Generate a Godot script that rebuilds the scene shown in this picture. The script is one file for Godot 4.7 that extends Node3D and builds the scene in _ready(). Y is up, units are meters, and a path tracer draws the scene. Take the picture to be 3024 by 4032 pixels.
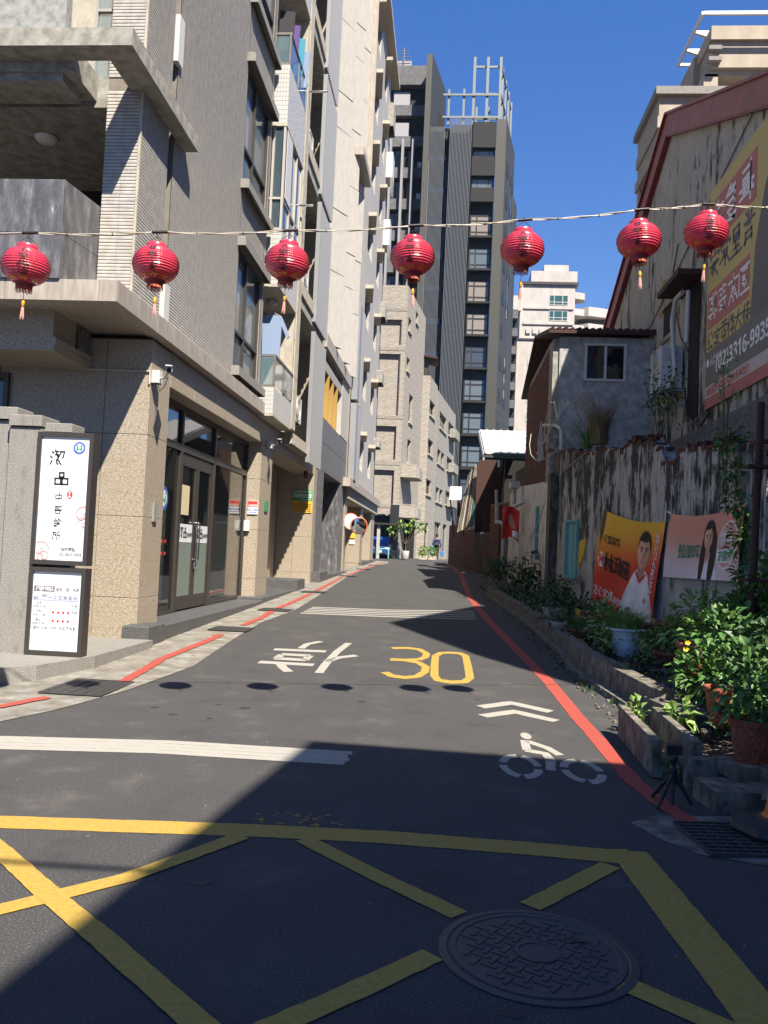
extends Node3D

# ---------------------------------------------------------------- mesh buffer
class MB:
	var v := PackedVector3Array()
	var n := PackedVector3Array()
	var uv := PackedVector2Array()
	var c := PackedColorArray()
	var tint := Color.WHITE
	var uvs := Vector2.ZERO  # picture widths per metre for flat faces; ZERO for none
	var uvo := Vector2.ZERO
	func vert(p: Vector3, nn: Vector3, u: Vector2) -> void:
		v.append(p); n.append(nn); uv.append(u); c.append(tint)
	# corners run counter-clockwise seen from the outside
	func q(a: Vector3, b: Vector3, d: Vector3, e: Vector3) -> void:
		var nn := (d - a).cross(e - b).normalized()
		vert(a, nn, Vector2(0, 1)); vert(d, nn, Vector2(1, 0)); vert(b, nn, Vector2(1, 1))
		vert(a, nn, Vector2(0, 1)); vert(e, nn, Vector2(0, 0)); vert(d, nn, Vector2(1, 0))
	func t(a: Vector3, b: Vector3, d: Vector3) -> void:
		var nn := (b - a).cross(d - a).normalized()
		vert(a, nn, Vector2(0, 1)); vert(d, nn, Vector2(1, 0)); vert(b, nn, Vector2(1, 1))
	func qn(p: Array, nr: Array) -> void:
		for i in [0, 2, 1, 0, 3, 2]:
			vert(p[i], nr[i], Vector2(i % 2, i / 2))
	func hexa(p: Array) -> void:  # p[0..3] bottom ccw seen from above, p[4..7] top
		q(p[3], p[2], p[1], p[0]); q(p[4], p[5], p[6], p[7])
		for i in 4:
			var j := (i + 1) % 4
			q(p[i], p[j], p[4 + j], p[4 + i])
	func box(x0: float, x1: float, y0: float, y1: float, z0: float, z1: float) -> void:
		var a := Vector3(minf(x0, x1), minf(y0, y1), minf(z0, z1))
		var b := Vector3(maxf(x0, x1), maxf(y0, y1), maxf(z0, z1))
		hexa([Vector3(a.x, a.y, b.z), Vector3(b.x, a.y, b.z), Vector3(b.x, a.y, a.z), Vector3(a.x, a.y, a.z),
			Vector3(a.x, b.y, b.z), Vector3(b.x, b.y, b.z), Vector3(b.x, b.y, a.z), Vector3(a.x, b.y, a.z)])
	func obox(x: Transform3D, s: Vector3) -> void:
		var p := []
		for k in [Vector3(-1, -1, 1), Vector3(1, -1, 1), Vector3(1, -1, -1), Vector3(-1, -1, -1), Vector3(-1, 1, 1), Vector3(1, 1, 1), Vector3(1, 1, -1), Vector3(-1, 1, -1)]:
			p.append(x * (k * s * 0.5))
		hexa(p)
	func bar(a: Vector3, b: Vector3, w: float, h: float) -> void:  # box section from a to b
		var d := (b - a).normalized()
		var up := Vector3.UP if absf(d.y) < 0.95 else Vector3.RIGHT
		var s := d.cross(up).normalized()
		obox(Transform3D(Basis(s, s.cross(d), -d), (a + b) * 0.5), Vector3(w, h, a.distance_to(b)))
	func cham(x0: float, x1: float, y0: float, y1: float, z0: float, z1: float, e: float) -> void:  # box with chamfered upright and top edges
		var p := PackedVector2Array([Vector2(x0 + e, z0), Vector2(x1 - e, z0), Vector2(x1, z0 + e), Vector2(x1, z1 - e), Vector2(x1 - e, z1), Vector2(x0 + e, z1), Vector2(x0, z1 - e), Vector2(x0, z0 + e)])
		var cx := (x0 + x1) * 0.5
		var cz := (z0 + z1) * 0.5
		var kx := 1.0 - 2.0 * e / (x1 - x0)
		var kz := 1.0 - 2.0 * e / (z1 - z0)
		for i in 8:
			var a := p[i]
			var b := p[(i + 1) % 8]
			var a2 := Vector2(cx + (a.x - cx) * kx, cz + (a.y - cz) * kz)
			var b2 := Vector2(cx + (b.x - cx) * kx, cz + (b.y - cz) * kz)
			q(Vector3(b.x, y0, b.y), Vector3(a.x, y0, a.y), Vector3(a.x, y1 - e, a.y), Vector3(b.x, y1 - e, b.y))
			q(Vector3(b.x, y1 - e, b.y), Vector3(a.x, y1 - e, a.y), Vector3(a2.x, y1, a2.y), Vector3(b2.x, y1, b2.y))
			t(Vector3(b2.x, y1, b2.y), Vector3(a2.x, y1, a2.y), Vector3(cx, y1, cz))
	func tube(pts: Array, r0: float, r1 := -1.0, sides := 6) -> void:
		if r1 < 0.0:
			r1 = r0
		var rings := []
		var nrs := []
		var last := Vector3.ZERO
		for i in pts.size():
			var d: Vector3 = (pts[mini(i + 1, pts.size() - 1)] - pts[maxi(i - 1, 0)]).normalized()
			var s := last
			if s == Vector3.ZERO:
				s = d.cross(Vector3.UP if absf(d.y) < 0.9 else Vector3.RIGHT)
			s = (s - d * s.dot(d)).normalized()
			last = s
			var w := d.cross(s)
			var ring := []
			var nr := []
			var r := lerpf(r0, r1, float(i) / maxf(1.0, pts.size() - 1.0))
			for k in sides:
				var an := TAU * k / sides
				var o := s * cos(an) + w * sin(an)
				ring.append(pts[i] + o * r); nr.append(o)
			rings.append(ring); nrs.append(nr)
		for i in pts.size() - 1:
			for k in sides:
				var m := (k + 1) % sides
				qn([rings[i][k], rings[i][m], rings[i + 1][m], rings[i + 1][k]], [nrs[i][k], nrs[i][m], nrs[i + 1][m], nrs[i + 1][k]])
		for k in range(1, sides - 1):
			t(rings[0][0], rings[0][k + 1], rings[0][k])
			t(rings[-1][0], rings[-1][k], rings[-1][k + 1])
	func lathe(prof: Array, o: Vector3, segs := 24, flat := false) -> void:  # profile of (radius, height) from the bottom up along the outside
		var nr := []
		for i in prof.size():
			var d: Vector2 = prof[mini(i + 1, prof.size() - 1)] - prof[maxi(i - 1, 0)]
			nr.append(Vector2(d.y, -d.x).normalized())
		for i in prof.size() - 1:
			for k in segs:
				var p := []
				var ns := []
				for c2 in [[i, k], [i, k + 1], [i + 1, k + 1], [i + 1, k]]:
					var an: float = TAU * c2[1] / segs
					var dir := Vector3(cos(an), 0, -sin(an))
					p.append(o + dir * prof[c2[0]].x + Vector3.UP * prof[c2[0]].y)
					ns.append((dir * nr[c2[0]].x + Vector3.UP * nr[c2[0]].y).normalized())
				if flat:
					q(p[0], p[1], p[2], p[3])
				else:
					qn(p, ns)
	func face(pts: PackedVector2Array, o: Vector3, ux: Vector3, uy: Vector3, flip := false) -> void:
		var ix := Geometry2D.triangulate_polygon(pts)
		var want := ux.cross(uy) * (-1.0 if flip else 1.0)
		for i in range(0, ix.size(), 3):
			var a := o + ux * pts[ix[i]].x + uy * pts[ix[i]].y
			var b := o + ux * pts[ix[i + 1]].x + uy * pts[ix[i + 1]].y
			var d := o + ux * pts[ix[i + 2]].x + uy * pts[ix[i + 2]].y
			var rev := (b - a).cross(d - a).dot(want) < 0.0
			if rev:
				t(a, d, b)
			else:
				t(a, b, d)
			if uvs != Vector2.ZERO:
				var k := v.size()
				uv[k - 3] = uvs * Vector2(pts[ix[i]].x - uvo.x, uvo.y - pts[ix[i]].y)
				uv[k - 2] = uvs * Vector2(pts[ix[i + (1 if rev else 2)]].x - uvo.x, uvo.y - pts[ix[i + (1 if rev else 2)]].y)
				uv[k - 1] = uvs * Vector2(pts[ix[i + (2 if rev else 1)]].x - uvo.x, uvo.y - pts[ix[i + (2 if rev else 1)]].y)
	func extr(pts: PackedVector2Array, o: Vector3, ux: Vector3, uy: Vector3, dv: Vector3) -> void:  # solid from o (front, facing ux x uy) back along dv
		if dv.dot(ux.cross(uy)) > 0.0:
			extr(pts, o + dv, ux, uy, -dv)
			return
		face(pts, o, ux, uy)
		face(pts, o + dv, ux, uy, true)
		var area := 0.0
		for i in pts.size():
			area += pts[i].cross(pts[(i + 1) % pts.size()])
		for i in pts.size():
			var a := pts[i]
			var b := pts[(i + 1) % pts.size()]
			var out := (ux * (b.y - a.y) - uy * (b.x - a.x)) * signf(area)
			qo(o + ux * a.x + uy * a.y, o + ux * b.x + uy * b.y, o + ux * b.x + uy * b.y + dv, o + ux * a.x + uy * a.y + dv, out)
	func qo(a: Vector3, b: Vector3, d: Vector3, e: Vector3, out: Vector3) -> void:  # a quad turned to face out
		if (d - a).cross(e - b).dot(out) >= 0.0:
			q(a, b, d, e)
		else:
			q(e, d, b, a)
	func holes(o: Vector3, ux: Vector3, uy: Vector3, dv: Vector3, w: float, h: float, hs: Array) -> void:  # a slab w x h with rectangular openings (Rect2), of thickness dv
		var xs := [0.0, w]
		for r in hs:
			xs.append(clampf(r.position.x, 0, w)); xs.append(clampf(r.end.x, 0, w))
		xs.sort()
		for i in xs.size() - 1:
			if xs[i + 1] - xs[i] < 1e-4:
				continue
			var mx: float = (xs[i] + xs[i + 1]) * 0.5
			var cuts := []
			for r in hs:
				if r.position.x < mx and r.end.x > mx:
					cuts.append([r.position.y, r.end.y])
			cuts.sort_custom(func(a, b): return a[0] < b[0])
			var y := 0.0
			for cu in cuts + [[h, h]]:
				if cu[0] - y > 1e-4:
					var p := []
					for k in [[0, 0, 0], [1, 0, 0], [1, 0, 1], [0, 0, 1], [0, 1, 0], [1, 1, 0], [1, 1, 1], [0, 1, 1]]:
						p.append(o + ux * xs[i + k[0]] + uy * (cu[0] if k[1] else y) + dv * k[2])
					hexa(p)
				y = maxf(y, cu[1])
	func text(s: String, x: Transform3D, h: float, bold := false, font := "Droid Sans") -> void:  # latin letters, centred, cap height about 0.72 h
		var m := TextMesh.new()
		var f := SystemFont.new()
		f.font_names = PackedStringArray([font])
		f.font_weight = 700 if bold else 400
		m.font = f
		m.text = s
		m.font_size = 48
		m.pixel_size = h / 48.0
		m.depth = 0.002
		m.curve_step = 4.0
		var a := m.get_mesh_arrays()
		if a.is_empty() or a[Mesh.ARRAY_VERTEX] == null:
			return
		var ix: PackedInt32Array = a[Mesh.ARRAY_INDEX]
		for i in ix:
			vert(x * a[Mesh.ARRAY_VERTEX][i], (x.basis * a[Mesh.ARRAY_NORMAL][i]).normalized(), Vector2.ZERO)
	func mesh(off: Vector3) -> ArrayMesh:
		var vv := v
		if off != Vector3.ZERO:
			vv = PackedVector3Array()
			vv.resize(v.size())
			for i in v.size():
				vv[i] = v[i] - off
		var a := []
		a.resize(Mesh.ARRAY_MAX)
		a[Mesh.ARRAY_VERTEX] = vv; a[Mesh.ARRAY_NORMAL] = n; a[Mesh.ARRAY_TEX_UV] = uv; a[Mesh.ARRAY_COLOR] = c
		var m := ArrayMesh.new()
		if v.size():
			m.add_surface_from_arrays(Mesh.PRIMITIVE_TRIANGLES, a)
		return m

const UP := Vector3.UP
const FX := Vector3(1, 0, 0)
const FZ := Vector3(0, 0, 1)
var M := {}
var rng := RandomNumberGenerator.new()

# ---------------------------------------------------------------- nodes
func thing(called: String, label: String, category: String, at := Vector3.ZERO, group := "") -> Node3D:
	var o := Node3D.new()
	o.name = called
	add_child(o, true)
	o.position = at
	tag(o, label, category, group)
	return o

func tag(o: Node, label: String, category := "", group := "", kind := "") -> void:
	if label: o.set_meta("label", label)
	if category: o.set_meta("category", category)
	if group: o.set_meta("group", group)
	if kind: o.set_meta("kind", kind)

# a part under root; the buffer holds world places, unless root is turned (then places in root's own axes)
func part(root: Node3D, called: String, b: MB, m: Material, kind := "") -> MeshInstance3D:
	var o := MeshInstance3D.new()
	o.name = called
	var off := Vector3.ZERO
	var r: Node = root
	if not root.has_meta("own_axes"):
		while r != self and r is Node3D:
			off += (r as Node3D).position
			r = r.get_parent()
	o.mesh = b.mesh(off)
	o.material_override = m
	root.add_child(o, true)
	if kind:
		o.set_meta("kind", kind)
	return o

func struct(called: String, b: MB, m: Material) -> MeshInstance3D:
	var o := part(self, called, b, m)
	o.set_meta("kind", "structure")
	return o

func single(called: String, label: String, category: String, b: MB, m: Material, at: Vector3, group := "") -> MeshInstance3D:
	var o := MeshInstance3D.new()
	o.name = called
	o.mesh = b.mesh(at)
	o.material_override = m
	add_child(o, true)
	o.position = at
	tag(o, label, category, group)
	return o

func copy(src: Node3D, at: Vector3, turn: float, label: String) -> Node3D:
	var o: Node3D = src.duplicate()
	o.name = src.name
	add_child(o, true)
	o.position = at
	o.rotation.y = turn
	o.set_meta("label", label)
	return o

# ---------------------------------------------------------------- materials
func srgb(r: float, g: float, b: float) -> Color:  # a base colour in linear values
	return Color(r, g, b).linear_to_srgb()

func mat(called: String, col: Color, rough := 0.8, metal := 0.0, spec := 0.5) -> StandardMaterial3D:
	var m := StandardMaterial3D.new()
	m.resource_name = called
	m.albedo_color = col
	m.roughness = rough
	m.metallic = metal
	m.metallic_specular = spec
	M[called] = m
	return m

func ntex(sd: int, freq: float, ramp: Array, size := 512, type := FastNoiseLite.TYPE_SIMPLEX_SMOOTH, oct := 4, gain := 0.55) -> NoiseTexture2D:
	var f := FastNoiseLite.new()
	f.seed = sd
	f.frequency = freq
	f.noise_type = type
	f.fractal_octaves = oct
	f.fractal_gain = gain
	if type == FastNoiseLite.TYPE_CELLULAR:
		f.cellular_return_type = FastNoiseLite.RETURN_CELL_VALUE
		f.fractal_type = FastNoiseLite.FRACTAL_NONE
	var tx := NoiseTexture2D.new()
	tx.width = size
	tx.height = size
	tx.seamless = true
	tx.seamless_blend_skirt = 0.2
	tx.noise = f
	if ramp.size():
		var g := Gradient.new()
		g.offsets = PackedFloat32Array(ramp.map(func(e): return e[0]))
		g.colors = PackedColorArray(ramp.map(func(e): return e[1]))
		tx.color_ramp = g
	return tx

func g3(v: float) -> Color:
	return Color(v, v, v)

# world-fixed noise on a surface: repeat is the size in metres of one tile along x, y, z; over is a second, coarser layer whose alpha is its share
func tri(called: String, tx: Texture2D, repeat: Vector3, rough := 0.85, over: Texture2D = null, repeat2 := Vector3.ONE, bump := 0.0, spec := 0.5) -> StandardMaterial3D:
	var m := mat(called, Color.WHITE, rough, 0.0, spec)
	m.albedo_texture = tx
	m.uv1_triplanar = true
	m.uv1_world_triplanar = true
	m.uv1_triplanar_sharpness = 8.0
	m.uv1_scale = Vector3.ONE / repeat
	if over:
		m.detail_enabled = true
		m.detail_albedo = over
		m.detail_uv_layer = BaseMaterial3D.DETAIL_UV_2
		m.uv2_triplanar = true
		m.uv2_world_triplanar = true
		m.uv2_triplanar_sharpness = 8.0
		m.uv2_scale = Vector3.ONE / repeat2
	if bump > 0.0:
		m.heightmap_enabled = true
		m.heightmap_texture = tx
		m.heightmap_scale = bump
	return m

# rendered wall with rain streaks: black runs start at the top, thin out below, pale patches where the coat is new
func streaked(sd: int, wide: int, high: int, pale: Color, mid: Color, dark: Color, top: float, fine: float, patch: float) -> ImageTexture:
	var f := FastNoiseLite.new()
	f.seed = sd
	f.frequency = 1.0
	f.fractal_octaves = 3
	var im := Image.create(wide, high, false, Image.FORMAT_RGB8)
	for x in wide:
		var col := f.get_noise_2d(x * 0.03 * fine, 3.0) * 0.6 + f.get_noise_2d(x * 0.12 * fine, 9.0) * 0.3
		for y in high:
			var v := float(y) / high
			var n := f.get_noise_2d(x * 0.02, y * 0.02 + 50.0) + 0.5 * f.get_noise_2d(x * 0.09, y * 0.09)
			var s := col + f.get_noise_2d(x * 0.2 * fine, y * 0.016 + 20.0) * 0.55 + f.get_noise_2d(x * 0.045, y * 0.02 + 90.0) * 0.5 + top * (1.0 - v * 1.7) + n * 0.5
			var k := smoothstep(-0.15, 0.62, s)
			var g := smoothstep(0.15, 0.6, f.get_noise_2d(x * 0.012 + 70.0, y * 0.007) + n * 0.3) * patch
			var c := mid.lerp(pale, clampf(0.45 + n * 0.55, 0.0, 1.0)).lerp(dark, k * (1.0 - g))
			c = c.lerp(c * 0.75, clampf(f.get_noise_2d(x * 0.5, y * 0.5) * 1.2, 0.0, 1.0))
			im.set_pixel(x, y, c)
	return ImageTexture.create_from_image(im)

func al(v: float, a: float) -> Color:
	return Color(v, v, v, a)

func gy(z: float) -> float:
	return clampf((-z - 8.0) * 0.022, 0.0, 1.08)

func G(x: float, z: float, o := 0.0) -> Vector3:
	return Vector3(x, gy(z) + o, z)

func _ready() -> void:
	rng.seed = 7
	var cam := Camera3D.new()
	cam.name = "camera"
	cam.fov = 63.42
	cam.near = 0.05
	cam.far = 1500.0
	cam.position = Vector3(0, 1.5, 0)
	cam.rotation = Vector3(deg_to_rad(2.7), deg_to_rad(4.4), deg_to_rad(2.52))
	add_child(cam)
	cam.current = true
	var sky := ProceduralSkyMaterial.new()
	sky.sky_top_color = Color(0.151, 0.289, 0.511)
	sky.sky_horizon_color = Color(0.464, 0.623, 0.812)
	sky.sky_curve = 0.16
	sky.ground_bottom_color = Color(0.20, 0.19, 0.18)
	sky.ground_horizon_color = Color(0.36, 0.42, 0.5)
	sky.sun_angle_max = 35.0
	sky.sun_curve = 0.16
	var e := Environment.new()
	e.background_mode = Environment.BG_SKY
	e.sky = Sky.new()
	e.sky.sky_material = sky
	e.tonemap_mode = Environment.TONE_MAPPER_LINEAR
	e.tonemap_exposure = 2.45
	e.sdfgi_enabled = true
	e.ssao_enabled = true
	e.ssil_enabled = true
	e.fog_enabled = true
	e.fog_density = 0.00012
	e.fog_light_color = Color(0.62, 0.72, 0.86)
	var we := WorldEnvironment.new()
	we.name = "world_environment"
	we.environment = e
	add_child(we)
	var sun := DirectionalLight3D.new()
	sun.name = "sun"
	sun.light_energy = 1.6
	sun.light_color = Color(1.0, 0.955, 0.89)
	sun.light_angular_distance = 0.53
	sun.shadow_enabled = true
	sun.rotation = Vector3(deg_to_rad(-50), deg_to_rad(30), 0)
	add_child(sun)
	materials()
	ground()
	clinic()
	bay_apartment()
	panel_building()
	tile_flats()
	far_buildings()
	right_houses()
	right_walls()
	yard()
	markings()
	street_things()
	lanterns()
	people()

func materials() -> void:
	tri("asphalt", ntex(3, 0.11, [[0.0, g3(0.165)], [0.42, g3(0.225)], [0.62, Color(0.245, 0.241, 0.242)], [0.76, g3(0.275)], [0.88, g3(0.4)], [1.0, g3(0.56)]], 1024, FastNoiseLite.TYPE_SIMPLEX, 3, 0.6), Vector3.ONE * 1.9, 0.92,
		ntex(4, 0.008, [[0.0, al(0.14, 0.6)], [0.2, al(0.18, 0.35)], [0.42, al(0.22, 0.0)], [0.6, Color(0.3, 0.29, 0.28, 0.0)], [0.8, Color(0.33, 0.32, 0.3, 0.3)], [1.0, Color(0.38, 0.36, 0.34, 0.6)]], 1024, FastNoiseLite.TYPE_SIMPLEX, 6, 0.62), Vector3.ONE * 8.3, 0.2)
	tri("cement", ntex(5, 0.012, [[0.0, Color(0.37, 0.35, 0.31)], [0.35, Color(0.435, 0.42, 0.385)], [0.6, Color(0.48, 0.467, 0.435)], [0.8, Color(0.53, 0.52, 0.495)], [1.0, Color(0.64, 0.63, 0.61)]], 512, FastNoiseLite.TYPE_SIMPLEX, 6, 0.62), Vector3.ONE * 2.6, 0.95,
		ntex(6, 0.02, [[0.0, Color(0.27, 0.25, 0.21, 0.45)], [0.36, al(0.4, 0.0)], [0.86, al(0.6, 0.0)], [1.0, al(0.72, 0.3)]]), Vector3(1.5, 2.3, 3.0), 0.1)
	tri("granite", ntex(8, 0.05, [[0.0, Color(0.36, 0.325, 0.285)], [0.2, Color(0.48, 0.44, 0.385)], [0.4, Color(0.57, 0.53, 0.47)], [0.65, Color(0.62, 0.585, 0.525)], [0.85, Color(0.67, 0.645, 0.59)], [1.0, Color(0.74, 0.72, 0.68)]], 512, FastNoiseLite.TYPE_SIMPLEX, 5, 0.7), Vector3(1.5, 0.95, 1.5), 0.5,
		ntex(9, 0.01, [[0.0, Color(0.5, 0.41, 0.31, 0.5)], [0.4, Color(0.55, 0.48, 0.38, 0.0)], [0.7, al(0.5, 0.0)], [1.0, Color(0.68, 0.66, 0.62, 0.5)]], 512, FastNoiseLite.TYPE_SIMPLEX, 5, 0.65), Vector3(2.3, 1.3, 2.3))
	tri("grey_granite", ntex(10, 0.09, [[0.0, g3(0.26)], [0.35, Color(0.42, 0.415, 0.4)], [0.6, Color(0.53, 0.52, 0.5)], [1.0, Color(0.72, 0.71, 0.69)]], 512, FastNoiseLite.TYPE_SIMPLEX, 3, 0.7), Vector3.ONE * 0.7, 0.85,
		ntex(11, 0.015, [[0.0, Color(0.3, 0.28, 0.24, 0.5)], [0.5, al(0.5, 0.0)], [1.0, al(0.6, 0.15)]]), Vector3(1.2, 3.0, 1.2), 0.25)
	tri("dark_granite", ntex(12, 0.08, [[0.0, g3(0.2)], [0.5, Color(0.28, 0.285, 0.29)], [1.0, g3(0.42)]], 256, FastNoiseLite.TYPE_SIMPLEX, 3), Vector3.ONE * 0.5, 0.6, ntex(13, 0.02, [[0.0, Color(0.45, 0.42, 0.37, 0.4)], [0.5, al(0.4, 0.0)], [1.0, al(0.3, 0.0)]]), Vector3.ONE * 2.0)
	tri("marble", ntex(14, 0.01, [[0.0, Color(0.25, 0.25, 0.26)], [0.45, Color(0.33, 0.33, 0.345)], [0.7, Color(0.4, 0.4, 0.41)], [0.86, Color(0.46, 0.46, 0.465)], [0.93, Color(0.7, 0.685, 0.65)], [1.0, Color(0.84, 0.82, 0.78)]], 512, FastNoiseLite.TYPE_SIMPLEX, 6, 0.6), Vector3(1.1, 3.6, 1.1), 0.3,
		ntex(15, 0.05, [[0.0, al(0.17, 0.6)], [0.4, al(0.3, 0.0)], [0.6, al(0.4, 0.0)], [1.0, al(0.62, 0.5)]], 512, FastNoiseLite.TYPE_SIMPLEX, 5, 0.6), Vector3(0.55, 2.6, 0.55))
	tri("slate", ntex(16, 0.02, [[0.0, Color(0.24, 0.24, 0.245)], [0.5, Color(0.37, 0.37, 0.375)], [1.0, Color(0.5, 0.5, 0.5)]], 512, FastNoiseLite.TYPE_SIMPLEX, 5, 0.6), Vector3(0.9, 3.0, 0.9), 0.6)
	tri("board_concrete", ntex(17, 0.02, [[0.0, Color(0.42, 0.415, 0.39)], [0.4, Color(0.52, 0.515, 0.485)], [0.65, Color(0.57, 0.565, 0.535)], [1.0, Color(0.64, 0.635, 0.6)]], 512, FastNoiseLite.TYPE_SIMPLEX, 6, 0.6), Vector3.ONE * 2.9, 0.92,
		ntex(18, 0.14, [[0.0, al(0.33, 0.4)], [0.4, al(0.4, 0.0)], [0.6, al(0.4, 0.0)], [1.0, al(0.7, 0.25)]], 256), Vector3.ONE * 0.5)
	tri("tile_taupe", ntex(19, 0.03, [[0.0, Color(0.585, 0.57, 0.545)], [0.5, Color(0.635, 0.622, 0.6)], [1.0, Color(0.685, 0.675, 0.655)]], 256, FastNoiseLite.TYPE_SIMPLEX, 4), Vector3.ONE * 1.7, 0.6)
	tri("grout_taupe", ntex(20, 0.03, [[0.0, Color(0.43, 0.41, 0.38)], [1.0, Color(0.5, 0.48, 0.45)]], 256), Vector3.ONE * 2.0, 0.95)
	tri("pale_panel", ntex(21, 0.015, [[0.0, Color(0.62, 0.605, 0.575)], [0.5, Color(0.645, 0.632, 0.605)], [1.0, Color(0.67, 0.66, 0.635)]], 512, FastNoiseLite.TYPE_SIMPLEX, 5, 0.6), Vector3(2.0, 5.0, 2.0), 0.7)
	tri("cream_plaster", ntex(22, 0.015, [[0.0, Color(0.58, 0.555, 0.5)], [0.5, Color(0.65, 0.625, 0.57)], [1.0, Color(0.7, 0.68, 0.635)]], 512, FastNoiseLite.TYPE_SIMPLEX, 5, 0.6), Vector3(2.0, 4.0, 2.0), 0.85)
	mat("white_tile", srgb(0.45, 0.45, 0.44), 0.35)
	mat("white_grout", srgb(0.3, 0.3, 0.3), 0.9)
	tri("fascia_metal", ntex(23, 0.02, [[0.0, Color(0.54, 0.51, 0.47)], [0.5, Color(0.6, 0.57, 0.535)], [1.0, Color(0.66, 0.635, 0.6)]], 256, FastNoiseLite.TYPE_SIMPLEX, 4), Vector3(0.7, 4.0, 0.7), 0.5, null, Vector3.ONE, 0.0, 0.5)
	mat("frame_bronze", Color(0.27, 0.255, 0.24), 0.4, 0.4)
	mat("frame_grey", Color(0.5, 0.49, 0.47), 0.4, 0.5)
	mat("frame_pale", Color(0.68, 0.67, 0.64), 0.45, 0.3)
	mat("aluminium", Color(0.56, 0.57, 0.58), 0.45, 0.3)
	mat("steel", Color(0.78, 0.78, 0.78), 0.22, 1.0)
	mat("mirror_glass", Color(0.93, 0.94, 0.95), 0.04, 1.0)
	var gl := mat("glass", Color(0.1, 0.12, 0.13, 0.32), 0.03, 0.0, 0.6)
	gl.transparency = BaseMaterial3D.TRANSPARENCY_ALPHA
	var gb := mat("rail_glass", Color(0.42, 0.52, 0.55, 0.38), 0.04, 0.0, 0.6)
	gb.transparency = BaseMaterial3D.TRANSPARENCY_ALPHA
	mat("dark_glass", Color(0.1, 0.12, 0.14), 0.05, 0.0, 0.75)
	mat("blue_glass", Color(0.3, 0.36, 0.39, 0.55), 0.05, 0.0, 0.8).transparency = BaseMaterial3D.TRANSPARENCY_ALPHA
	mat("window_glass", Color(0.55, 0.6, 0.62, 0.22), 0.06, 0.0, 0.35).transparency = BaseMaterial3D.TRANSPARENCY_ALPHA
	mat("tower_pale", srgb(0.27, 0.27, 0.285), 0.6)
	for k in 3:
		mat("tower_pane_%d" % k, [Color(0.52, 0.49, 0.46), Color(0.36, 0.4, 0.43), Color(0.25, 0.28, 0.31)][k], 0.07, 0.0, 0.6)  # opaque panes: curtains and sky reflection are put into the colour
	mat("teal_glass", Color(0.2, 0.34, 0.34), 0.08, 0.1, 0.75)
	mat("room_dark", Color(0.12, 0.115, 0.11), 0.95)  # near-black colour standing for shade in rooms, recesses and openings
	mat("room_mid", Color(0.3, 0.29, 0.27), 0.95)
	mat("white_plastic", srgb(0.5, 0.5, 0.485), 0.45)
	mat("black_plastic", srgb(0.012, 0.012, 0.013), 0.5)
	mat("dark_metal", srgb(0.02, 0.021, 0.023), 0.45, 0.6)
	mat("ink", srgb(0.012, 0.012, 0.018), 0.7)
	mat("white_ink", srgb(0.78, 0.78, 0.78), 0.6)
	mat("grey_ink", srgb(0.12, 0.12, 0.15), 0.7)
	mat("sign_white", srgb(0.62, 0.64, 0.68), 0.4)
	mat("red_ink", srgb(0.6, 0.03, 0.025), 0.6)
	mat("blue_ink", srgb(0.03, 0.1, 0.4), 0.6)
	mat("green_ink", srgb(0.03, 0.25, 0.12), 0.6)
	mat("pink_ink", srgb(0.55, 0.34, 0.34), 0.6)
	mat("yellow_ink", srgb(0.65, 0.4, 0.02), 0.6)
	mat("lilac_ink", srgb(0.4, 0.42, 0.55), 0.6)
	tri("yellow_paint", ntex(24, 0.06, [[0.0, Color(0.53, 0.445, 0.233)], [0.25, Color(0.609, 0.503, 0.223)], [0.6, Color(0.636, 0.53, 0.228)], [1.0, Color(0.668, 0.567, 0.276)]], 512, FastNoiseLite.TYPE_SIMPLEX, 4), Vector3.ONE * 1.3, 0.8,
		ntex(25, 0.02, [[0.0, Color(0.3, 0.27, 0.2, 0.75)], [0.2, Color(0.5, 0.42, 0.2, 0.12)], [0.36, al(0.5, 0.0)], [1.0, al(0.5, 0.0)]], 512, FastNoiseLite.TYPE_SIMPLEX, 6, 0.8), Vector3.ONE * 1.7)
	tri("white_paint", ntex(26, 0.09, [[0.0, Color(0.45, 0.44, 0.42)], [0.25, Color(0.58, 0.57, 0.54)], [1.0, Color(0.63, 0.62, 0.585)]], 512, FastNoiseLite.TYPE_SIMPLEX, 4), Vector3.ONE * 1.1, 0.8)
	tri("red_paint", ntex(27, 0.05, [[0.0, Color(0.4, 0.25, 0.22)], [0.25, Color(0.56, 0.24, 0.195)], [0.6, Color(0.6, 0.255, 0.21)], [1.0, Color(0.64, 0.3, 0.25)]], 512, FastNoiseLite.TYPE_SIMPLEX, 5, 0.65), Vector3.ONE * 0.9, 0.85)
	tri("cast_iron", ntex(28, 0.1, [[0.0, g3(0.17)], [0.6, g3(0.23)], [1.0, Color(0.34, 0.32, 0.3)]], 256), Vector3.ONE * 0.4, 0.55, null, Vector3.ONE, 0.1)
	tri("brick", ntex(34, 0.05, [[0.0, Color(0.2, 0.12, 0.09)], [0.5, Color(0.36, 0.2, 0.15)], [1.0, Color(0.47, 0.29, 0.22)]], 256, FastNoiseLite.TYPE_SIMPLEX, 5, 0.7), Vector3.ONE * 0.9, 0.95)
	tri("brick_dark", ntex(39, 0.05, [[0.0, Color(0.12, 0.09, 0.075)], [0.5, Color(0.25, 0.155, 0.12)], [1.0, Color(0.36, 0.23, 0.18)]], 256, FastNoiseLite.TYPE_SIMPLEX, 5, 0.7), Vector3.ONE * 0.9, 0.95)
	tri("mortar", ntex(31, 0.05, [[0.0, Color(0.4, 0.37, 0.33)], [1.0, Color(0.62, 0.59, 0.54)]], 256), Vector3.ONE * 0.9, 0.98)
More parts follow.
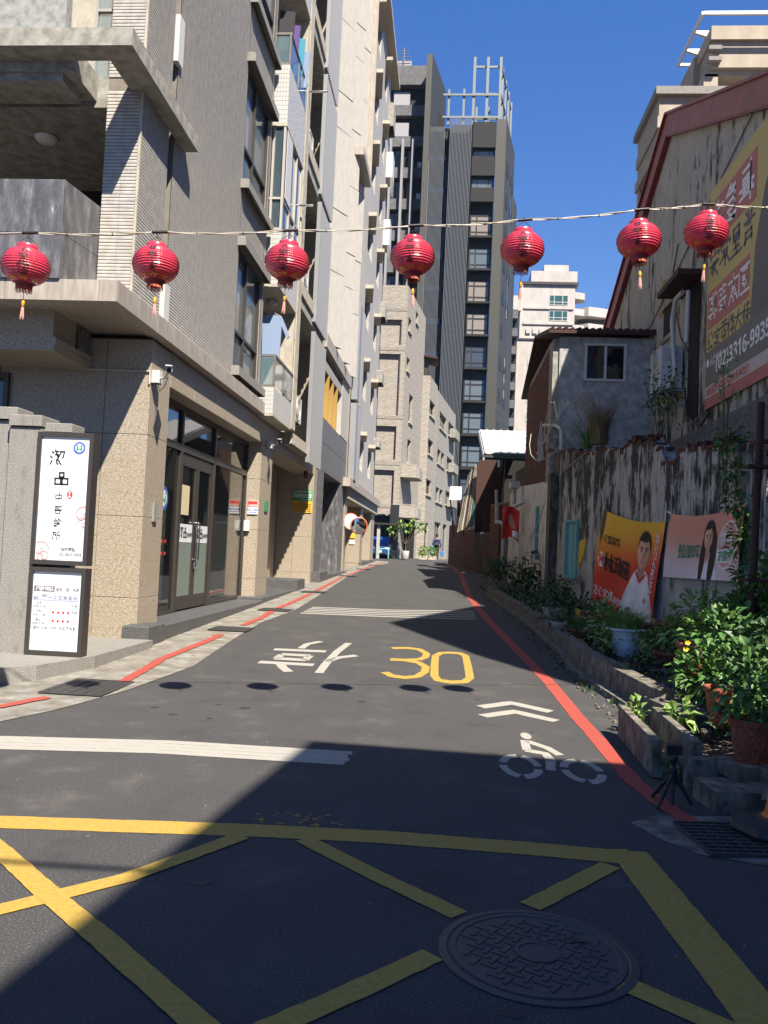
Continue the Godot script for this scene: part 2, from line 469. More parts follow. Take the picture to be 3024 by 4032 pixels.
	tri("stained_block", ntex(32, 0.02, [[0.0, Color(0.14, 0.13, 0.115)], [0.5, Color(0.3, 0.285, 0.255)], [1.0, Color(0.45, 0.43, 0.39)]], 512, FastNoiseLite.TYPE_SIMPLEX, 5, 0.6), Vector3(1.5, 5.0, 1.5), 0.95)
	mat("stained_wall", Color.WHITE, 0.95).albedo_texture = streaked(33, 768, 384, Color(0.8, 0.785, 0.75), Color(0.63, 0.615, 0.58), Color(0.2, 0.195, 0.18), 0.55, 0.8, 0.85)
	mat("whitewash", Color.WHITE, 0.95).albedo_texture = streaked(35, 768, 256, Color(0.86, 0.845, 0.82), Color(0.8, 0.78, 0.75), Color(0.36, 0.345, 0.31), -0.5, 1.2, 0.9)
	tri("grey_render", ntex(36, 0.015, [[0.0, Color(0.5, 0.505, 0.51)], [0.45, Color(0.59, 0.595, 0.595)], [0.7, Color(0.65, 0.65, 0.645)], [1.0, Color(0.72, 0.72, 0.71)]], 512, FastNoiseLite.TYPE_SIMPLEX, 5, 0.6), Vector3(2.4, 3.2, 2.4), 0.95,
		ntex(37, 0.03, [[0.0, Color(0.2, 0.2, 0.19, 0.75)], [0.27, al(0.3, 0.12)], [0.4, al(0.4, 0.0)], [1.0, al(0.5, 0.0)]], 512, FastNoiseLite.TYPE_SIMPLEX, 6, 0.75), Vector3(1.9, 4.0, 1.9))
	tri("plain_render", ntex(38, 0.012, [[0.0, Color(0.5, 0.48, 0.44)], [0.5, Color(0.6, 0.58, 0.535)], [1.0, Color(0.67, 0.65, 0.605)]], 512, FastNoiseLite.TYPE_SIMPLEX, 5, 0.65), Vector3(3.0, 4.5, 3.0), 0.95)
	mat("gable_render", Color.WHITE, 0.95).albedo_texture = streaked(61, 512, 512, Color(0.73, 0.715, 0.675), Color(0.65, 0.632, 0.59), Color(0.24, 0.23, 0.21), -0.42, 0.3, 0.3)
	tri("block_wall", ntex(40, 0.02, [[0.0, Color(0.33, 0.33, 0.33)], [0.5, Color(0.42, 0.42, 0.42)], [1.0, Color(0.5, 0.5, 0.49)]], 256, FastNoiseLite.TYPE_SIMPLEX, 5), Vector3.ONE * 1.5, 0.95)
	tri("red_trim", ntex(41, 0.02, [[0.0, Color(0.4, 0.15, 0.15)], [0.5, Color(0.5, 0.18, 0.18)], [1.0, Color(0.58, 0.23, 0.22)]], 256), Vector3(3, 3, 3), 0.45)
	tri("soil", ntex(42, 0.03, [[0.0, Color(0.14, 0.11, 0.085)], [0.5, Color(0.25, 0.21, 0.17)], [0.8, Color(0.36, 0.32, 0.27)], [1.0, Color(0.5, 0.47, 0.42)]], 512, FastNoiseLite.TYPE_SIMPLEX, 6, 0.75), Vector3.ONE * 1.2, 1.0, null, Vector3.ONE, 1.5)
	tri("mossy_concrete", ntex(43, 0.014, [[0.0, Color(0.24, 0.225, 0.195)], [0.35, Color(0.35, 0.335, 0.3)], [0.6, Color(0.43, 0.415, 0.375)], [1.0, Color(0.55, 0.53, 0.48)]], 512, FastNoiseLite.TYPE_SIMPLEX, 6, 0.6), Vector3(1.7, 2.6, 1.7), 0.97,
		ntex(44, 0.02, [[0.0, Color(0.15, 0.17, 0.1, 0.8)], [0.35, Color(0.2, 0.2, 0.14, 0.2)], [0.5, al(0.3, 0.0)], [1.0, al(0.5, 0.0)]], 512, FastNoiseLite.TYPE_SIMPLEX, 5, 0.6), Vector3.ONE * 1.9, 0.2)
	tri("terracotta", ntex(45, 0.05, [[0.0, Color(0.36, 0.2, 0.14)], [0.5, Color(0.55, 0.29, 0.2)], [1.0, Color(0.66, 0.4, 0.29)]], 256), Vector3.ONE * 0.5, 0.85)
	mat("orange_plastic", srgb(0.62, 0.15, 0.025), 0.4)
	mat("white_sheet", srgb(0.48, 0.48, 0.47), 0.45, 0.1)
	mat("green_metal", srgb(0.035, 0.09, 0.05), 0.5)
	tri("old_board", ntex(46, 0.03, [[0.0, Color(0.26, 0.25, 0.21)], [0.5, Color(0.42, 0.4, 0.35)], [1.0, Color(0.58, 0.56, 0.5)]], 256), Vector3(0.6, 3.0, 0.6), 0.9)
	tri("rust", ntex(47, 0.05, [[0.0, Color(0.13, 0.075, 0.06)], [0.6, Color(0.25, 0.14, 0.11)], [1.0, Color(0.36, 0.22, 0.17)]], 256), Vector3.ONE * 0.5, 0.8)
	mat("pvc", srgb(0.42, 0.43, 0.42), 0.5)
	mat("teal_wood", srgb(0.13, 0.36, 0.37), 0.7)
	mat("olive_tile", srgb(0.036, 0.038, 0.03), 0.6)
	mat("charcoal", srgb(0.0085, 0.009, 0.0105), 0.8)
	mat("slat_grey", srgb(0.085, 0.1, 0.12), 0.6, 0.0)
	mat("frame_black", srgb(0.01, 0.01, 0.011), 0.5)
	tri("tower_grey", ntex(48, 0.03, [[0.0, Color(0.3, 0.3, 0.31)], [1.0, Color(0.4, 0.4, 0.41)]], 256), Vector3.ONE * 5, 0.8)
	tri("white_render", ntex(49, 0.02, [[0.0, Color(0.62, 0.6, 0.585)], [1.0, Color(0.7, 0.68, 0.665)]], 256), Vector3(8, 20, 8), 0.8)
	tri("beige_tile", ntex(50, 0.02, [[0.0, Color(0.55, 0.51, 0.45)], [1.0, Color(0.62, 0.58, 0.52)]], 256), Vector3(3, 6, 3), 0.7)
	mat("banner_yellow", srgb(0.52, 0.4, 0.14), 0.6)
	mat("skin_print", srgb(0.5, 0.29, 0.2), 0.7)
	mat("hair_print", srgb(0.03, 0.024, 0.022), 0.7)
	mat("gold", srgb(0.55, 0.36, 0.05), 0.4, 0.4)
	for k in [["leaf", 0.07, 0.16, 0.035], ["leaf_dark", 0.04, 0.095, 0.03], ["leaf_light", 0.19, 0.3, 0.08], ["leaf_dry", 0.17, 0.13, 0.06]]:
		var lm := mat(k[0], Color.WHITE, 0.5)
		lm.vertex_color_use_as_albedo = true
		lm.albedo_color = srgb(k[1], k[2], k[3])
		lm.backlight_enabled = true
		lm.backlight = srgb(k[1] * 0.6, k[2] * 0.8, k[3] * 0.4)
	mat("stem", srgb(0.1, 0.075, 0.045), 0.9)
	mat("cable_cream", srgb(0.36, 0.31, 0.22), 0.6)
	mat("cloth_blue", srgb(0.2, 0.27, 0.4), 0.9)
	mat("cloth_purple", srgb(0.1, 0.06, 0.2), 0.9)
	mat("cloth_teal", srgb(0.05, 0.25, 0.36), 0.9)
	mat("oil_stain", srgb(0.022, 0.022, 0.023), 0.7)
	mat("yellow_fin", srgb(0.4, 0.26, 0.07), 0.5)

func sheet(b: MB, x0: float, x1: float, zs: Array, o: float) -> void:
	for i in zs.size() - 1:
		b.q(G(x0, zs[i], o), G(x1, zs[i], o), G(x1, zs[i + 1], o), G(x0, zs[i + 1], o))

# a strip on the ground between two lists of (x, z), cut where the ground bends
func strip(b: MB, l: Array, r: Array, o: float) -> void:
	for i in l.size() - 1:
		var k := 4
		for j in k:
			var a: Vector2 = l[i].lerp(l[i + 1], float(j) / k)
			var d: Vector2 = r[i].lerp(r[i + 1], float(j) / k)
			var e: Vector2 = l[i].lerp(l[i + 1], float(j + 1) / k)
			var f: Vector2 = r[i].lerp(r[i + 1], float(j + 1) / k)
			b.qo(G(a.x, a.y, o), G(d.x, d.y, o), G(f.x, f.y, o), G(e.x, e.y, o), UP)

# a painted line along pts with width w and slightly ragged edges
func painted(b: MB, pts: Array, w: float, o: float, w1 := -1.0, ragged := 0.003, step := 0.05, zs := 1.0) -> void:
	if w1 < 0.0:
		w1 = w
	var l := []
	var r := []
	for i in pts.size() - 1:
		var n := maxi(1, int(pts[i].distance_to(pts[i + 1]) / step))
		for j in n + (1 if i == pts.size() - 2 else 0):
			var p: Vector2 = pts[i].lerp(pts[i + 1], float(j) / n)
			var d: Vector2 = (pts[mini(i + 1, pts.size() - 1)] - pts[i]).normalized()
			if j == 0 and i > 0:
				d = ((pts[i] - pts[i - 1]).normalized() + d).normalized()
			var s := Vector2(-d.y, d.x)
			var hw := lerpf(w, w1, (i + float(j) / n) / (pts.size() - 1)) * 0.5
			s.y *= zs
			l.append(p + s * (hw + rng.randf_range(-ragged, ragged)))
			r.append(p - s * (hw + rng.randf_range(-ragged, ragged)))
	for i in l.size() - 1:
		b.qo(G(l[i].x, l[i].y, o), G(r[i].x, r[i].y, o), G(r[i + 1].x, r[i + 1].y, o), G(l[i + 1].x, l[i + 1].y, o), UP)

func v2(a: Array) -> Array:
	var o := []
	for i in range(0, a.size(), 2):
		o.append(Vector2(a[i], a[i + 1]))
	return o

var road: MeshInstance3D
var apron: MeshInstance3D
const APRON := [-9.0, -5.3, -5.5, -5.95, -3.5, -6.46, -3.31, -7.02, -3.1, -8.17, -2.93, -9.69, -3.1, -12.25, -3.2, -14.5, -3.06, -17.08, -3.28, -23.1, -3.6, -30.6, -3.55, -39.9, -3.2, -45.8, -3.3, -48.3, -4.2, -49.2]

func ground() -> void:
	var b := MB.new()
	var zs := [60.0, 0.0, -8.0, -20.0, -40.0, -57.1, -120.0, -400.0, -900.0]
	sheet(b, -500, 500, zs, -0.12)
	struct("ground", b, M.soil)
	b = MB.new()
	var rz := [25.0, 8.0, 0.0, -4.0, -8.0, -14.0, -20.0, -30.0, -40.0, -50.0, -57.1, -64.0, -90.0]
	sheet(b, -30, 14, rz, 0.0)
	road = struct("road", b, M.asphalt)
	# concrete gutter apron along the left houses
	b = MB.new()
	var r := v2(APRON)
	var l := []
	for p in r:
		l.append(Vector2(minf(p.x - 0.3, -4.9), p.y))
	l[0] = Vector2(-9, -7.5); l[1] = Vector2(-6.5, -7.5); l[2] = Vector2(-4.9, -7.5); l[3] = Vector2(-4.9, -7.8)
	strip(b, l, r, 0.006)
	apron = struct("pavement", b, M.cement)
	# pale pavement at the far corner where the street bends
	b = MB.new()
	strip(b, v2([-9, -52.5, 3, -56.5]), v2([-9, -57.0, 3, -62.0]), 0.012)
	struct("far_pavement", b, M.cement)
	# garden bed along the right wall
	b = MB.new()
	var ks := v2([2.05, -6.2, 1.95, -8.1, 1.75, -10.75, 1.85, -12.1, 1.72, -16.8, 1.42, -21.8, 1.28, -24.3, 1.15, -30])
	for i in ks.size() - 1:
		var n := 6
		for j in n:
			var row := []
			for m in 2:
				var p: Vector2 = ks[i].lerp(ks[i + 1], float(j + m) / n)
				var line := []
				for s in 9:
					var x := lerpf(p.x, 4.4, s / 8.0)
					line.append(G(x, p.y, 0.1 + 0.05 * sin(x * 7.0 + p.y * 3.1) * sin(p.y * 5.3 + x * 2.0) + 0.02 * sin(x * 23.0 + p.y * 19.0) + (0.0 if s else -0.06)))
				row.append(line)
			for s in 8:
				b.qo(row[0][s], row[0][s + 1], row[1][s + 1], row[1][s], UP)
	struct("garden_bed", b, M.soil)

func markings() -> void:
	# red no-parking line on the right, over a concrete gutter edge
	var b := MB.new()
	painted(b, v2([1.5, -5.0, 1.42, -5.3, 1.34, -5.85, 1.33, -7.3, 1.27, -9.95, 1.1, -13.15, 0.88, -17.4, 0.7, -23.1, 0.68, -30.0, 0.68, -37, 0.42, -43, 0.05, -49.4]), 0.12, 0.004, 0.2, 0.005, 0.12)
	part(road, "red_line", b, M.red_paint)
	# red line on the gutter of the left, broken by the grates
	for seg in [[-6.5, -4.95, -3.79, -6.97, -3.62, -7.5], [-3.3, -8.5, -3.36, -9.3, -3.43, -10.06, -3.38, -11.9, -3.4, -12.6], [-3.38, -13.9, -3.35, -15.02, -3.43, -16.5], [-3.45, -17.2, -3.45, -19.26, -3.48, -21.5], [-3.5, -22.6, -3.6, -26, -3.72, -30], [-3.7, -31.5, -3.64, -34.77, -3.66, -41.69, -3.4, -46.5]]:
		b = MB.new()
		painted(b, v2(seg), 0.12, 0.016, 0.12, 0.008, 0.08)
		part(apron, "red_line", b, M.red_paint)
	# yellow box junction
	b = MB.new()
	painted(b, v2([-6.0, -3.7, -2.26, -4.24, -0.95, -4.38, -0.28, -4.42, 0.5, -4.4, 0.9, -4.375, 1.02, -4.4]), 0.19, 0.003)
	part(road, "yellow_line", b, M.yellow_paint)
	b = MB.new()
	painted(b, v2([1.0, -4.46, 1.09, -3.2, 1.15, -2.3, 1.2, -1.0]), 0.2, 0.0045)
	part(road, "yellow_line", b, M.yellow_paint)
	for seg in [[-2.6, -4.36, -2.04, -3.85, -1.585, -3.42, -1.2, -3.07, -0.72, -2.62, -0.2, -2.15], [-2.2, -3.0, -1.72, -3.26, -1.3, -3.58, -0.99, -3.81, -0.66 - 0.33, -4.285], [-0.67, -4.3, -0.3, -3.93, 0.115, -3.54], [0.87, -4.24, 0.42, -3.68], [0.01, -3.18, -0.25, -2.88, -0.45, -2.66, -0.8, -2.28], [0.69, -3.085, 0.94, -2.87, 1.15, -2.7]]:
		b = MB.new()
		painted(b, v2(seg) if seg[2] != -1.72 else v2([-2.6, -2.87, -1.72, -3.26, -1.35, -3.66, -0.99, -4.28]), 0.105, 0.0065 if seg[0] == -2.6 else 0.005 if seg[0] != -2.2 else 0.0058)
		part(road, "yellow_stripe", b, M.yellow_paint)
	b = MB.new()
	for i in 26:
		var p := Vector2(rng.randf_range(-1.05, -0.5), rng.randf_range(-4.72, -4.52))
		painted(b, [p, p + Vector2(rng.randf_range(0.01, 0.04), rng.randf_range(-0.01, 0.01))], rng.randf_range(0.008, 0.022), 0.003, -1.0, 0.004, 0.01)
	part(road, "paint_spots", b, M.yellow_paint, "stuff")
	# flecks, chewing gum and old stains on the asphalt
	b = MB.new()
	for i in 150:
		var p := Vector2(rng.randf_range(-3.0, 1.25), rng.randf_range(-13.0, -2.4))
		painted(b, [p, p + Vector2(rng.randf_range(0.006, 0.02), rng.randf_range(-0.012, 0.012))], rng.randf_range(0.005, 0.014), 0.0025, -1.0, 0.002, 0.01)
	part(road, "flecks", b, M.cement, "stuff")
	for i in 16:
		b = MB.new()
		var c := Vector2(rng.randf_range(-2.6, 1.0), rng.randf_range(-9.0, -2.8))
		var poly := PackedVector2Array()
		var r := rng.randf_range(0.02, 0.07)
		for k in 11:
			poly.append(c + Vector2(cos(TAU * k / 11), sin(TAU * k / 11) * 0.8) * r * rng.randf_range(0.55, 1.15))
		b.face(poly, Vector3(0, 0.002 + gy(c.y), 0), FX, FZ, true)
		part(road, "stain", b, M.oil_stain)
	# stop bar of three painted passes
	for k in 4:
		b = MB.new()
		var o := (k - 1.5) * 0.1
		painted(b, v2([-6.5, -5.15 + o, -3.15, -5.83 + o, -2.0, -6.0 + o, -0.63 - 0.02 * (k % 2), -6.01 + o]), 0.097, 0.003, -1.0, 0.002)
		part(road, "stop_line", b, M.white_paint)
	# rumble stripes
	for k in 5:
		b = MB.new()
		painted(b, v2([-2.85, -16.5 - k * 0.34, -1.2, -16.65 - k * 0.36, 0.67, -17.0 - k * 0.45]), 0.17, 0.003)
		part(road, "rumble_stripe", b, M.white_paint)
	# slow zone figures and the stop sign word, read by drivers coming down the street
	b = MB.new()
	painted(b, v2([-0.73, -12.15, -0.5, -12.25, -0.33, -12.15, -0.22, -11.8, -0.22, -11.45, -0.3, -11.2, -0.48, -11.08, -0.68, -11.05]), 0.1, 0.003, -1.0, 0.003, 0.05, 2.1)
	painted(b, v2([-0.5, -11.06, -0.3, -10.9, -0.2, -10.6, -0.2, -10.2, -0.28, -9.85, -0.42, -9.72, -0.58, -9.8, -0.68, -10.02]), 0.1, 0.0045, -1.0, 0.003, 0.05, 2.1)
	part(road, "painted_figure", b, M.yellow_paint)
	b = MB.new()
	painted(b, v2([-0.09, -11.6, -0.02, -11.9, 0.1, -12.0, 0.25, -11.98, 0.33, -11.75, 0.34, -10.8, 0.34, -9.95, 0.27, -9.68, 0.12, -9.6, -0.03, -9.68, -0.08, -9.95, -0.09, -10.8, -0.09, -11.65]), 0.1, 0.003, -1.0, 0.003, 0.05, 2.1)
	part(road, "painted_figure", b, M.yellow_paint)
	b = MB.new()
	for st in [[-1.40, -12.45, -1.45, -11.54, -1.45, -10.43, -1.43, -9.72], [-1.15, -11.25, -1.36, -10.98, -1.47, -10.6], [-1.82, -12.46, -1.97, -12.1, -1.98, -11.62], [-2.32, -11.4, -1.6, -11.46], [-2.14, -11.0, -1.75, -11.0], [-1.75, -11.0, -1.75, -10.6], [-2.12, -10.98, -2.12, -10.62], [-2.14, -10.62, -1.73, -10.62], [-2.27, -10.27, -1.58, -10.27], [-1.99, -10.2, -1.9, -9.95, -1.78, -9.68]]:
		painted(b, v2(st), 0.105, 0.003 + 0.0004 * (b.v.size() / 400), -1.0, 0.003, 0.05, 1.9)
	part(road, "painted_character", b, M.white_paint)
	# arrows and rider for bicycles
	for o in [0.0, 0.42]:
		b = MB.new()
		painted(b, v2([0.4, -8.3 + o, 0.72, -8.6 + o, 1.08, -8.27 + o]), 0.12, 0.003, -1.0, 0.003, 0.05, 1.35)
		part(road, "painted_arrow", b, M.white_paint)
	b = MB.new()
	for c in [Vector2(0.595, -6.1), Vector2(1.03, -6.07)]:
		for k in 4:
			var a := k * TAU / 4 + 0.25
			var arc := []
			for i in 8:
				var an := a + i * (TAU / 4 - 0.28) / 7.0
				arc.append(c + Vector2(cos(an) * 0.125, sin(an) * 0.29))
			painted(b, arc, 0.058, 0.003, -1.0, 0.002, 0.03, 2.0)
	var head := PackedVector2Array()
	for i in 12:
		head.append(Vector2(0.73 + 0.045 * cos(TAU * i / 12), -7.12 + 0.13 * sin(TAU * i / 12)))
	b.face(head, Vector3(0, 0.003, 0), FX, FZ, true)
	for st in [[0.7, -6.95, 0.69, -6.6], [0.72, -6.92, 0.86, -6.72, 0.93, -6.5], [0.68, -6.6, 0.82, -6.52, 0.84, -6.3], [0.84, -6.35, 0.8, -6.02]]:
		painted(b, v2(st), 0.07, 0.003 + 0.0003 * (b.v.size() / 300), -1.0, 0.002, 0.05, 1.6)
	part(road, "painted_rider", b, M.white_paint)

func bx(root: Node3D, called: String, m: Material, x0: float, x1: float, y0: float, y1: float, z0: float, z1: float) -> MeshInstance3D:
	var b := MB.new()
	b.box(x0, x1, y0, y1, z0, z1)
	return part(root, called, b, m)

# rows of stone panels, each a part with a recessed joint round it; face is at the plane, w runs along u
func panels(root: Node3D, called: String, m: Material, o: Vector3, u: Vector3, out: Vector3, us: Array, ys: Array, th := 0.02, gap := 0.006) -> void:
	for i in us.size() - 1:
		for j in ys.size() - 1:
			var b := MB.new()
			var a: Vector3 = o + u * (us[i] + gap * 0.5) + UP * (ys[j] + gap * 0.5)
			var w: Vector3 = u * (us[i + 1] - us[i] - gap)
			var h: Vector3 = UP * (ys[j + 1] - ys[j] - gap)
			var e := 0.004
			var c := u * e + UP * e
			var f := out * (th + rng.randf_range(-0.0012, 0.0012))
			var p := [a, a + w, a + w + h, a + h]
			var t := [a + c, a + w + UP * e - u * e, a + w + h - c, a + h + u * e - UP * e]
			for k in 4:
				var k2 := (k + 1) % 4
				b.qo(p[k], p[k2], p[k2] + f - out * e, p[k] + f - out * e, (p[k] + p[k2]) * 0.5 - (p[0] + p[2]) * 0.5)
				b.qo(p[k] + f - out * e, p[k2] + f - out * e, t[k2] + f, t[k] + f, out)
			b.qo(t[0] + f, t[1] + f, t[2] + f, t[3] + f, out)
			part(root, called, b, m)

# rows of long ribbed tiles on a wall; each tile has a slanted top so that the courses catch the light
func ribs(b: MB, o: Vector3, u: Vector3, out: Vector3, w: float, y0: float, y1: float, tile := 0.235, pitch := 0.0465) -> void:
	var rows := int((y1 - y0) / pitch)
	var n := maxi(1, int(round(w / tile)))
	for j in rows:
		for i in n:
			var a := o + u * (w * i / n + 0.0015) + UP * (y0 + j * pitch)
			var d := u * (w / n - 0.003)
			var k := rng.randf_range(-0.0008, 0.0008)
			var f := out * (0.012 + k)
			var g := out * 0.002
			var h := UP * pitch * 0.55
			var e := UP * (pitch - 0.002)
			b.qo(a + f, a + d + f, a + d + f + h, a + f + h, out)
			b.qo(a + f + h, a + d + f + h, a + d + e + g, a + e + g, out)
			b.qo(a + f, a + d + f, a + d, a, -UP)

func window_unit(root: Node3D, o: Vector3, u: Vector3, out: Vector3, w: float, h: float, cols: Array, rows: Array, fm: Material, gm: Material, fw := 0.05, dep := 0.06) -> void:
	var win := MB.new()
	for x in [0.0] + cols + [w]:
		var c := clampf(x, fw * 0.5, w - fw * 0.5)
		win.obox(Transform3D(Basis(u, UP, out), o + u * c + UP * h * 0.5), Vector3(fw, h, dep))
	for y in [0.0] + rows + [h]:
		var c := clampf(y, fw * 0.5, h - fw * 0.5)
		win.obox(Transform3D(Basis(u, UP, out), o + u * w * 0.5 + UP * c), Vector3(w - 0.004, fw - 0.003, dep - 0.006))
	var wi := part(root, "window", win, fm)
	var xs := [0.0] + cols + [w]
	var ys := [0.0] + rows + [h]
	for i in xs.size() - 1:
		for j in ys.size() - 1:
			var g := MB.new()
			g.obox(Transform3D(Basis(u, UP, out), o + u * (xs[i] + xs[i + 1]) * 0.5 + UP * (ys[j] + ys[j + 1]) * 0.5 - out * (0.01 + 0.01 * (i % 2))), Vector3(xs[i + 1] - xs[i] - fw * 0.4, ys[j + 1] - ys[j] - fw * 0.4, 0.008))
			var off := wi.position
			var mi := part(wi, "pane", g, gm)

func clinic() -> void:
	var o := thing("clinic_building", "taupe ribbed-tile corner building with granite base, glass doors and concrete canopies", "building", Vector3(-6, 0, -11.3))
	var W := -4.25
	# structure behind the stone
	bx(o, "wall", M.room_mid, -9.5, W - 0.022, 0.0, 4.36, -12.12, -11.322)
	bx(o, "wall", M.granite, -4.98, W - 0.022, 0.0, 3.85, -19.58, -18.42)
	bx(o, "beam", M.granite, -4.95, W - 0.022, 3.83, 4.37, -25.9, -12.13)
	bx(o, "wall", M.room_mid, -9.5, -5.42, 0.0, 4.4, -25.9, -19.6)
	bx(o, "wall", M.granite, -9.5, W - 0.022, 0.0, 4.4, -26.6, -25.922)
	# granite facing
	panels(o, "stone_panel", M.granite, Vector3(-5.56, 0, -11.322), FX, FZ, [-0.9, 0.66, 1.288], [0.08, 0.69, 1.83, 2.99, 4.34])
	panels(o, "stone_panel", M.granite, Vector3(W - 0.022, 0, -11.3), -FZ, FX, [0.0, 0.82], [0.08, 0.69, 1.83, 2.99, 4.34])
	panels(o, "stone_panel", M.granite, Vector3(-4.62, 0, -18.422), FX, FZ, [0.0, 0.348], [0.3, 0.75, 1.85, 3.0, 3.83])
	panels(o, "stone_panel", M.granite, Vector3(W - 0.022, 0, -18.4), -FZ, FX, [0.0, 1.2], [0.25, 0.75, 1.85, 3.0, 3.83])
	var cuts := [0.0]
	for i in 10:
		cuts.append(1.205 * (i + 1))
	panels(o, "stone_panel", M.granite, Vector3(W - 0.022, 0, -12.13), -FZ, FX, cuts, [3.83, 4.34])
	panels(o, "stone_panel", M.granite, Vector3(-5.4, 0, -25.922), FX, FZ, [0.0, 0.55, 1.15], [0.3, 0.72, 1.84, 2.98, 4.3])
	panels(o, "stone_panel", M.granite, Vector3(-5.42, 0, -19.6), -FZ, FX, [0.0, 2.1, 4.2, 6.2], [0.3, 0.72, 1.84, 2.98, 4.3])
	# plinth steps
	for s in [[-4.62, -3.98, -0.1, 0.3, -18.1, -11.62], [-4.6, -4.0, 0.0, 0.36, -26.0, -18.1]]:
		var b := MB.new()
		b.cham(s[0], s[1], s[2], s[3], s[4], s[5], 0.012)
		part(o, "step", b, M.dark_granite)
	var pb := MB.new()
	pb.cham(-4.32, -3.95, -0.1, 0.34, -11.62, -10.95, 0.012)
	part(o, "step", pb, M.dark_granite)
	pb = MB.new()
	pb.cham(-5.4, -4.6, 0.0, 0.37, -25.9, -18.1, 0.01)
	part(o, "porch_floor", pb, M.dark_granite)
	pb = MB.new()
	pb.cham(-5.1, -3.97, 0.2, 0.62, -23.4, -22.2, 0.012)
	part(o, "step", pb, M.dark_granite)
	# shop front: bronze frame, transom, two door leaves
	var X := -4.6
	var fr := MB.new()
	for m in [[-12.18, 0.09], [-13.78, 0.09], [-15.8, 0.09], [-18.37, 0.07]]:
		fr.box(X - 0.05, X + 0.05, 0.3, 3.82, m[0] - m[1] / 2, m[0] + m[1] / 2)
	fr.box(X - 0.046, X + 0.046, 3.05, 3.17, -18.34, -12.2)
	fr.box(X - 0.046, X + 0.046, 3.74, 3.826, -18.34, -12.2)
	fr.box(X - 0.046, X + 0.046, 0.3, 0.36, -13.74, -12.2)
	fr.box(X - 0.046, X + 0.046, 0.3, 0.36, -18.34, -15.84)
	part(o, "shop_window_frame", fr, M.frame_bronze)
	for z in [[-13.73, -12.23, 3.18, 3.73], [-15.75, -13.83, 3.18, 3.73], [-18.33, -15.85, 3.18, 3.73], [-13.73, -12.23, 0.37, 3.04], [-18.33, -15.85, 0.37, 3.04]]:
		bx(o, "pane", M.glass, X - 0.005, X + 0.005, z[2], z[3], z[0], z[1])
	for d in [[-14.78, -13.84], [-15.74, -14.8]]:
		var lf := MB.new()
		for m in [d[0] + 0.05, d[1] - 0.05]:
			lf.box(X - 0.025, X + 0.025, 0.33, 3.03, m - 0.05, m + 0.05)
		lf.box(X - 0.024, X + 0.024, 0.33, 0.55, d[0] + 0.1, d[1] - 0.1)
		lf.box(X - 0.024, X + 0.024, 2.83, 3.03, d[0] + 0.1, d[1] - 0.1)
		var door := part(o, "door", lf, M.frame_bronze)
		bx(door, "pane", M.glass, X - 0.004, X + 0.004, 0.55, 2.83, d[0] + 0.1, d[1] - 0.1)
		bx(door, "frosted_film", mat("film", Color(0.42, 0.47, 0.44), 0.5), X + 0.005, X + 0.007, 0.56, 1.49, d[0] + 0.11, d[1] - 0.11)
		bx(door, "name_band", M.sign_white, X + 0.005, X + 0.008, 1.5, 1.82, d[0] + 0.105, d[1] - 0.105)
		var ink := MB.new()
		var mp := func(u: float, w: float) -> Vector3: return Vector3(X + 0.011, 1.8 - w, d[1] - 0.13 - u)
		write(ink, "潔品", mp, 0.02, 0.03, 0.19, 0.022)
		write(ink, "中醫診所", mp, 0.42, 0.13, 0.075, 0.01)
		part(door, "lettering", ink, M.ink)
		var hd := MB.new()
		var hz: float = d[0] + 0.07 if d[1] > -14.0 else d[1] - 0.07
		hd.tube([Vector3(X + 0.03, 1.2, hz), Vector3(X + 0.09, 1.2, hz), Vector3(X + 0.09, 1.86, hz), Vector3(X + 0.03, 1.86, hz)], 0.014, 0.014, 8)
		part(door, "handle", hd, M.steel)
	bx(o, "notice", mat("notice_paper", srgb(0.5, 0.44, 0.28), 0.8), X + 0.006, X + 0.008, 1.98, 2.5, -14.42, -14.0)
	var lock := MB.new()
	lock.lathe([Vector2(0.0, -0.05), Vector2(0.03, -0.05), Vector2(0.035, 0.02), Vector2(0.02, 0.06), Vector2(0, 0.06)], Vector3(X + 0.05, 1.08, -14.79), 10)
	part(o, "lock", lock, M.steel)
	# blinds and the room behind
	var bl := MB.new()
	for i in 70:
		var z := -12.3 - i * 0.088
		bl.q(Vector3(-4.93, 0.4, z), Vector3(-4.97, 0.4, z - 0.044), Vector3(-4.97, 3.7, z - 0.044), Vector3(-4.93, 3.7, z))
		bl.q(Vector3(-4.97, 0.4, z - 0.044), Vector3(-4.93, 0.4, z - 0.088), Vector3(-4.93, 3.7, z - 0.088), Vector3(-4.97, 3.7, z - 0.044))
	part(o, "curtain", bl, mat("curtain", srgb(0.12, 0.14, 0.135), 0.9))
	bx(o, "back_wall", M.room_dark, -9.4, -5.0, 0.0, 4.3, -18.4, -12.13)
	# round health badge, opening hours and stickers on the glass
	var bd := MB.new()
	var ring := PackedVector2Array()
	for i in 24:
		ring.append(Vector2(cos(TAU * i / 24), sin(TAU * i / 24)))
	for k in [[0.2, 0.007], [0.135, 0.009]]:
		bd = MB.new()
		bd.face(ring, Vector3(X + k[1], 2.2, -13.1), -FZ * k[0], UP * k[0])
		part(o, "badge", bd, M.blue_ink if k[0] > 0.15 else M.sign_white)
	bd = MB.new()
	for sx in [-0.055, 0.055]:
		bd.box(X + 0.01, X + 0.012, 2.09, 2.24, -13.1 + sx - 0.022, -13.1 + sx + 0.022)
		bd.box(X + 0.01, X + 0.012, 2.26, 2.3, -13.1 + sx - 0.02, -13.1 + sx + 0.02)
	bd.box(X + 0.01, X + 0.012, 2.15, 2.19, -13.14, -13.06)
	part(o, "badge", bd, M.green_ink)
	bd = MB.new()
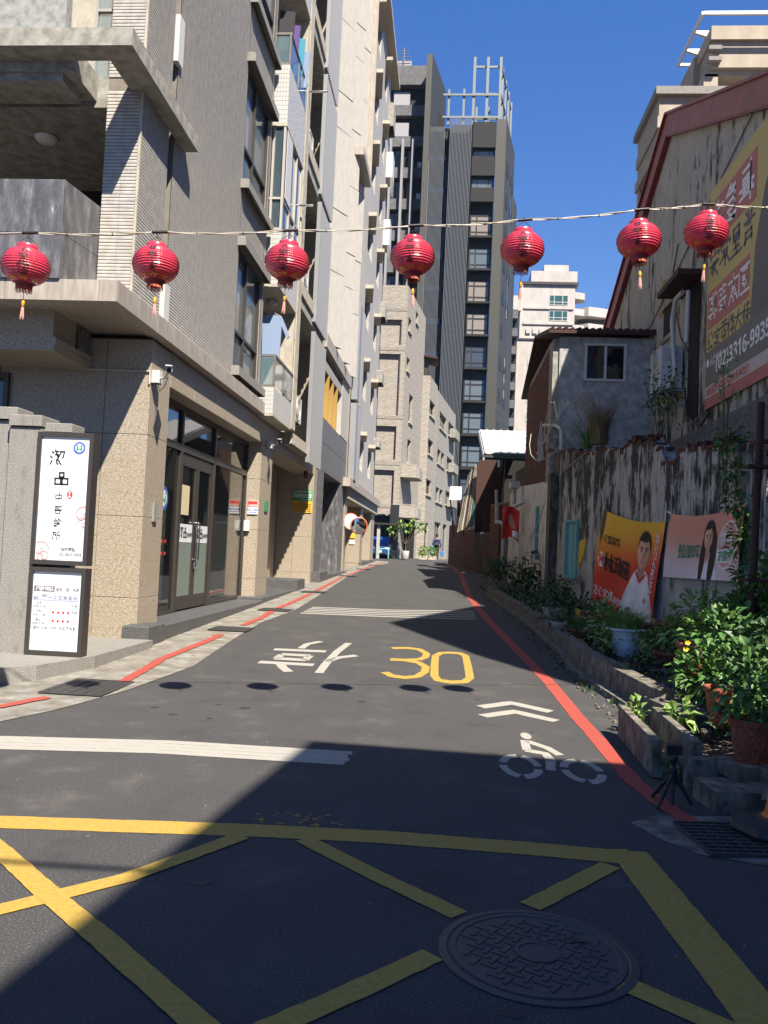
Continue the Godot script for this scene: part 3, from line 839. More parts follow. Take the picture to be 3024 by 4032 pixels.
	for r in 2:
		for k in 4:
			bd.box(X + 0.008, X + 0.01, 1.28 + r * 0.2, 1.33 + r * 0.2, -12.8 - k * 0.17, -12.74 - k * 0.17)
	part(o, "hours_dots", bd, M.red_ink)
	# metal fascia of the street canopy, in lengths
	var fz := [-9.63]
	for i in 7:
		fz.append(-11.05 - i * 1.5)
	fz.append(-20.3)
	for i in fz.size() - 1:
		bx(o, "fascia_panel", M.fascia_metal, -4.32, -4.1, 4.38, 4.64, fz[i + 1] + 0.006, fz[i])
	for i in 4:
		bx(o, "fascia_panel", M.fascia_metal, -4.326 - 1.2 * i - 1.19, -4.326 - 1.2 * i, 4.38, 4.64, -9.85, -9.63)
	bx(o, "soffit", M.fascia_metal, -9.3, -4.33, 4.42, 4.62, -20.3, -9.86)
	# granite beam box and the window under the corner canopy
	pb = MB.new()
	pb.extr(PackedVector2Array([Vector2(-4.3, 3.89), Vector2(0, 3.89), Vector2(0.03, 4.06), Vector2(-0.02, 4.08), Vector2(-0.02, 4.42), Vector2(-4.3, 4.42)]), Vector3(-5.14, 0, -10.2), FX, UP, Vector3(0, 0, -1.08))
	part(o, "beam", pb, M.granite)
	bx(o, "picture_panel", M.slate, -5.136, -5.12, 3.98, 4.38, -11.22, -10.85)
	window_unit(o, Vector3(-8.3, 1.9, -11.27), FX, FZ, 2.0, 1.9, [1.0], [], M.frame_bronze, M.dark_glass, 0.07)
	# upper storeys
	var top := 16.0
	bx(o, "wall", M.grout_taupe, -4.72, W, 4.64, top, -11.45, -10.42)
	bx(o, "wall", M.grout_taupe, -4.72, W - 0.16, 4.64, top, -11.66, -11.45)
	var wb := MB.new()
	wb.holes(Vector3(W, 4.64, -11.66), -FZ, UP, Vector3(-0.4, 0, 0), 6.15, top - 4.64, [Rect2(3.9, 0.3, 2.0, 2.3), Rect2(3.9, 3.95, 2.0, 2.35), Rect2(3.9, 7.65, 2.0, 2.35)])
	part(o, "wall", wb, M.grout_taupe)
	for j in range(0, 84):
		if j > 58 and j < 63:
			continue
		var tb := MB.new()
		ribs(tb, Vector3(-4.72, 0, -10.42), FX, FZ, 0.49, 4.7 + j * 0.0465, 4.7 + (j + 1.02) * 0.0465)
		part(o, "tile", tb, M.tile_taupe)
	var rb := MB.new()
	ribs(rb, Vector3(-4.72, 0, -10.42), FX, FZ, 0.49, 8.6, top)
	ribs(rb, Vector3(W, 0, -10.4), -FZ, FX, 1.05, 4.7, top)
	ribs(rb, Vector3(W - 0.16, 0, -11.45), -FZ, FX, 0.21, 4.7, top)
	ribs(rb, Vector3(W, 0, -11.66), -FZ, FX, 3.86, 4.7, top)
	ribs(rb, Vector3(W, 0, -17.58), -FZ, FX, 0.2, 4.7, top)
	for y in [[7.3, 8.55], [11.02, 12.2]]:
		ribs(rb, Vector3(W, 0, -15.55), -FZ, FX, 2.0, y[0], y[1])
	for y in [[4.94, 7.24], [8.6, 10.94], [12.3, 14.64]]:
		ribs(rb, Vector3(W - 0.3, 0, -17.545), FX, FZ, 0.3, y[0], y[1], 0.15)
	part(o, "ribbed_tiles", rb, M.tile_taupe, "stuff")
	var edge := MB.new()
	edge.box(-4.262, W + 0.022, 4.66, top, -10.42, -10.395)
	part(o, "corner_strip", edge, M.cream_plaster)
	for y in [4.94, 8.59, 12.29]:
		window_unit(o, Vector3(W - 0.06, y, -15.57), -FZ, FX, 1.95, 2.3, [0.78], [0.72], M.frame_bronze, M.window_glass, 0.06, 0.1)
		bx(o, "curtain", M.cream_plaster, W - 0.16, W - 0.145, y + 0.1, y + 2.25, -17.5, -16.4)
		bx(o, "curtain", mat("blind_beige", srgb(0.55, 0.43, 0.28), 0.9), W - 0.14, W - 0.125, y + 0.75, y + 2.25, -16.3, -15.6)
		var sl := MB.new()
		sl.cham(W - 0.1, W + 0.17, y - 0.2, y - 0.02, -17.72, -15.42, 0.015)
		part(o, "sill", sl, M.grey_granite)
		sl = MB.new()
		sl.cham(W - 0.1, W + 0.17, y + 2.32, y + 2.5, -17.72, -15.42, 0.015)
		part(o, "lintel", sl, M.grey_granite)
	for y in [4.5, 8.5]:
		bx(o, "white_fin", M.white_plastic, W - 0.02, W + 0.06, y + 0.02, y + 0.72, -11.72, -11.5)
	# corner balconies
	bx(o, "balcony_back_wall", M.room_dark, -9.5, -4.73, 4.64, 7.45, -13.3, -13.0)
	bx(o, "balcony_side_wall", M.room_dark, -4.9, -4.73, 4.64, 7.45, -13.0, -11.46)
	window_unit(o, Vector3(-8.4, 4.7, -12.95), FX, FZ, 3.4, 2.1, [1.1, 2.2], [], M.frame_bronze, M.dark_glass, 0.07)
	pb = MB.new()
	pb.extr(PackedVector2Array([Vector2(-9.5, -9.6), Vector2(-4.83, -9.6), Vector2(-4.73, -10.4), Vector2(-4.73, -10.6), Vector2(-4.9, -10.6), Vector2(-4.98, -9.74), Vector2(-9.5, -9.74)]), Vector3(0, 4.641, 0), FX, FZ, UP * 0.56)
	part(o, "marble_parapet", pb, M.marble)
	pb = MB.new()
	pb.extr(PackedVector2Array([Vector2(-9.5, -9.6), Vector2(-4.83, -9.6), Vector2(-4.73, -10.4), Vector2(-4.73, -10.6), Vector2(-4.9, -10.6), Vector2(-4.98, -9.74), Vector2(-9.5, -9.74)]), Vector3(0, 5.207, 0), FX, FZ, UP * 0.66)
	part(o, "marble_parapet", pb, M.marble)
	# great concrete slab with a slot in it
	pb = MB.new()
	pb.box(-9.5, -4.0, 7.43, 7.65, -9.72, -9.4)
	pb.box(-4.235, -4.0, 7.43, 7.65, -12.07, -10.415)
	pb.box(-4.4, -4.0, 7.43, 7.65, -10.413, -9.722)
	pb.box(-9.5, -4.87, 7.3, 7.65, -10.42, -9.722)
	pb.box(-9.5, -4.72, 7.22, 7.64, -13.0, -10.42)
	part(o, "concrete_canopy", pb, M.board_concrete)
	bx(o, "ceiling_edge", M.board_concrete, -9.5, -5.02, 7.2, 7.298, -10.3, -9.76)
	var lp := MB.new()
	lp.lathe([Vector2(0, -0.09), Vector2(0.12, -0.08), Vector2(0.16, -0.03), Vector2(0.16, 0.0), Vector2(0, 0)], Vector3(-5.95, 7.22, -11.2), 16)
	part(o, "ceiling_lamp", lp, M.sign_white)
	bx(o, "balcony_wall", tri("pale_wash", ntex(51, 0.02, [[0.0, Color(0.42, 0.43, 0.42)], [0.5, Color(0.53, 0.54, 0.525)], [1.0, Color(0.6, 0.605, 0.59)]], 256), Vector3.ONE * 0.8, 0.8), -9.5, -5.05, 7.66, 9.4, -9.95, -9.8)
	bx(o, "balcony_wall", M.pale_panel, -9.5, -4.725, 9.4, top, -11.4, -10.9)
	window_unit(o, Vector3(-5.04, 7.66, -10.6), FX, FZ, 0.31, 2.6, [], [1.0], M.frame_pale, M.rail_glass, 0.04)
	# small fittings on this wall
	pb = MB.new()
	pb.tube([Vector3(-5.5, 3.9, -11.285), Vector3(-4.26, 3.88, -11.285), Vector3(-4.26, 3.7, -11.285)], 0.014)
	part(o, "cable_duct", pb, M.frame_pale)
	bx(o, "door_bell", M.aluminium, W, W + 0.03, 1.78, 2.05, -11.8, -11.66)

# ------------------------------------------------------------ next house: white tiled bays
func tiles(b: MB, o: Vector3, u: Vector3, out: Vector3, w: float, h: float, tw: float, th: float) -> void:
	var nx := maxi(1, int(round(w / tw)))
	var ny := maxi(1, int(round(h / th)))
	for i in nx:
		for j in ny:
			var a := o + u * (w * i / nx + 0.004) + UP * (h * j / ny + 0.004)
			var f := out * (0.006 + rng.randf_range(-0.001, 0.001))
			var d := u * (w / nx - 0.008)
			var e := UP * (h / ny - 0.008)
			b.qo(a + f, a + d + f, a + d + e + f, a + e + f, out)
			b.qo(a + e + f, a + d + e + f, a + d + e, a + e, UP)
			b.qo(a + f, a + f + e, a + e, a, -u)

func bay_apartment() -> void:
	var o := thing("balcony_apartments", "white tiled apartment house with glass balconies and slatted service bays", "building", Vector3(-4.5, 0, -21))
	var F := -3.93
	var Z0 := -17.86
	var Z1 := -19.95
	bx(o, "wall", M.cream_plaster, -9.5, -5.6, 4.4, 21.0, -26.4, -17.82)
	# tiled parapets
	for y in [[4.42, 5.0], [7.3, 8.52], [10.95, 12.3], [14.75, 16.0], [18.4, 19.6]]:
		bx(o, "tiled_parapet", M.white_grout, -5.6, F, y[0], y[1], Z1, Z0)
		var b := MB.new()
		tiles(b, Vector3(-4.3, y[0], Z0), FX, FZ, F + 4.3, y[1] - y[0], 0.062, 0.105)
		tiles(b, Vector3(F, y[0], Z0), -FZ, FX, Z0 - Z1, y[1] - y[0], 0.105, 0.062)
		part(o, "white_tiles", b, M.white_tile, "stuff")
		bx(o, "soffit", M.cream_plaster, -5.6, F + 0.012, y[0] - 0.06, y[0] - 0.003, Z1, Z0 + 0.012)
	# glass balustrades
	for y in [[5.0, 5.68], [12.3, 13.0], [16.0, 16.7]]:
		var r := MB.new()
		r.box(-4.4, F + 0.02, y[1], y[1] + 0.05, Z0 - 0.05, Z0)
		r.box(F - 0.04, F + 0.02, y[1] + 0.001, y[1] + 0.049, Z1, Z0 - 0.052)
		r.box(-4.4, F + 0.015, y[0], y[0] + 0.06, Z0 - 0.045, Z0 - 0.005)
		for z in [Z0 - 0.02, (Z0 + Z1) / 2, Z1 + 0.03]:
			r.box(F - 0.03, F + 0.01, y[0] + 0.06, y[1], z - 0.02, z + 0.02)
		var rl := part(o, "balustrade", r, M.frame_grey)
		bx(rl, "pane", M.rail_glass, -4.38, F - 0.035, y[0] + 0.06, y[1], Z0 - 0.03, Z0 - 0.02)
		bx(rl, "pane", M.rail_glass, F - 0.012, F - 0.002, y[0] + 0.06, y[1], (Z0 + Z1) / 2 + 0.022, Z0 - 0.045)
		bx(rl, "pane", M.rail_glass, F - 0.012, F - 0.002, y[0] + 0.06, y[1], Z1 + 0.052, (Z0 + Z1) / 2 - 0.022)
	# glazed-in storey
	window_unit(o, Vector3(-4.35, 8.53, Z0 - 0.03), FX, FZ, F + 4.34, 2.4, [0.14], [0.72], M.frame_pale, M.blue_glass, 0.05)
	window_unit(o, Vector3(F - 0.04, 8.53, Z0 - 0.03), -FZ, FX, 2.05, 2.4, [0.75, 1.4], [0.72], M.frame_pale, M.blue_glass, 0.06)
	bx(o, "shutter_panel", M.white_plastic, F + 0.0, F + 0.012, 9.3, 10.85, Z0 - 0.72, Z0 - 0.12)
	# partitions, pier and balcony lamps
	for y in [[5.0, 7.24], [12.3, 14.69], [16.0, 18.3]]:
		bx(o, "partition", M.cream_plaster, -5.6, F - 0.02, y[0], y[1], Z1 - 0.14, Z1)
		var lp := MB.new()
		lp.lathe([Vector2(0, -0.1), Vector2(0.13, -0.1), Vector2(0.15, -0.02), Vector2(0.15, 0), Vector2(0, 0)], Vector3(-4.3, y[1], -18.9), 14)
		part(o, "ceiling_lamp", lp, M.frame_pale)
	var ys := [4.42, 5.7, 7.8, 9.9, 11.7, 13.6, 15.5, 17.4, 21.0]
	panels(o, "pier_panel", M.cream_plaster, Vector3(F - 0.02, 0, Z1 - 0.14), -FZ, FX, [0.0, 0.5], ys)
	bx(o, "pier", M.cream_plaster, -5.6, F - 0.022, 4.42, 21.0, Z1 - 0.64, Z1 - 0.142)
	# service bays: slabs, dark back wall, pipes
	bx(o, "service_wall", M.board_concrete, -5.6, -5.4, 4.0, 21.0, -25.0, -20.6)
	for y in [4.1, 7.78, 11.5, 15.2, 18.9]:
		bx(o, "slab", M.board_concrete, -5.4, -4.05, y, y + (0.3 if y < 5 else 0.6), -25.0, -20.6)
		bx(o, "slab_edge", M.cream_plaster, -4.05, -4.0, y + (0.02 if y < 5 else 0.3), y + (0.3 if y < 5 else 0.62), -25.0, -20.6)
	for y in [4.9, 8.6, 12.4]:
		var p := MB.new()
		p.tube([Vector3(-5.2, y - 0.4, -23.2), Vector3(-5.2, y + 1.3, -23.3), Vector3(-5.1, y + 1.8, -23.1), Vector3(-4.85, y + 2.05, -22.9), Vector3(-4.7, y + 2.0, -22.8)], 0.055)
		part(o, "pipe", p, M.pvc)
	bx(o, "pier", M.granite, -5.6, -4.27, 4.38, 21.0, -26.45, -25.0)
	panels(o, "stone_panel", M.granite, Vector3(-4.27, 0, -25.0), -FZ, FX, [0.0, 1.45], [4.4, 6.2, 8.0, 9.8, 11.6, 13.4, 15.2, 17.0, 19.0, 21.0])
	panels(o, "stone_panel", M.granite, Vector3(-5.4, 0, -25.0), FX, FZ, [0.0, 1.13], [8.4, 11.5], 0.01)
	# slatted screens
	for y in [[3.9, 7.62], [7.9, 11.36], [11.6, 15.1], [15.3, 18.8]]:
		var s := MB.new()
		for z in [-22.98, -25.02]:
			s.box(-4.05, -3.93, y[0], y[1], z - 0.03, z + 0.03)
		s.box(-4.03, -3.97, y[0] + 0.05, y[0] + 0.1, -25.0, -23.0)
		s.box(-4.03, -3.97, y[1] - 0.1, y[1] - 0.05, -25.0, -23.0)
		var sc := part(o, "slat_screen", s, M.aluminium)
		for i in 15:
			bx(sc, "slat", M.aluminium, -3.99, -3.94, y[0] + 0.01, y[1] - 0.01, -23.1 - i * 0.128 - 0.05, -23.1 - i * 0.128)
	# washing pole ends over the street
	for y in [[9.95, -19.9, -3.62], [13.02, -20.2, -3.45]]:
		var p := MB.new()
		p.tube([Vector3(-4.6, y[0], y[1]), Vector3(y[2], y[0], y[1])], 0.03, 0.03, 8)
		part(o, "drying_pole", p, M.steel)

# ------------------------------------------------------------ white panel house with the slate garage
func panel_building() -> void:
	var o := thing("panel_building", "white panel-clad building with slate garage front and yellow fins", "building", Vector3(-5, 0, -30))
	var W := -4.25
	bx(o, "wall", M.pale_panel, -9.5, W - 0.3, 5.9, 30.0, -34.6, -26.5)
	bx(o, "wall", M.slate, -9.5, W - 0.3, 0.3, 5.9, -27.0, -26.5)
	bx(o, "wall", M.slate, -9.5, W - 0.3, 4.1, 5.9, -34.0, -27.0)
	# slate panels, piers and garage
	panels(o, "slate_panel", M.slate, Vector3(W - 0.02, 0, -26.5), -FZ, FX, [0.0, 0.8, 1.6, 2.4, 3.2, 4.0, 4.8, 5.6, 6.4, 7.3], [4.1, 5.05, 5.86])
	bx(o, "slate_lining", M.slate, W - 0.3, W - 0.022, 4.1, 5.88, -33.8, -26.5)
	panels(o, "slate_panel", M.slate, Vector3(W - 0.02, 0, -26.5), -FZ, FX, [0.0, 1.4], [0.45, 1.5, 2.8, 4.1])
	bx(o, "slate_lining", M.slate, W - 0.3, W - 0.022, 0.3, 4.1, -27.9, -26.5)
	panels(o, "slate_panel", M.slate, Vector3(W - 0.3, 0, -26.48), FX, FZ, [0.0, 0.28], [0.45, 2.3, 4.3, 5.86])
	for s in [[-33.2, -5.6, W - 0.25]]:
		panels(o, "marble_panel", M.marble, Vector3(-6.2, 0, -32.4), FX, FZ, [0.0, 0.95, 1.95], [0.55, 1.9, 3.2, 4.1])
		bx(o, "wall", M.slate, -6.4, W - 0.02, 0.3, 4.1, -33.8, -32.42)
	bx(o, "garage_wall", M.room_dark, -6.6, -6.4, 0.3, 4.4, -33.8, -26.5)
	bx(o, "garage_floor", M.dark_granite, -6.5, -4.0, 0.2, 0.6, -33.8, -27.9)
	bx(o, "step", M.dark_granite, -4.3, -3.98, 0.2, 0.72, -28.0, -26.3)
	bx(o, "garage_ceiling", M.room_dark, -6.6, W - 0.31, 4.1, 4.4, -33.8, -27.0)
	# yellow fins in the first-floor opening
	bx(o, "window_back", M.dark_glass, -5.0, -4.9, 5.9, 7.45, -31.6, -27.0)
	for i in 4:
		var b := MB.new()
		b.hexa([Vector3(-4.9, 5.89, -27.15 - i * 1.1), Vector3(W, 5.89, -26.95 - i * 1.1), Vector3(W, 5.89, -27.05 - i * 1.1), Vector3(-4.9, 5.89, -27.27 - i * 1.1),
			Vector3(-4.9, 7.45, -27.15 - i * 1.1), Vector3(W, 7.45, -26.95 - i * 1.1), Vector3(W, 7.45, -27.05 - i * 1.1), Vector3(-4.9, 7.45, -27.27 - i * 1.1)])
		part(o, "yellow_fin", b, M.yellow_fin)
	bx(o, "pier", M.pale_panel, W - 0.3, W + 0.0, 5.9, 8.7, -33.9, -31.6)
	# two deep ledges
	for y in [[7.46, 7.78], [8.1, 8.55]]:
		bx(o, "ledge", M.fascia_metal, W - 0.3, W + (0.1 if y[0] > 8 else -0.02), y[0], y[1], -33.6 if y[0] > 8 else -32.6, -26.6)
	# stepped white cladding in tall strips
	for i in 6:
		var z := -26.6 - i * 1.2
		var y := 8.6
		var k := 0
		while y < 27.5:
			var h := [1.3, 2.6, 2.2, 2.9][(k + i) % 4] as float
			var b := MB.new()
			var out := W + [-0.2, 0.26, -0.05, 0.3, -0.22, 0.24][i] + 0.02 * ((k + i) % 2) as float
			var inn := W - 0.34
			var g := h - 0.035
			b.hexa([Vector3(inn, y, z), Vector3(inn + 0.02, y, z + 0.002), Vector3(out, y, z - 1.12), Vector3(inn, y, z - 1.17),
				Vector3(inn, y + g, z), Vector3(inn + 0.02, y + g, z + 0.002), Vector3(out, y + g, z - 1.12), Vector3(inn, y + g, z - 1.17)])
			part(o, "cladding_panel", b, M.pale_panel)
			y += h
			k += 1
	# framed projection high up
	var fb := MB.new()
	fb.box(W - 0.3, W + 0.5, 17.0, 30.0, -33.9, -33.72)
	fb.box(W - 0.3, W + 0.5, 16.7, 17.0, -33.9, -31.0)
	part(o, "frame", fb, M.fascia_metal)
	panels(o, "stone_panel", M.granite, Vector3(W - 0.28, 0, -33.9), -FZ, FX, [0.0, 0.8], [0.6, 2.4, 4.2, 6.0, 8.5, 11, 13.5, 16, 18.5, 21, 23.5, 26, 28.5], 0.3)

# ------------------------------------------------------------ grey tiled flats at the bend
func tile_flats() -> void:
	var o := thing("tiled_flats", "tall grey tiled apartment block with silver fins, hooded windows and roof eave", "building", Vector3(-6, 0.7, -41))
	var W := -4.25
	var b := MB.new()
	var hs := []
	for k in 7:
		hs.append(Rect2(4.2, 1.0 + k * 3.55, 2.2, 1.5))
		hs.append(Rect2(9.0, 1.0 + k * 3.55, 1.6, 1.5))
	b.holes(Vector3(W - 0.12, 4.4, -34.9), -FZ, UP, Vector3(-0.3, 0, 0), 13.3, 25.0, hs)
	part(o, "wall", b, M.tile_taupe)
	bx(o, "wall", M.tile_taupe, -9.5, W - 0.12, 4.4, 29.3, -48.2, -47.9)
	bx(o, "eave", M.cream_plaster, -9.5, -3.9, 29.3, 29.55, -48.6, -34.9)
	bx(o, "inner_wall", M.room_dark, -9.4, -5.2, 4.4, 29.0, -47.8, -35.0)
	for k in 7:
		for s in [[4.2, 2.2], [9.0, 1.6]]:
			window_unit(o, Vector3(W - 0.3, 5.42 + k * 3.55, -34.92 - s[0]), -FZ, FX, s[1], 1.46, [s[1] * 0.5], [], M.frame_grey, M.blue_glass, 0.06)
			var h := MB.new()
			var y: float = 6.95 + k * 3.55
			var z: float = -34.9 - s[0] + 0.1
			h.hexa([Vector3(W - 0.13, y, z), Vector3(W + 0.28, y, z), Vector3(W + 0.02, y, z - s[1] - 0.2), Vector3(W - 0.13, y, z - s[1] - 0.2),
				Vector3(W - 0.13, y + 0.18, z), Vector3(W + 0.28, y + 0.18, z), Vector3(W + 0.02, y + 0.18, z - s[1] - 0.2), Vector3(W - 0.13, y + 0.18, z - s[1] - 0.2)])
			part(o, "window_hood", h, M.cream_plaster)
	var ys := []
	for k in 13:
		ys.append(4.42 + k * 2.05)
	panels(o, "cladding_panel", M.pale_panel, Vector3(W - 0.12, 0, -34.9), -FZ, FX, [0.0, 1.0, 2.1], ys, 0.16)
	for y in [[4.3, 7.6], [7.75, 11.75]]:
		bx(o, "silver_fin", M.aluminium, -4.2, -3.95, y[0], y[1], -34.85, -34.0)
		for i in 5:
			bx(o, "slat", M.aluminium, -4.02, -3.92, y[0] - 0.1, y[1], -35.0 - i * 0.16 - 0.06, -35.0 - i * 0.16)
	for y in [[14.95, 15.8], [11.15, 11.85], [7.42, 7.92], [26.2, 27.6]]:
		var l := MB.new()
		l.cham(-4.9, -4.05, y[0], y[1], -48.3, -46.9, 0.03)
		part(o, "ledge", l, M.board_concrete)
	for y in [23.2, 19.2]:
		bx(o, "planter_box", M.white_plastic, -4.7, -4.0, y, y + 1.5, -48.3, -47.0)
		for i in 6:
			bx(o, "rack_bar", M.frame_grey, -4.1, -4.0, y - 0.7, y - 0.02, -47.0 - i * 0.22 - 0.05, -47.0 - i * 0.22)
	# street canopy and granite ground floor, set back at the near end
	bx(o, "fascia_panel", M.fascia_metal, -6.0, -3.95, 4.05, 4.4, -40.0, -33.0)
	bx(o, "fascia_panel", M.fascia_metal, -6.0, -3.95, 4.05, 4.4, -48.3, -40.01)
	bx(o, "fascia_panel", M.cream_plaster, -6.0, -4.1, 3.6, 4.045, -48.3, -33.8)
	bx(o, "wall", M.granite, -9.0, -5.3, 0.4, 4.0, -48.2, -34.7)
	bx(o, "wall", M.granite, -5.5, W - 0.022, 0.5, 3.6, -41.6, -40.52)
	panels(o, "stone_panel", M.granite, Vector3(-5.3, 0, -40.522), FX, FZ, [0.0, 1.05], [0.85, 1.9, 2.9, 3.6])
	panels(o, "stone_panel", M.granite, Vector3(W - 0.022, 0, -40.5), -FZ, FX, [0.0, 1.1], [0.85, 1.9, 2.9, 3.6])
	bx(o, "wall", M.granite, -5.5, W - 0.022, 0.5, 3.6, -48.2, -46.2)
	panels(o, "stone_panel", M.granite, Vector3(-5.3, 0, -46.2), FX, FZ, [0.0, 0.55, 1.05], [0.95, 2.1, 3.6])
	panels(o, "stone_panel", M.granite, Vector3(W - 0.022, 0, -46.2), -FZ, FX, [0.0, 1.0, 2.0], [0.95, 2.1, 3.6])
	bx(o, "pane", M.dark_glass, -4.72, -4.7, 0.9, 3.6, -46.2, -41.6)
	bx(o, "step", M.dark_granite, -4.8, -4.08, 0.4, 0.92, -48.3, -40.9)

# a wall seen from the street with windows; s runs along d from o
func facade(root: Node3D, m: Material, o: Vector3, d: Vector3, w: float, h: float, wins: Array, fm: Material, gm: Material, th := 0.35) -> void:
	var b := MB.new()
	var hs := []
	for r in wins:
		hs.append(Rect2(r[0], r[1], r[2], r[3]))
	var out := UP.cross(d) * -1.0
	b.holes(o, d, UP, -out * th, w, h, hs)
	part(root, "wall", b, m)
	for r in wins:
		if r[2] < 0.4:
			continue
		window_unit(root, o + d * r[0] + UP * r[1] - out * 0.22, d, out, r[2], r[3], [r[2] * 0.55], [], fm, gm, 0.07)
		var s := MB.new()
		s.obox(Transform3D(Basis(d, UP, out), o + d * (r[0] + r[2] * 0.5) + UP * (r[1] - 0.06) + out * 0.03), Vector3(r[2] + 0.16, 0.12, 0.16))
		part(root, "sill", s, M.cream_plaster)

func far_buildings() -> void:
	# brick-tiled flats that close the street
	tri("brick_tile", brick_tex(), Vector3.ONE * 1.2, 0.9)
	var o := thing("brick_tile_flats", "brown-grey brick-tiled flats with recessed panels and a corner stair tower", "building", Vector3(-3, 1, -58))
	var d := Vector3(0.129, 0, -0.9917)
	var zf := -54.0
	var b := MB.new()
	var rec := [Rect2(1.4, 14.1, 1.72, 1.7), Rect2(1.4, 9.4, 1.7, 4.1), Rect2(1.4, 6.5, 1.62, 2.2), Rect2(1.4, 3.5, 1.6, 2.3)]
	b.holes(Vector3(-6.6, 1.02, zf), FX, UP, Vector3(0, 0, -0.3), 3.4, 18.1, rec + [Rect2(1.3, 0.0, 1.55, 2.9)])
	part(o, "wall", b, M.brick_tile)
	bx(o, "recessed_panel", M.brick_tile, -6.6, -3.3, 4.2, 18.0, zf - 0.4, zf - 0.25)
	bx(o, "garage_wall", M.room_mid, -6.6, -3.3, 1.0, 4.0, zf - 4.0, zf - 3.9)
	for y in [4.35, 7.15, 10.2, 14.75, 17.4]:
		var sb := MB.new()
		for i in 24:
			sb.box(-5.3 + i * 0.088, -5.3 + i * 0.088 + 0.07, y, y + 0.22, zf, zf + 0.025)
		part(o, "brick_course", sb, M.brick_tile, "stuff")
	facade(o, M.brick_tile, Vector3(-3.2, 1.02, zf), d, 7.6, 18.1, [[2.1, 9.4, 1.5, 1.9], [2.1, 6.6, 1.4, 1.6], [0.6, 15.3, 1.1, 0.9], [0.6, 12.6, 1.1, 0.9], [3.3, 16.6, 1.0, 0.8]], M.frame_grey, M.dark_glass)
	for i in 2:
		var y: float = [3.75, 6.4][i]
		var bl := MB.new()
		bl.extr(PackedVector2Array([Vector2(-3.19, -53.98), Vector2(-2.2, -54.2), Vector2(-1.95, -54.6), Vector2(-1.85, -57.2), Vector2(-2.7, -57.3)]), Vector3(0, y, 0), FX, FZ, UP * 0.72)
		part(o, "balcony", bl, M.brick_tile)
		bl = MB.new()
		for k in 14:
			bl.box(-3.17 + k * 0.075, -3.115 + k * 0.075, y + 0.73, y + 0.9, -54.3 - k * 0.012, -54.2 - k * 0.012)
		part(o, "brick_course", bl, M.brick_tile, "stuff")
	bx(o, "black_pier", mat("black_granite", Color(0.17, 0.19, 0.2), 0.15), -3.72, -3.16, 1.0, 4.55, zf - 0.2, zf + 0.06)
	bx(o, "porch_roof", M.frame_bronze, -5.0, -3.1, 3.2, 3.32, zf, zf + 0.9)
	bx(o, "door", M.room_dark, -3.1, -2.2, 1.05, 3.7, -56.4, -56.3)
	bx(o, "pillar", M.tile_taupe, -4.5, -4.3, 1.0, 3.2, zf + 0.5, zf + 0.7)
	# lower wing
	var w := thing("grey_wing", "lower four-storey wing, brick-tiled then grey concrete, with parapet roof", "building", Vector3(-1, 1, -66))
	var p := Vector3(-1.7, 1.05, -61.5)
	facade(w, M.brick_tile, Vector3(-2.6, 1.05, -61.48), FX, 0.9, 13.7, [], M.frame_grey, M.dark_glass)
	facade(w, M.brick_tile, p, d, 4.0, 13.7, [[0.3, 10.85, 2.6, 1.15], [0.2, 7.9, 2.5, 1.15], [0.1, 4.85, 2.5, 1.15], [0.4, 0.1, 1.6, 2.6]], M.frame_black, M.dark_glass)
	facade(w, M.board_concrete, p + d * 4.01 + Vector3(0.04, 0, 0), d, 12.0, 13.4, [[1.4, 10.7, 4.2, 1.3], [1.0, 7.75, 1.9, 1.15], [3.2, 7.75, 1.9, 1.15], [0.9, 4.65, 1.9, 1.15], [3.1, 4.65, 1.9, 1.15], [7.0, 10.9, 4.0, 1.2], [6.9, 7.8, 3.6, 1.2], [6.9, 4.8, 3.6, 1.2], [1.0, 0.1, 3.6, 2.9], [6.0, 0.1, 2.6, 2.9]], M.frame_grey, M.dark_glass)
	bx(w, "roof", M.board_concrete, -8, -1.9, 14.4, 14.6, -80, -62)
	for k in 3:
		var bl := MB.new()
		bl.obox(Transform3D(Basis(d, UP, UP.cross(d) * -1.0), p + d * 12.9 + UP * (5.0 + k * 3.05) + FX * 0.4), Vector3(3.2, 0.8, 0.5))
		part(w, "balcony", bl, M.board_concrete)
	bx(w, "rooftop_hut", M.frame_bronze, -2.9, -1.9, 14.6, 16.2, -63.5, -61.8)
	var rf := MB.new()
	rf.hexa([Vector3(-3.1, 16.3, -61.3), Vector3(-1.2, 16.0, -61.3), Vector3(-1.2, 16.0, -64), Vector3(-3.1, 16.3, -64), Vector3(-3.1, 16.42, -61.3), Vector3(-1.2, 16.12, -61.3), Vector3(-1.2, 16.12, -64), Vector3(-3.1, 16.42, -64)])
	part(w, "rooftop_awning", rf, M.rust)
	dark_tower()
	white_tower()
	beige_tower()

func brick_tex() -> ImageTexture:
	var im := Image.create(256, 256, false, Image.FORMAT_RGB8)
	var r := RandomNumberGenerator.new()
	r.seed = 5
	im.fill(Color(0.46, 0.445, 0.42))
	for j in 20:
		var y := int(j * 12.8)
		var off := 0 if j % 2 == 0 else 21
		for i in 7:
			var v := r.randf_range(0.52, 0.64)
			var c := Color(v * 1.01, v * 0.97, v * 0.91)
			var x := i * 43 - off
			im.fill_rect(Rect2i(x, y + 1, 41, 10), c)
	return ImageTexture.create_from_image(im)

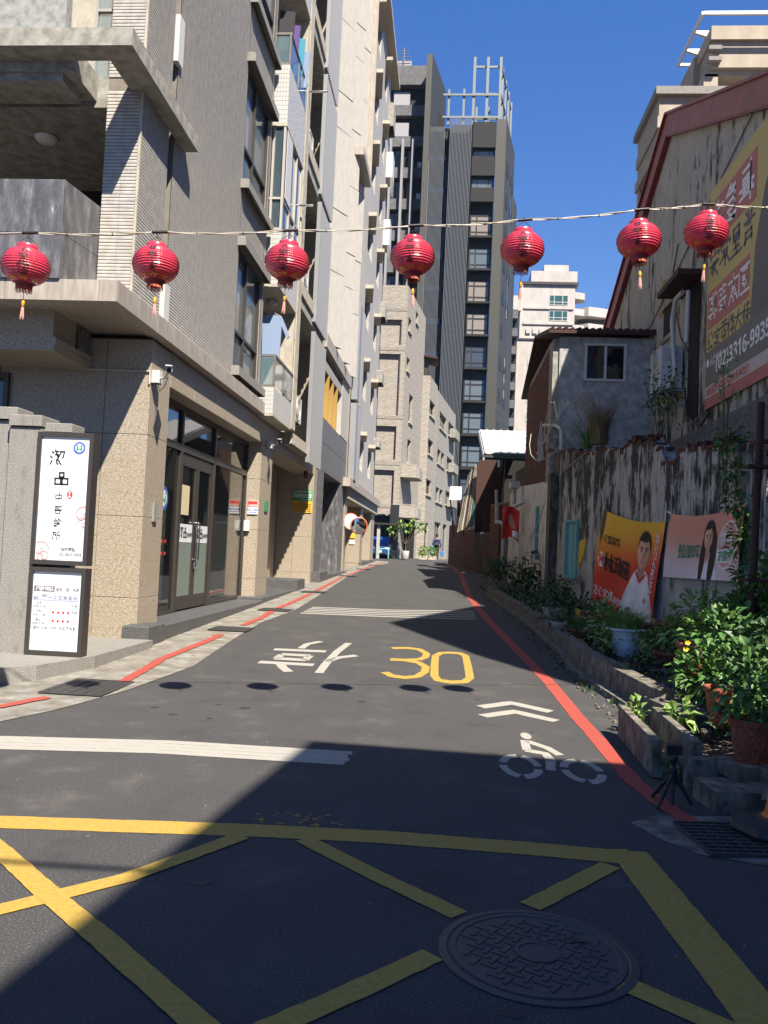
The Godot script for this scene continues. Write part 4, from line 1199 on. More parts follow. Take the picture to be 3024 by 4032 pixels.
func dark_tower() -> void:
	var o := thing("dark_tower", "dark grey high-rise with tall slatted screen, olive blade wall and steel roof frame", "building", Vector3(0, 1, -95))
	var b := MB.new()
	b.extr(PackedVector2Array([Vector2(-4.45, -92), Vector2(-3.8, -92), Vector2(-2.25, -100), Vector2(-2.95, -100)]), Vector3(0, 1, 0), FX, FZ, UP * 57.4)
	part(o, "blade_wall", b, M.olive_tile)
	for y in [[51.5, 54.0], [47.0, 50.5]]:
		var h := MB.new()
		h.extr(PackedVector2Array([Vector2(-3.06, -95.9), Vector2(-3.0, -95.9), Vector2(-2.3, -99.5), Vector2(-2.36, -99.5)]), Vector3(0, y[0], 0), FX, FZ, UP * (y[1] - y[0]))
		part(o, "opening", h, M.room_dark)  # dark slab on the wall, standing for the shade inside an opening
	# left part: floors behind white fins
	bx(o, "wall", M.charcoal, -12.0, -4.46, 1.0, 57.0, -99, -95.6)
	bx(o, "parapet", M.tower_grey, -9.5, -4.47, 56.3, 58.6, -96, -94.6)
	for k in 15:
		var y := 4.0 + k * 3.75
		bx(o, "spandrel", M.tower_grey, -9.5, -4.47, y, y + 1.25, -95.6, -94.9)
		if k > 11:
			bx(o, "wall_panel", M.tower_pale, -8.3, -6.4, y + 1.3, y + 3.0, -95.6, -95.2)
		else:
			bx(o, "wall_panel", M.tower_grey, -7.6, -7.0, y + 1.25, y + 3.4, -95.6, -95.25)
			bx(o, "wall_panel", M.tower_grey, -6.3, -5.95, y + 1.25, y + 3.4, -95.6, -95.25)
			bx(o, "pane", M.dark_glass, -8.2, -7.65, y + 1.3, y + 3.4, -95.6, -95.45)
			bx(o, "air_unit", M.white_plastic, -5.2, -4.7, y + 1.26, y + 2.0, -95.5, -95.1)
	for x in [-8.3, -6.9, -5.7]:
		bx(o, "fin", mat("pale_fin", srgb(0.22, 0.225, 0.235), 0.6), x - 0.18, x + 0.1, 1.0, 49.6, -95.0, -94.2)
	# slatted flank with window bands
	bx(o, "wall", M.charcoal, -3.9, -1.5, 1.0, 50.0, -96, -92.6)
	var s := MB.new()
	for i in 14:
		s.box(-3.72 + i * 0.125, -3.67 + i * 0.125, 1.0, 50.0, -92.4, -92.2)
	part(o, "slats", s, M.slat_grey, "stuff")
	bx(o, "edge_trim", M.aluminium, -3.79, -3.74, 1.0, 46.0, -92.3, -92.2)
	for k in 10:
		bx(o, "window_band", M.blue_glass if k % 2 else M.dark_glass, -3.72, -1.8, 46.1 - k * 3.76, 46.75 - k * 3.76, -92.45, -92.38)
		bx(o, "wall_panel", M.frame_black, -1.95, -1.5, 42.9 - k * 3.76, 46.0 - k * 3.76, -92.45, -92.37)  # black panel standing for the dark of a recess
	# tall screen
	bx(o, "screen_back", M.charcoal, -1.48, 1.1, 1.0, 50.2, -92.9, -92.2)
	bx(o, "screen_side", M.charcoal, 1.06, 1.12, 1.0, 50.3, -92.2, -91.2)
	s = MB.new()
	for i in 17:
		s.box(-1.46 + i * 0.157, -1.395 + i * 0.157, 1.0, 50.5, -91.4, -91.2)
	part(o, "screen_slats", s, M.slat_grey, "stuff")
	for k in 13:
		bx(o, "screen_rail", M.slat_grey, -1.46, 1.1, 3.2 + k * 3.75, 3.26 + k * 3.75, -91.58, -91.4)
	# window bays
	bx(o, "wall", M.frame_black, 1.12, 3.75, 1.0, 50.4, -96, -93.2)
	for k in 9:
		var y := 7.5 + k * 3.75
		window_unit(o, Vector3(1.2, y, -92.9), FX, FZ, 2.5, 2.55, [0.75], [0.6, 1.9], M.frame_black, M["tower_pane_%d" % [2, 1, 1, 1, 2, 0, 0, 1, 0][k]], 0.15)
		bx(o, "sill_slab", M.charcoal, 1.12, 3.75, y - 0.3, y - 0.06, -93, -92.1)
	for y in [[41.3, 42.9], [44.3, 46.5], [47.55, 50.5]]:
		bx(o, "spandrel", M.charcoal, 1.12, 3.75, y[0], y[1], -93, -92.05)
	for y in [[42.95, 1.28], [46.55, 0.95]]:
		window_unit(o, Vector3(1.2, y[0], -92.6), FX, FZ, 2.5, y[1], [0.6, 1.9], [], M.frame_black, M.window_glass, 0.08)
		bx(o, "curtain", M.sign_white, 1.3, 3.5, y[0] + 0.05, y[0] + y[1] - 0.1, -92.9, -92.85)
	# olive corner with square openings along the flank
	b = MB.new()
	b.extr(PackedVector2Array([Vector2(3.76, -92), Vector2(4.85, -92), Vector2(6.4, -100), Vector2(4.2, -101)]), Vector3(0, 1, 0), FX, FZ, UP * 49.8)
	part(o, "corner_wall", b, M.olive_tile)
	b = MB.new()
	b.extr(PackedVector2Array([Vector2(4.3, -100.05), Vector2(6.45, -100.05), Vector2(7.15, -103.6), Vector2(4.2, -104)]), Vector3(0, 1, 0), FX, FZ, UP * 44.5)
	part(o, "flank_wall", b, M.olive_tile)
	var d := Vector3(1.55, 0, -8).normalized()
	for k in 11:
		var y := 8.4 + k * 3.75
		for a in [[1.4, 1.5, 1.5], [4.6, 0.8, 1.0], [6.4, 0.9, 1.2]]:
			if a[0] > 2.0 and k % 3 == 2:
				continue
			var h := MB.new()
			h.obox(Transform3D(Basis(d, UP, UP.cross(d) * -1.0), Vector3(4.85, y, -92) + d * (a[0] + a[1] * 0.5)), Vector3(a[1], a[2], 0.1))
			part(o, "window", h, M.frame_black)
	for k in 4:
		var h := MB.new()
		h.obox(Transform3D(Basis(d, UP, UP.cross(d) * -1.0), Vector3(4.85, 13.0 + k * 9.5, -92) + d * 5.7), Vector3(0.6, 5.0, 0.08))
		part(o, "glass_strip", h, M.blue_glass)
	# steel frame on the roof
	var f := mat("frame_blue_grey", srgb(0.15, 0.175, 0.18), 0.5, 0.1)
	for x in [-1.75, -0.05, 1.5, 3.0]:
		bx(o, "roof_post", f, x - 0.12, x + 0.12, 50.2, 54.4 + 0.05 * x, -92.4 - (4.0 if x > 1.2 else 0.0), -92.15 - (4.0 if x > 1.2 else 0.0))
	for x in [1.05, 2.55, 4.0]:
		bx(o, "roof_post", f, x - 0.15, x + 0.15, 50.2, 58.1, -92.4, -92.1)
	for k in 4:
		var x := 4.35 + k * 0.5
		bx(o, "roof_post", f, x - 0.12, x + 0.12, 50.2, 57.9, -94.4 - k * 2.4, -94.1 - k * 2.4)
	for y in [50.9, 53.5]:
		bx(o, "roof_rail", f, -2.4, 3.85, y, y + 0.22, -92.1, -91.95)
	for y in [57.0, 53.8, 50.95]:
		bx(o, "roof_rail", f, 1.05, 4.0, y + 0.01, y + 0.25, -92.56, -92.41)
		var r := MB.new()
		r.bar(Vector3(4.1, y + 0.1, -92.3), Vector3(5.85, y + 0.1, -101.6), 0.15, 0.2)
		part(o, "roof_rail", r, f)
	var an := MB.new()
	an.tube([Vector3(-7.3, 58.5, -95), Vector3(-7.3, 61.0, -95)], 0.05)
	for i in 4:
		an.tube([Vector3(-8.2 + i * 0.1, 59.4 + i * 0.4, -95), Vector3(-6.4 - i * 0.1, 59.5 + i * 0.4, -95)], 0.04)
	part(o, "aerial", an, M.frame_grey)

func white_tower() -> void:
	var o := thing("white_tower", "white high-rise far down the street with green-glazed windows and rooftop lift room", "building", Vector3(17, 0, -152))
	bx(o, "wall", M.white_render, 12.0, 21.4, 0, 51.0, -165, -150)
	bx(o, "roof_edge", M.frame_bronze, 11.7, 21.9, 51.0, 51.5, -165, -149.6)
	bx(o, "rooftop_room", M.white_render, 13.6, 22.0, 51.5, 54.3, -164, -152)
	bx(o, "rooftop_room", M.white_render, 16.0, 20.5, 54.3, 55.8, -164, -153)
	for k in 9:
		var y := 47.3 - k * 2.85
		if k < 2 or k > 3:
			window_unit(o, Vector3(16.8, y, -149.95), FX, FZ, 3.4, 1.9, [0.9, 2.4], [0.6], M.frame_pale, M.teal_glass, 0.12)
		bx(o, "band", M.white_render, 12.2, 21.2, y - 0.75, y - 0.35, -150.1, -149.75)
	for k in 3:
		bx(o, "vent_box", M.frame_pale, 12.8 + k * 1.2, 13.6 + k * 1.2, 42.0, 42.9, -150.1, -149.7)
	bx(o, "lower_wall", M.white_render, 11.2, 22.5, 0, 40.6, -162, -149.2)
	bx(o, "ledge", M.frame_bronze, 11.0, 22.7, 40.6, 40.9, -162, -149.0)
	for k in 9:
		bx(o, "window_slot", M.frame_pale, 13.2, 21.0, 36.0 - k * 3.4, 37.3 - k * 3.4, -149.3, -149.12)
	bx(o, "corner_post", M.frame_pale, 11.6, 12.0, 40.9, 51.0, -150.3, -149.7)
	for k in 5:
		var c := MB.new()
		c.extr(PackedVector2Array([Vector2(21.5, -150.5), Vector2(23.3, -151.2), Vector2(23.6, -153), Vector2(21.5, -154)]), Vector3(0, 48.8 - k * 3.0, 0), FX, FZ, UP * 1.2)
		part(o, "balcony", c, M.white_render)
	var p := thing("white_side_block", "white block with angled balconies right of the white high-rise", "building", Vector3(25, 0, -158))
	for k in 6:
		var c := MB.new()
		c.extr(PackedVector2Array([Vector2(22.6, -155), Vector2(24.5, -153.6), Vector2(28.5, -155), Vector2(28.5, -160), Vector2(22.6, -160)]), Vector3(0, 46.6 - k * 3.1, 0), FX, FZ, UP * 1.7)
		part(p, "balcony", c, M.white_render)
	bx(p, "wall", M.room_mid, 23.0, 28.0, 0, 48.0, -162, -156)
	var g := thing("grey_balcony_block", "dark grey apartment block with stacked balconies left of the white high-rise", "building", Vector3(9, 0, -146))
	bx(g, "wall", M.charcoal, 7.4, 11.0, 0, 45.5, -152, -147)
	bx(g, "lift_room", M.white_render, 9.2, 11.6, 45.5, 48.2, -152, -147.5)
	for k in 13:
		bx(g, "balcony", M.tower_grey, 7.2, 11.0, 43.6 - k * 3.2, 45.0 - k * 3.2, -147.0, -145.8)
		bx(g, "pane", M.dark_glass, 8.0, 10.2, 42.0 - k * 3.2, 43.4 - k * 3.2, -147.05, -146.95)
	var k2 := thing("black_block", "dark flat-roofed block with rooftop greenery behind the red gable", "building", Vector3(33, 0, -170))
	bx(k2, "wall", M.charcoal, 31.0, 42.0, 0, 52.0, -185, -170)
	bx(k2, "parapet", M.frame_black, 30.0, 42.0, 44.0, 45.5, -175, -169)
	var lf := MB.new()
	foliage(lf, Vector3(34, 53.4, -172), Vector3(3.2, 2.2, 1.5), 260, 0.5)
	part(k2, "rooftop_foliage", lf, M.leaf)

func beige_tower() -> void:
	var o := thing("beige_tower", "beige tiled apartment tower with cornices and white pergola rail above the gable", "building", Vector3(10, 0, -36))
	var X := 7.55
	bx(o, "wall", M.beige_tile, X + 0.5, 14.0, 0, 17.2, -35.5, -32.4)
	for z in [[-32.6, -32.0], [-35.6, -35.1]]:
		bx(o, "pier", M.beige_tile, X, X + 0.9, 0, 17.3, z[0], z[1])
	for k in 5:
		bx(o, "spandrel", M.beige_tile, X + 0.06, X + 0.5, 2.0 + k * 3.3, 3.2 + k * 3.3, -35.6, -32.1)
		bx(o, "ledge", M.frame_bronze, X - 0.05, X + 0.5, 3.2 + k * 3.3, 3.3 + k * 3.3, -35.6, -32.05)
	for c in [[17.3, 17.7, 0.1], [17.7, 18.3, 0.0], [18.3, 18.75, 0.08], [18.75, 19.55, 0.02]]:
		bx(o, "cornice", M.beige_tile, X - c[2], 14.0, c[0], c[1], -35.6, -32.0 + c[2])
	bx(o, "parapet_cap", M.grey_granite, X - 0.2, 14.0, 19.55, 19.85, -35.7, -31.75)
	# stair tower above
	for x in [[9.35, 10.0], [12.6, 13.2]]:
		bx(o, "pier", M.beige_tile, x[0] + 0.1, x[1], 19.85, 21.0, -33.6, -32.9)
	bx(o, "wall", M.beige_tile, 10.9, 14.0, 19.85, 21.2, -40, -34.2)
	bx(o, "ceiling", M.beige_tile, 9.5, 14.5, 20.9, 21.15, -40, -32.9)
	bx(o, "wall", M.beige_tile, 9.7, 14.5, 21.15, 22.2, -40, -32.7)
	bx(o, "cornice", M.beige_tile, 9.6, 14.5, 22.2, 22.75, -40, -32.55)
	bx(o, "wall", M.beige_tile, 9.45, 10.0, 19.85, 22.6, -38.5, -34.4)
	for y in [21.3, 21.75]:
		bx(o, "bracket", M.grey_granite, 9.5, 10.0, y, y + 0.16, -32.75, -32.45)
	var w: Material = M.white_plastic
	bx(o, "pergola_rail", mat("white_steel", srgb(0.7, 0.7, 0.7), 0.4), 9.02, 9.12, 22.78, 22.9, -35.4, -31.9)
	bx(o, "pergola_rail", w, 9.13, 14.5, 22.78, 22.92, -32.0, -31.9)
	bx(o, "pergola_rail", w, 9.13, 10.2, 22.79, 22.9, -35.4, -35.3)
	for z in [-33.0, -34.2]:
		var t := MB.new()
		t.hexa([Vector3(9.13, 22.78, z - 0.05), Vector3(10.1, 22.45, z - 0.05), Vector3(10.1, 22.45, z - 0.3), Vector3(9.13, 22.78, z - 0.15), Vector3(9.13, 22.88, z - 0.05), Vector3(10.1, 22.88, z - 0.05), Vector3(10.1, 22.88, z - 0.3), Vector3(9.13, 22.88, z - 0.15)])
		part(o, "pergola_beam", t, w)

func right_houses() -> void:
	# gable house along the street
	var o := thing("gable_house", "grey rendered gable house with dark red roof trim, side wall to the street", "building", Vector3(9, 0, -20))
	var X := 5.1
	var b := MB.new()
	b.uvs = Vector2(1 / 8.0, 1 / 10.0)
	b.uvo = Vector2(-27.6, 12.5)
	var zc := -20.3
	b.extr(PackedVector2Array([Vector2(-27.6, 0.0), Vector2(-27.6, 9.0), Vector2(zc, 12.2), Vector2(-13.0, 9.0), Vector2(-13.0, 0.0)]), Vector3(X, 0, 0), FZ, UP, Vector3(10, 0, 0))
	part(o, "wall", b, M.gable_render)
	for s in [[zc, 12.5, -13.9, 9.7], [zc, 12.5, -27.8, 9.15], [-13.9, 9.7, -12.4, 9.05]]:
		var t := MB.new()
		var a := Vector3(X - 0.14, s[1], s[0])
		var e := Vector3(X - 0.14, s[3], s[2])
		var dn := Vector3(0, -0.52, 0)
		t.hexa([a + dn, a + dn + FX * 0.12, e + dn + FX * 0.12, e + dn, a, a + FX * 0.12, e + FX * 0.12, e])
		part(o, "roof_trim", t, M.red_trim)
		t = MB.new()
		var up := Vector3(0, 0.06, 0)
		t.hexa([a - FX * 0.06, a + FX * 10, e + FX * 10, e - FX * 0.06, a - FX * 0.06 + up, a + FX * 10 + up, e + FX * 10 + up, e - FX * 0.06 + up])
		part(o, "roof_sheet", t, M.red_trim)
		t = MB.new()
		var lo := Vector3(0.02, -0.5, 0)
		t.hexa([a + lo + dn * 0.1, a + lo + dn * 0.1 + FX * 0.16, e + lo + dn * 0.1 + FX * 0.16, e + lo + dn * 0.1, a + lo, a + lo + FX * 0.16, e + lo + FX * 0.16, e + lo])
		part(o, "roof_trim", t, M.red_trim)
	# lower bare concrete blocks
	var rows := []
	for j in 14:
		rows.append(1.6 + j * 0.21)
	for j in 13:
		var us := [0.0]
		while us[-1] < 7.0:
			us.append(us[-1] + 0.42)
		panels(o, "block", M.block_wall, Vector3(X, 0, -12.8 - (0.21 if j % 2 else 0.0)), -FZ, -FX, us, [rows[j], rows[j + 1]], 0.012, 0.012)
	bx(o, "opening", M.room_dark, X - 0.02, X + 0.2, 6.93, 7.72, -20.5, -19.55)  # solid wall behind; the dark box paints the shade of a hole
	var hl := MB.new()
	hl.extr(PackedVector2Array([Vector2(-20.62, 6.85), Vector2(-19.45, 6.85), Vector2(-19.45, 7.78), Vector2(-20.62, 7.78), Vector2(-20.62, 7.68), Vector2(-19.55, 7.68), Vector2(-19.55, 6.95), Vector2(-20.62, 6.95)]), Vector3(X - 0.06, 0, 0), FZ, UP, FX * 0.06)
	part(o, "window_surround", hl, M.gable_render)
	bx(o, "opening", M.room_dark, X - 0.02, X + 0.2, 4.6, 7.5, -18.3, -17.55)  # dark box set on the wall for the shade of a doorway-sized hole
	bx(o, "canopy", M.rust, X - 0.55, X, 7.5, 7.62, -19.0, -17.3)
	var tp := MB.new()
	for k in 2:
		tp.q(Vector3(X - 0.012, 7.6 + 0.45 * k, -21.0 + 0.12 * k), Vector3(X - 0.012, 7.63 + 0.43 * k, -20.62 + 0.16 * k), Vector3(X - 0.012, 8.06 + 0.4 * k, -20.5 + 0.12 * k), Vector3(X - 0.012, 8.05 + 0.42 * k, -20.85 + 0.1 * k))
	part(o, "cardboard", tp, mat("cardboard", srgb(0.38, 0.22, 0.07), 0.9))
	# vertical stains run down from the roof in soot-coloured paint-thin layers
	var hv := MB.new()
	hv.tube([Vector3(X - 0.25, 7.35, -18.0), Vector3(X - 0.3, 7.3, -18.35), Vector3(X - 0.3, 6.9, -18.6), Vector3(X - 0.28, 6.3, -18.55), Vector3(X - 0.26, 5.75, -18.4), Vector3(X - 0.3, 5.45, -18.5), Vector3(X - 0.4, 5.3, -18.7)], 0.055, 0.055, 8)
	hv.tube([Vector3(X - 0.2, 7.3, -17.75), Vector3(X - 0.2, 6.2, -17.8)], 0.05, 0.05, 8)
	single("insulated_pipe", "white insulated pipe pair curving down the gable wall to the air conditioner", "pipe", hv, M.white_plastic, Vector3(X, 5.3, -18.4))
	var cb := MB.new()
	cb.tube([Vector3(X - 0.03, 9.6, -14.2), Vector3(X - 0.03, 8.9, -17.0), Vector3(X - 0.03, 7.6, -22.0), Vector3(X - 0.03, 7.0, -24.5)], 0.012)
	cb.tube([Vector3(X - 0.03, 8.9, -19.3), Vector3(X - 0.05, 8.4, -19.6), Vector3(X - 0.03, 7.4, -19.4), Vector3(X - 0.03, 6.6, -18.9), Vector3(X - 0.03, 5.6, -17.6)], 0.014)
	cb.tube([Vector3(X - 0.1, 5.3, -18.2), Vector3(X - 0.15, 4.6, -17.8), Vector3(X - 0.1, 4.3, -17.0), Vector3(X - 0.05, 4.5, -16.6)], 0.02)
	single("wall_cables", "thin dark cables strung across the grey gable wall", "cable", cb, M.black_plastic, Vector3(X, 7.5, -18))
	# air conditioner on a bracket
	var ac := thing("wall_air_conditioner", "large white twin-fan air conditioner on a steel bracket on the gable wall", "air conditioner", Vector3(4.3, 5.2, -19.0))
	air_unit(ac, 0.5, 0.98, 0.92, true)
	ac.rotation.y = -PI / 2
	ac.position = Vector3(4.81, 5.36, -19.05)
	var br := MB.new()
	for s in [-0.5, 0.5]:
		br.bar(Vector3(s, -0.03, 0.28), Vector3(s, -0.03, -0.42), 0.05, 0.05)
		br.bar(Vector3(s, -0.03, 0.25), Vector3(s, -0.5, -0.42), 0.04, 0.04)
	br.bar(Vector3(-0.6, -0.04, 0.2), Vector3(0.6, -0.04, 0.2), 0.05, 0.04)
	part(ac, "bracket", br, M.aluminium)
	poster(X)
	# projecting grey room with the white window
	var h := thing("grey_house", "small grey rendered house with white sliding window and corrugated roof edge", "building", Vector3(3.8, 0, -23))
	b = MB.new()
	b.holes(Vector3(2.72, 0.0, -21.5), FX, UP, Vector3(0, 0, -0.25), 2.38, 7.25, [Rect2(0.64, 6.11, 1.06, 0.98)])
	part(h, "wall", b, M.grey_render)
	window_unit(h, Vector3(3.36, 6.11, -21.52), FX, FZ, 1.06, 0.98, [0.53], [], M.white_plastic, M.dark_glass, 0.06, 0.12)
	bx(h, "curtain", mat("lace", srgb(0.2, 0.21, 0.23), 0.9), 3.92, 4.36, 6.15, 7.05, -21.85, -21.8)
	bx(h, "inner_wall", M.room_dark, 2.8, 5.1, 0, 7.0, -28.4, -22.4)
	bx(h, "pilaster", M.board_concrete, 2.56, 2.715, 3.0, 7.2, -22.3, -21.55)
	bx(h, "brick_wall_back", M.mortar, 2.58, 2.8, 3.0, 7.3, -28.6, -22.32)
	var mm := MB.new()
	brick_rows(mm, Vector3(2.58, 3.2, -22.32), -FZ, -FX, 6.2, 4.0)
	part(h, "brick_courses", mm, M.brick, "stuff")
	var zz := -21.3
	for i in 16:
		var r := MB.new()
		var x0 := 2.45 + i * 0.17
		r.tube([Vector3(x0 + 0.06, 7.4, zz + 0.02 * (i % 3)), Vector3(x0 + 0.06, 8.2, -25.0)], 0.05, 0.05, 6)
		part(h, "roof_ridge", r, M.rust)
	var rs := MB.new()
	rs.hexa([Vector3(2.4, 7.28, -21.25), Vector3(5.1, 7.28, -21.25), Vector3(5.1, 8.1, -25), Vector3(2.4, 8.1, -25), Vector3(2.4, 7.36, -21.25), Vector3(5.1, 7.36, -21.25), Vector3(5.1, 8.18, -25), Vector3(2.4, 8.18, -25)])
	rs.hexa([Vector3(2.4, 8.1, -25), Vector3(5.1, 8.1, -25), Vector3(5.1, 7.0, -29), Vector3(2.4, 7.0, -29), Vector3(2.4, 8.18, -25), Vector3(5.1, 8.18, -25), Vector3(5.1, 7.08, -29), Vector3(2.4, 7.08, -29)])
	part(h, "roof_sheet", rs, M.rust)
	bx(h, "wall_box", M.board_concrete, 2.5, 2.72, 4.3, 4.7, -22.0, -21.4)
	# unseen houses outside the picture, shaped and placed to shade the street
	var c := thing("unseen_corner_house", "unseen corner house out of the picture to the right, shading the near road", "building", Vector3(7, 0, 6))
	b = MB.new()
	b.extr(PackedVector2Array([Vector2(2.78, 0.06), Vector2(6.9, 0.26), Vector2(6.9, 14), Vector2(1.9, 14), Vector2(2.34, 3.78)]), Vector3(0, -0.1, 0), FX, FZ, UP * 9.1)
	part(c, "wall", b, M.tile_taupe)  # out of view, its roof edges set to shade the near road
	bx(c, "door", M.frame_bronze, 4.0, 5.0, 0, 2.2, 0.0, 0.1)
	var pc := MB.new()
	pc.tube([Vector3(-9, 6.2, 0.75), Vector3(-3, 5.9, 0.7), Vector3(3.0, 6.1, 0.6)], 0.022)
	single("unseen_cable", "unseen overhead cable behind the camera, shading a thin line on the road", "cable", pc, M.black_plastic, Vector3(0, 6, 0.7))  # out of view, placed to cast the thin shadow on the near road
	var n := thing("unseen_shading_house", "unseen house outside the picture, its tall roof board shaped to shade the road", "building", Vector3(8, 0, -8))
	b = MB.new()
	b.box(5.4, 12.0, -0.1, 5.6, -12.4, -2.6)  # unseen, kept low so the sun passes over it to the plants
	part(n, "wall", b, M.plain_render)
	b = MB.new()
	b.extr(PackedVector2Array([Vector2(-12.3, 8.6), Vector2(-12.3, 11.3), Vector2(-4.44, 15.5), Vector2(-3.4, 11.8), Vector2(-3.2, 8.6)]), Vector3(5.4, 0, 0), FZ, UP, Vector3(1.2, 0, 0))
	part(n, "roof_shade_board", b, M.plain_render)  # unseen board, outlined to throw the wedge of shade on the road
	for z in [-11.5, -8.0, -4.0]:
		bx(n, "shade_board_post", M.dark_metal, 5.9, 6.1, 5.6, 8.6, z - 0.1, z + 0.1)
	bx(n, "door", M.frame_bronze, 5.3, 5.42, 0, 2.1, -8, -7)

# a split air-conditioner outdoor unit in its own axes: width along x, standing on y = 0, fan to +z
func air_unit(root: Node3D, dep: float, h: float, w: float, twin: bool) -> void:
	root.set_meta("own_axes", true)
	var b := MB.new()
	b.cham(-w / 2, w / 2, 0.03, h, -dep / 2, dep / 2, 0.025)
	part(root, "casing", b, M.white_plastic)
	for s in [-0.35, 0.35]:
		b = MB.new()
		b.box(s * w - 0.05, s * w + 0.05, 0, 0.032, -dep / 2 + 0.02, dep / 2 - 0.02)
		part(root, "foot", b, M.dark_metal)
	var cs := [[0.0, h * 0.28], [0.0, h * 0.75]] if twin else [[-w * 0.14, h * 0.52]]
	for c in cs:
		var r := (h * 0.21 if twin else h * 0.4)
		b = MB.new()
		var ring := PackedVector2Array()
		for i in 24:
			ring.append(Vector2(cos(TAU * i / 24), sin(TAU * i / 24)) * r)
		b.face(ring, Vector3(c[0], c[1], dep / 2 + 0.003), FX, UP)
		part(root, "fan_opening", b, M.room_mid)
		b = MB.new()
		for k in 7:
			var rr := r * (k + 1) / 7.0
			var pts := []
			for i in 25:
				pts.append(Vector3(c[0] + cos(TAU * i / 24) * rr, c[1] + sin(TAU * i / 24) * rr, dep / 2 + 0.012))
			b.tube(pts, 0.004 if k < 6 else 0.012, -1.0, 4)
		for k in 8:
			b.tube([Vector3(c[0], c[1], dep / 2 + 0.014), Vector3(c[0] + cos(TAU * k / 8) * r, c[1] + sin(TAU * k / 8) * r, dep / 2 + 0.014)], 0.004, -1.0, 4)
		part(root, "fan_grille", b, M.white_plastic)
	# side slots
	b = MB.new()
	for i in (0 if twin else 10):
		for s in 3:
			b.box(-w / 2 - 0.002, -w / 2 + 0.01, 0.1 + i * (h - 0.2) / 10.0, 0.1 + (i + 0.55) * (h - 0.2) / 10.0, -dep * 0.42 + s * dep * 0.29, -dep * 0.42 + (s + 0.8) * dep * 0.29)
	if twin:
		b.box(w / 2, w / 2 + 0.004, h * 0.62, h * 0.83, -0.02, 0.16)
		b.box(w / 2, w / 2 + 0.006, h * 0.86, h * 0.9, -0.02, 0.16)
	part(root, "side_slots" if not twin else "service_cover", b, M.room_dark if not twin else M.frame_pale)

func brick_rows(b: MB, o: Vector3, u: Vector3, out: Vector3, w: float, h: float, slope := 0.0) -> void:
	var rows := int(h / 0.073)
	for j in rows:
		var x := -0.11 if j % 2 else 0.0
		while x < w:
			var x0 := maxf(x, 0.0)
			var x1 := minf(x + 0.212, w)
			if x1 - x0 > 0.04 and rng.randf() > 0.02:
				var a := o + u * x0 + UP * (j * 0.073)
				var d := u * (x1 - x0)
				var f := out * rng.randf_range(0.006, 0.022)
				var e := UP * 0.06
				b.qo(a + f, a + d + f, a + d + e + f, a + e + f, out)
				b.qo(a + e + f, a + d + e + f, a + d + e, a + e, UP)
				b.qo(a + f, a + d + f, a + d, a, -UP)
				b.qo(a + d + f, a + d, a + d + e, a + d + e + f, u)
				b.qo(a + f, a, a + e, a + e + f, -u)
			x += 0.222

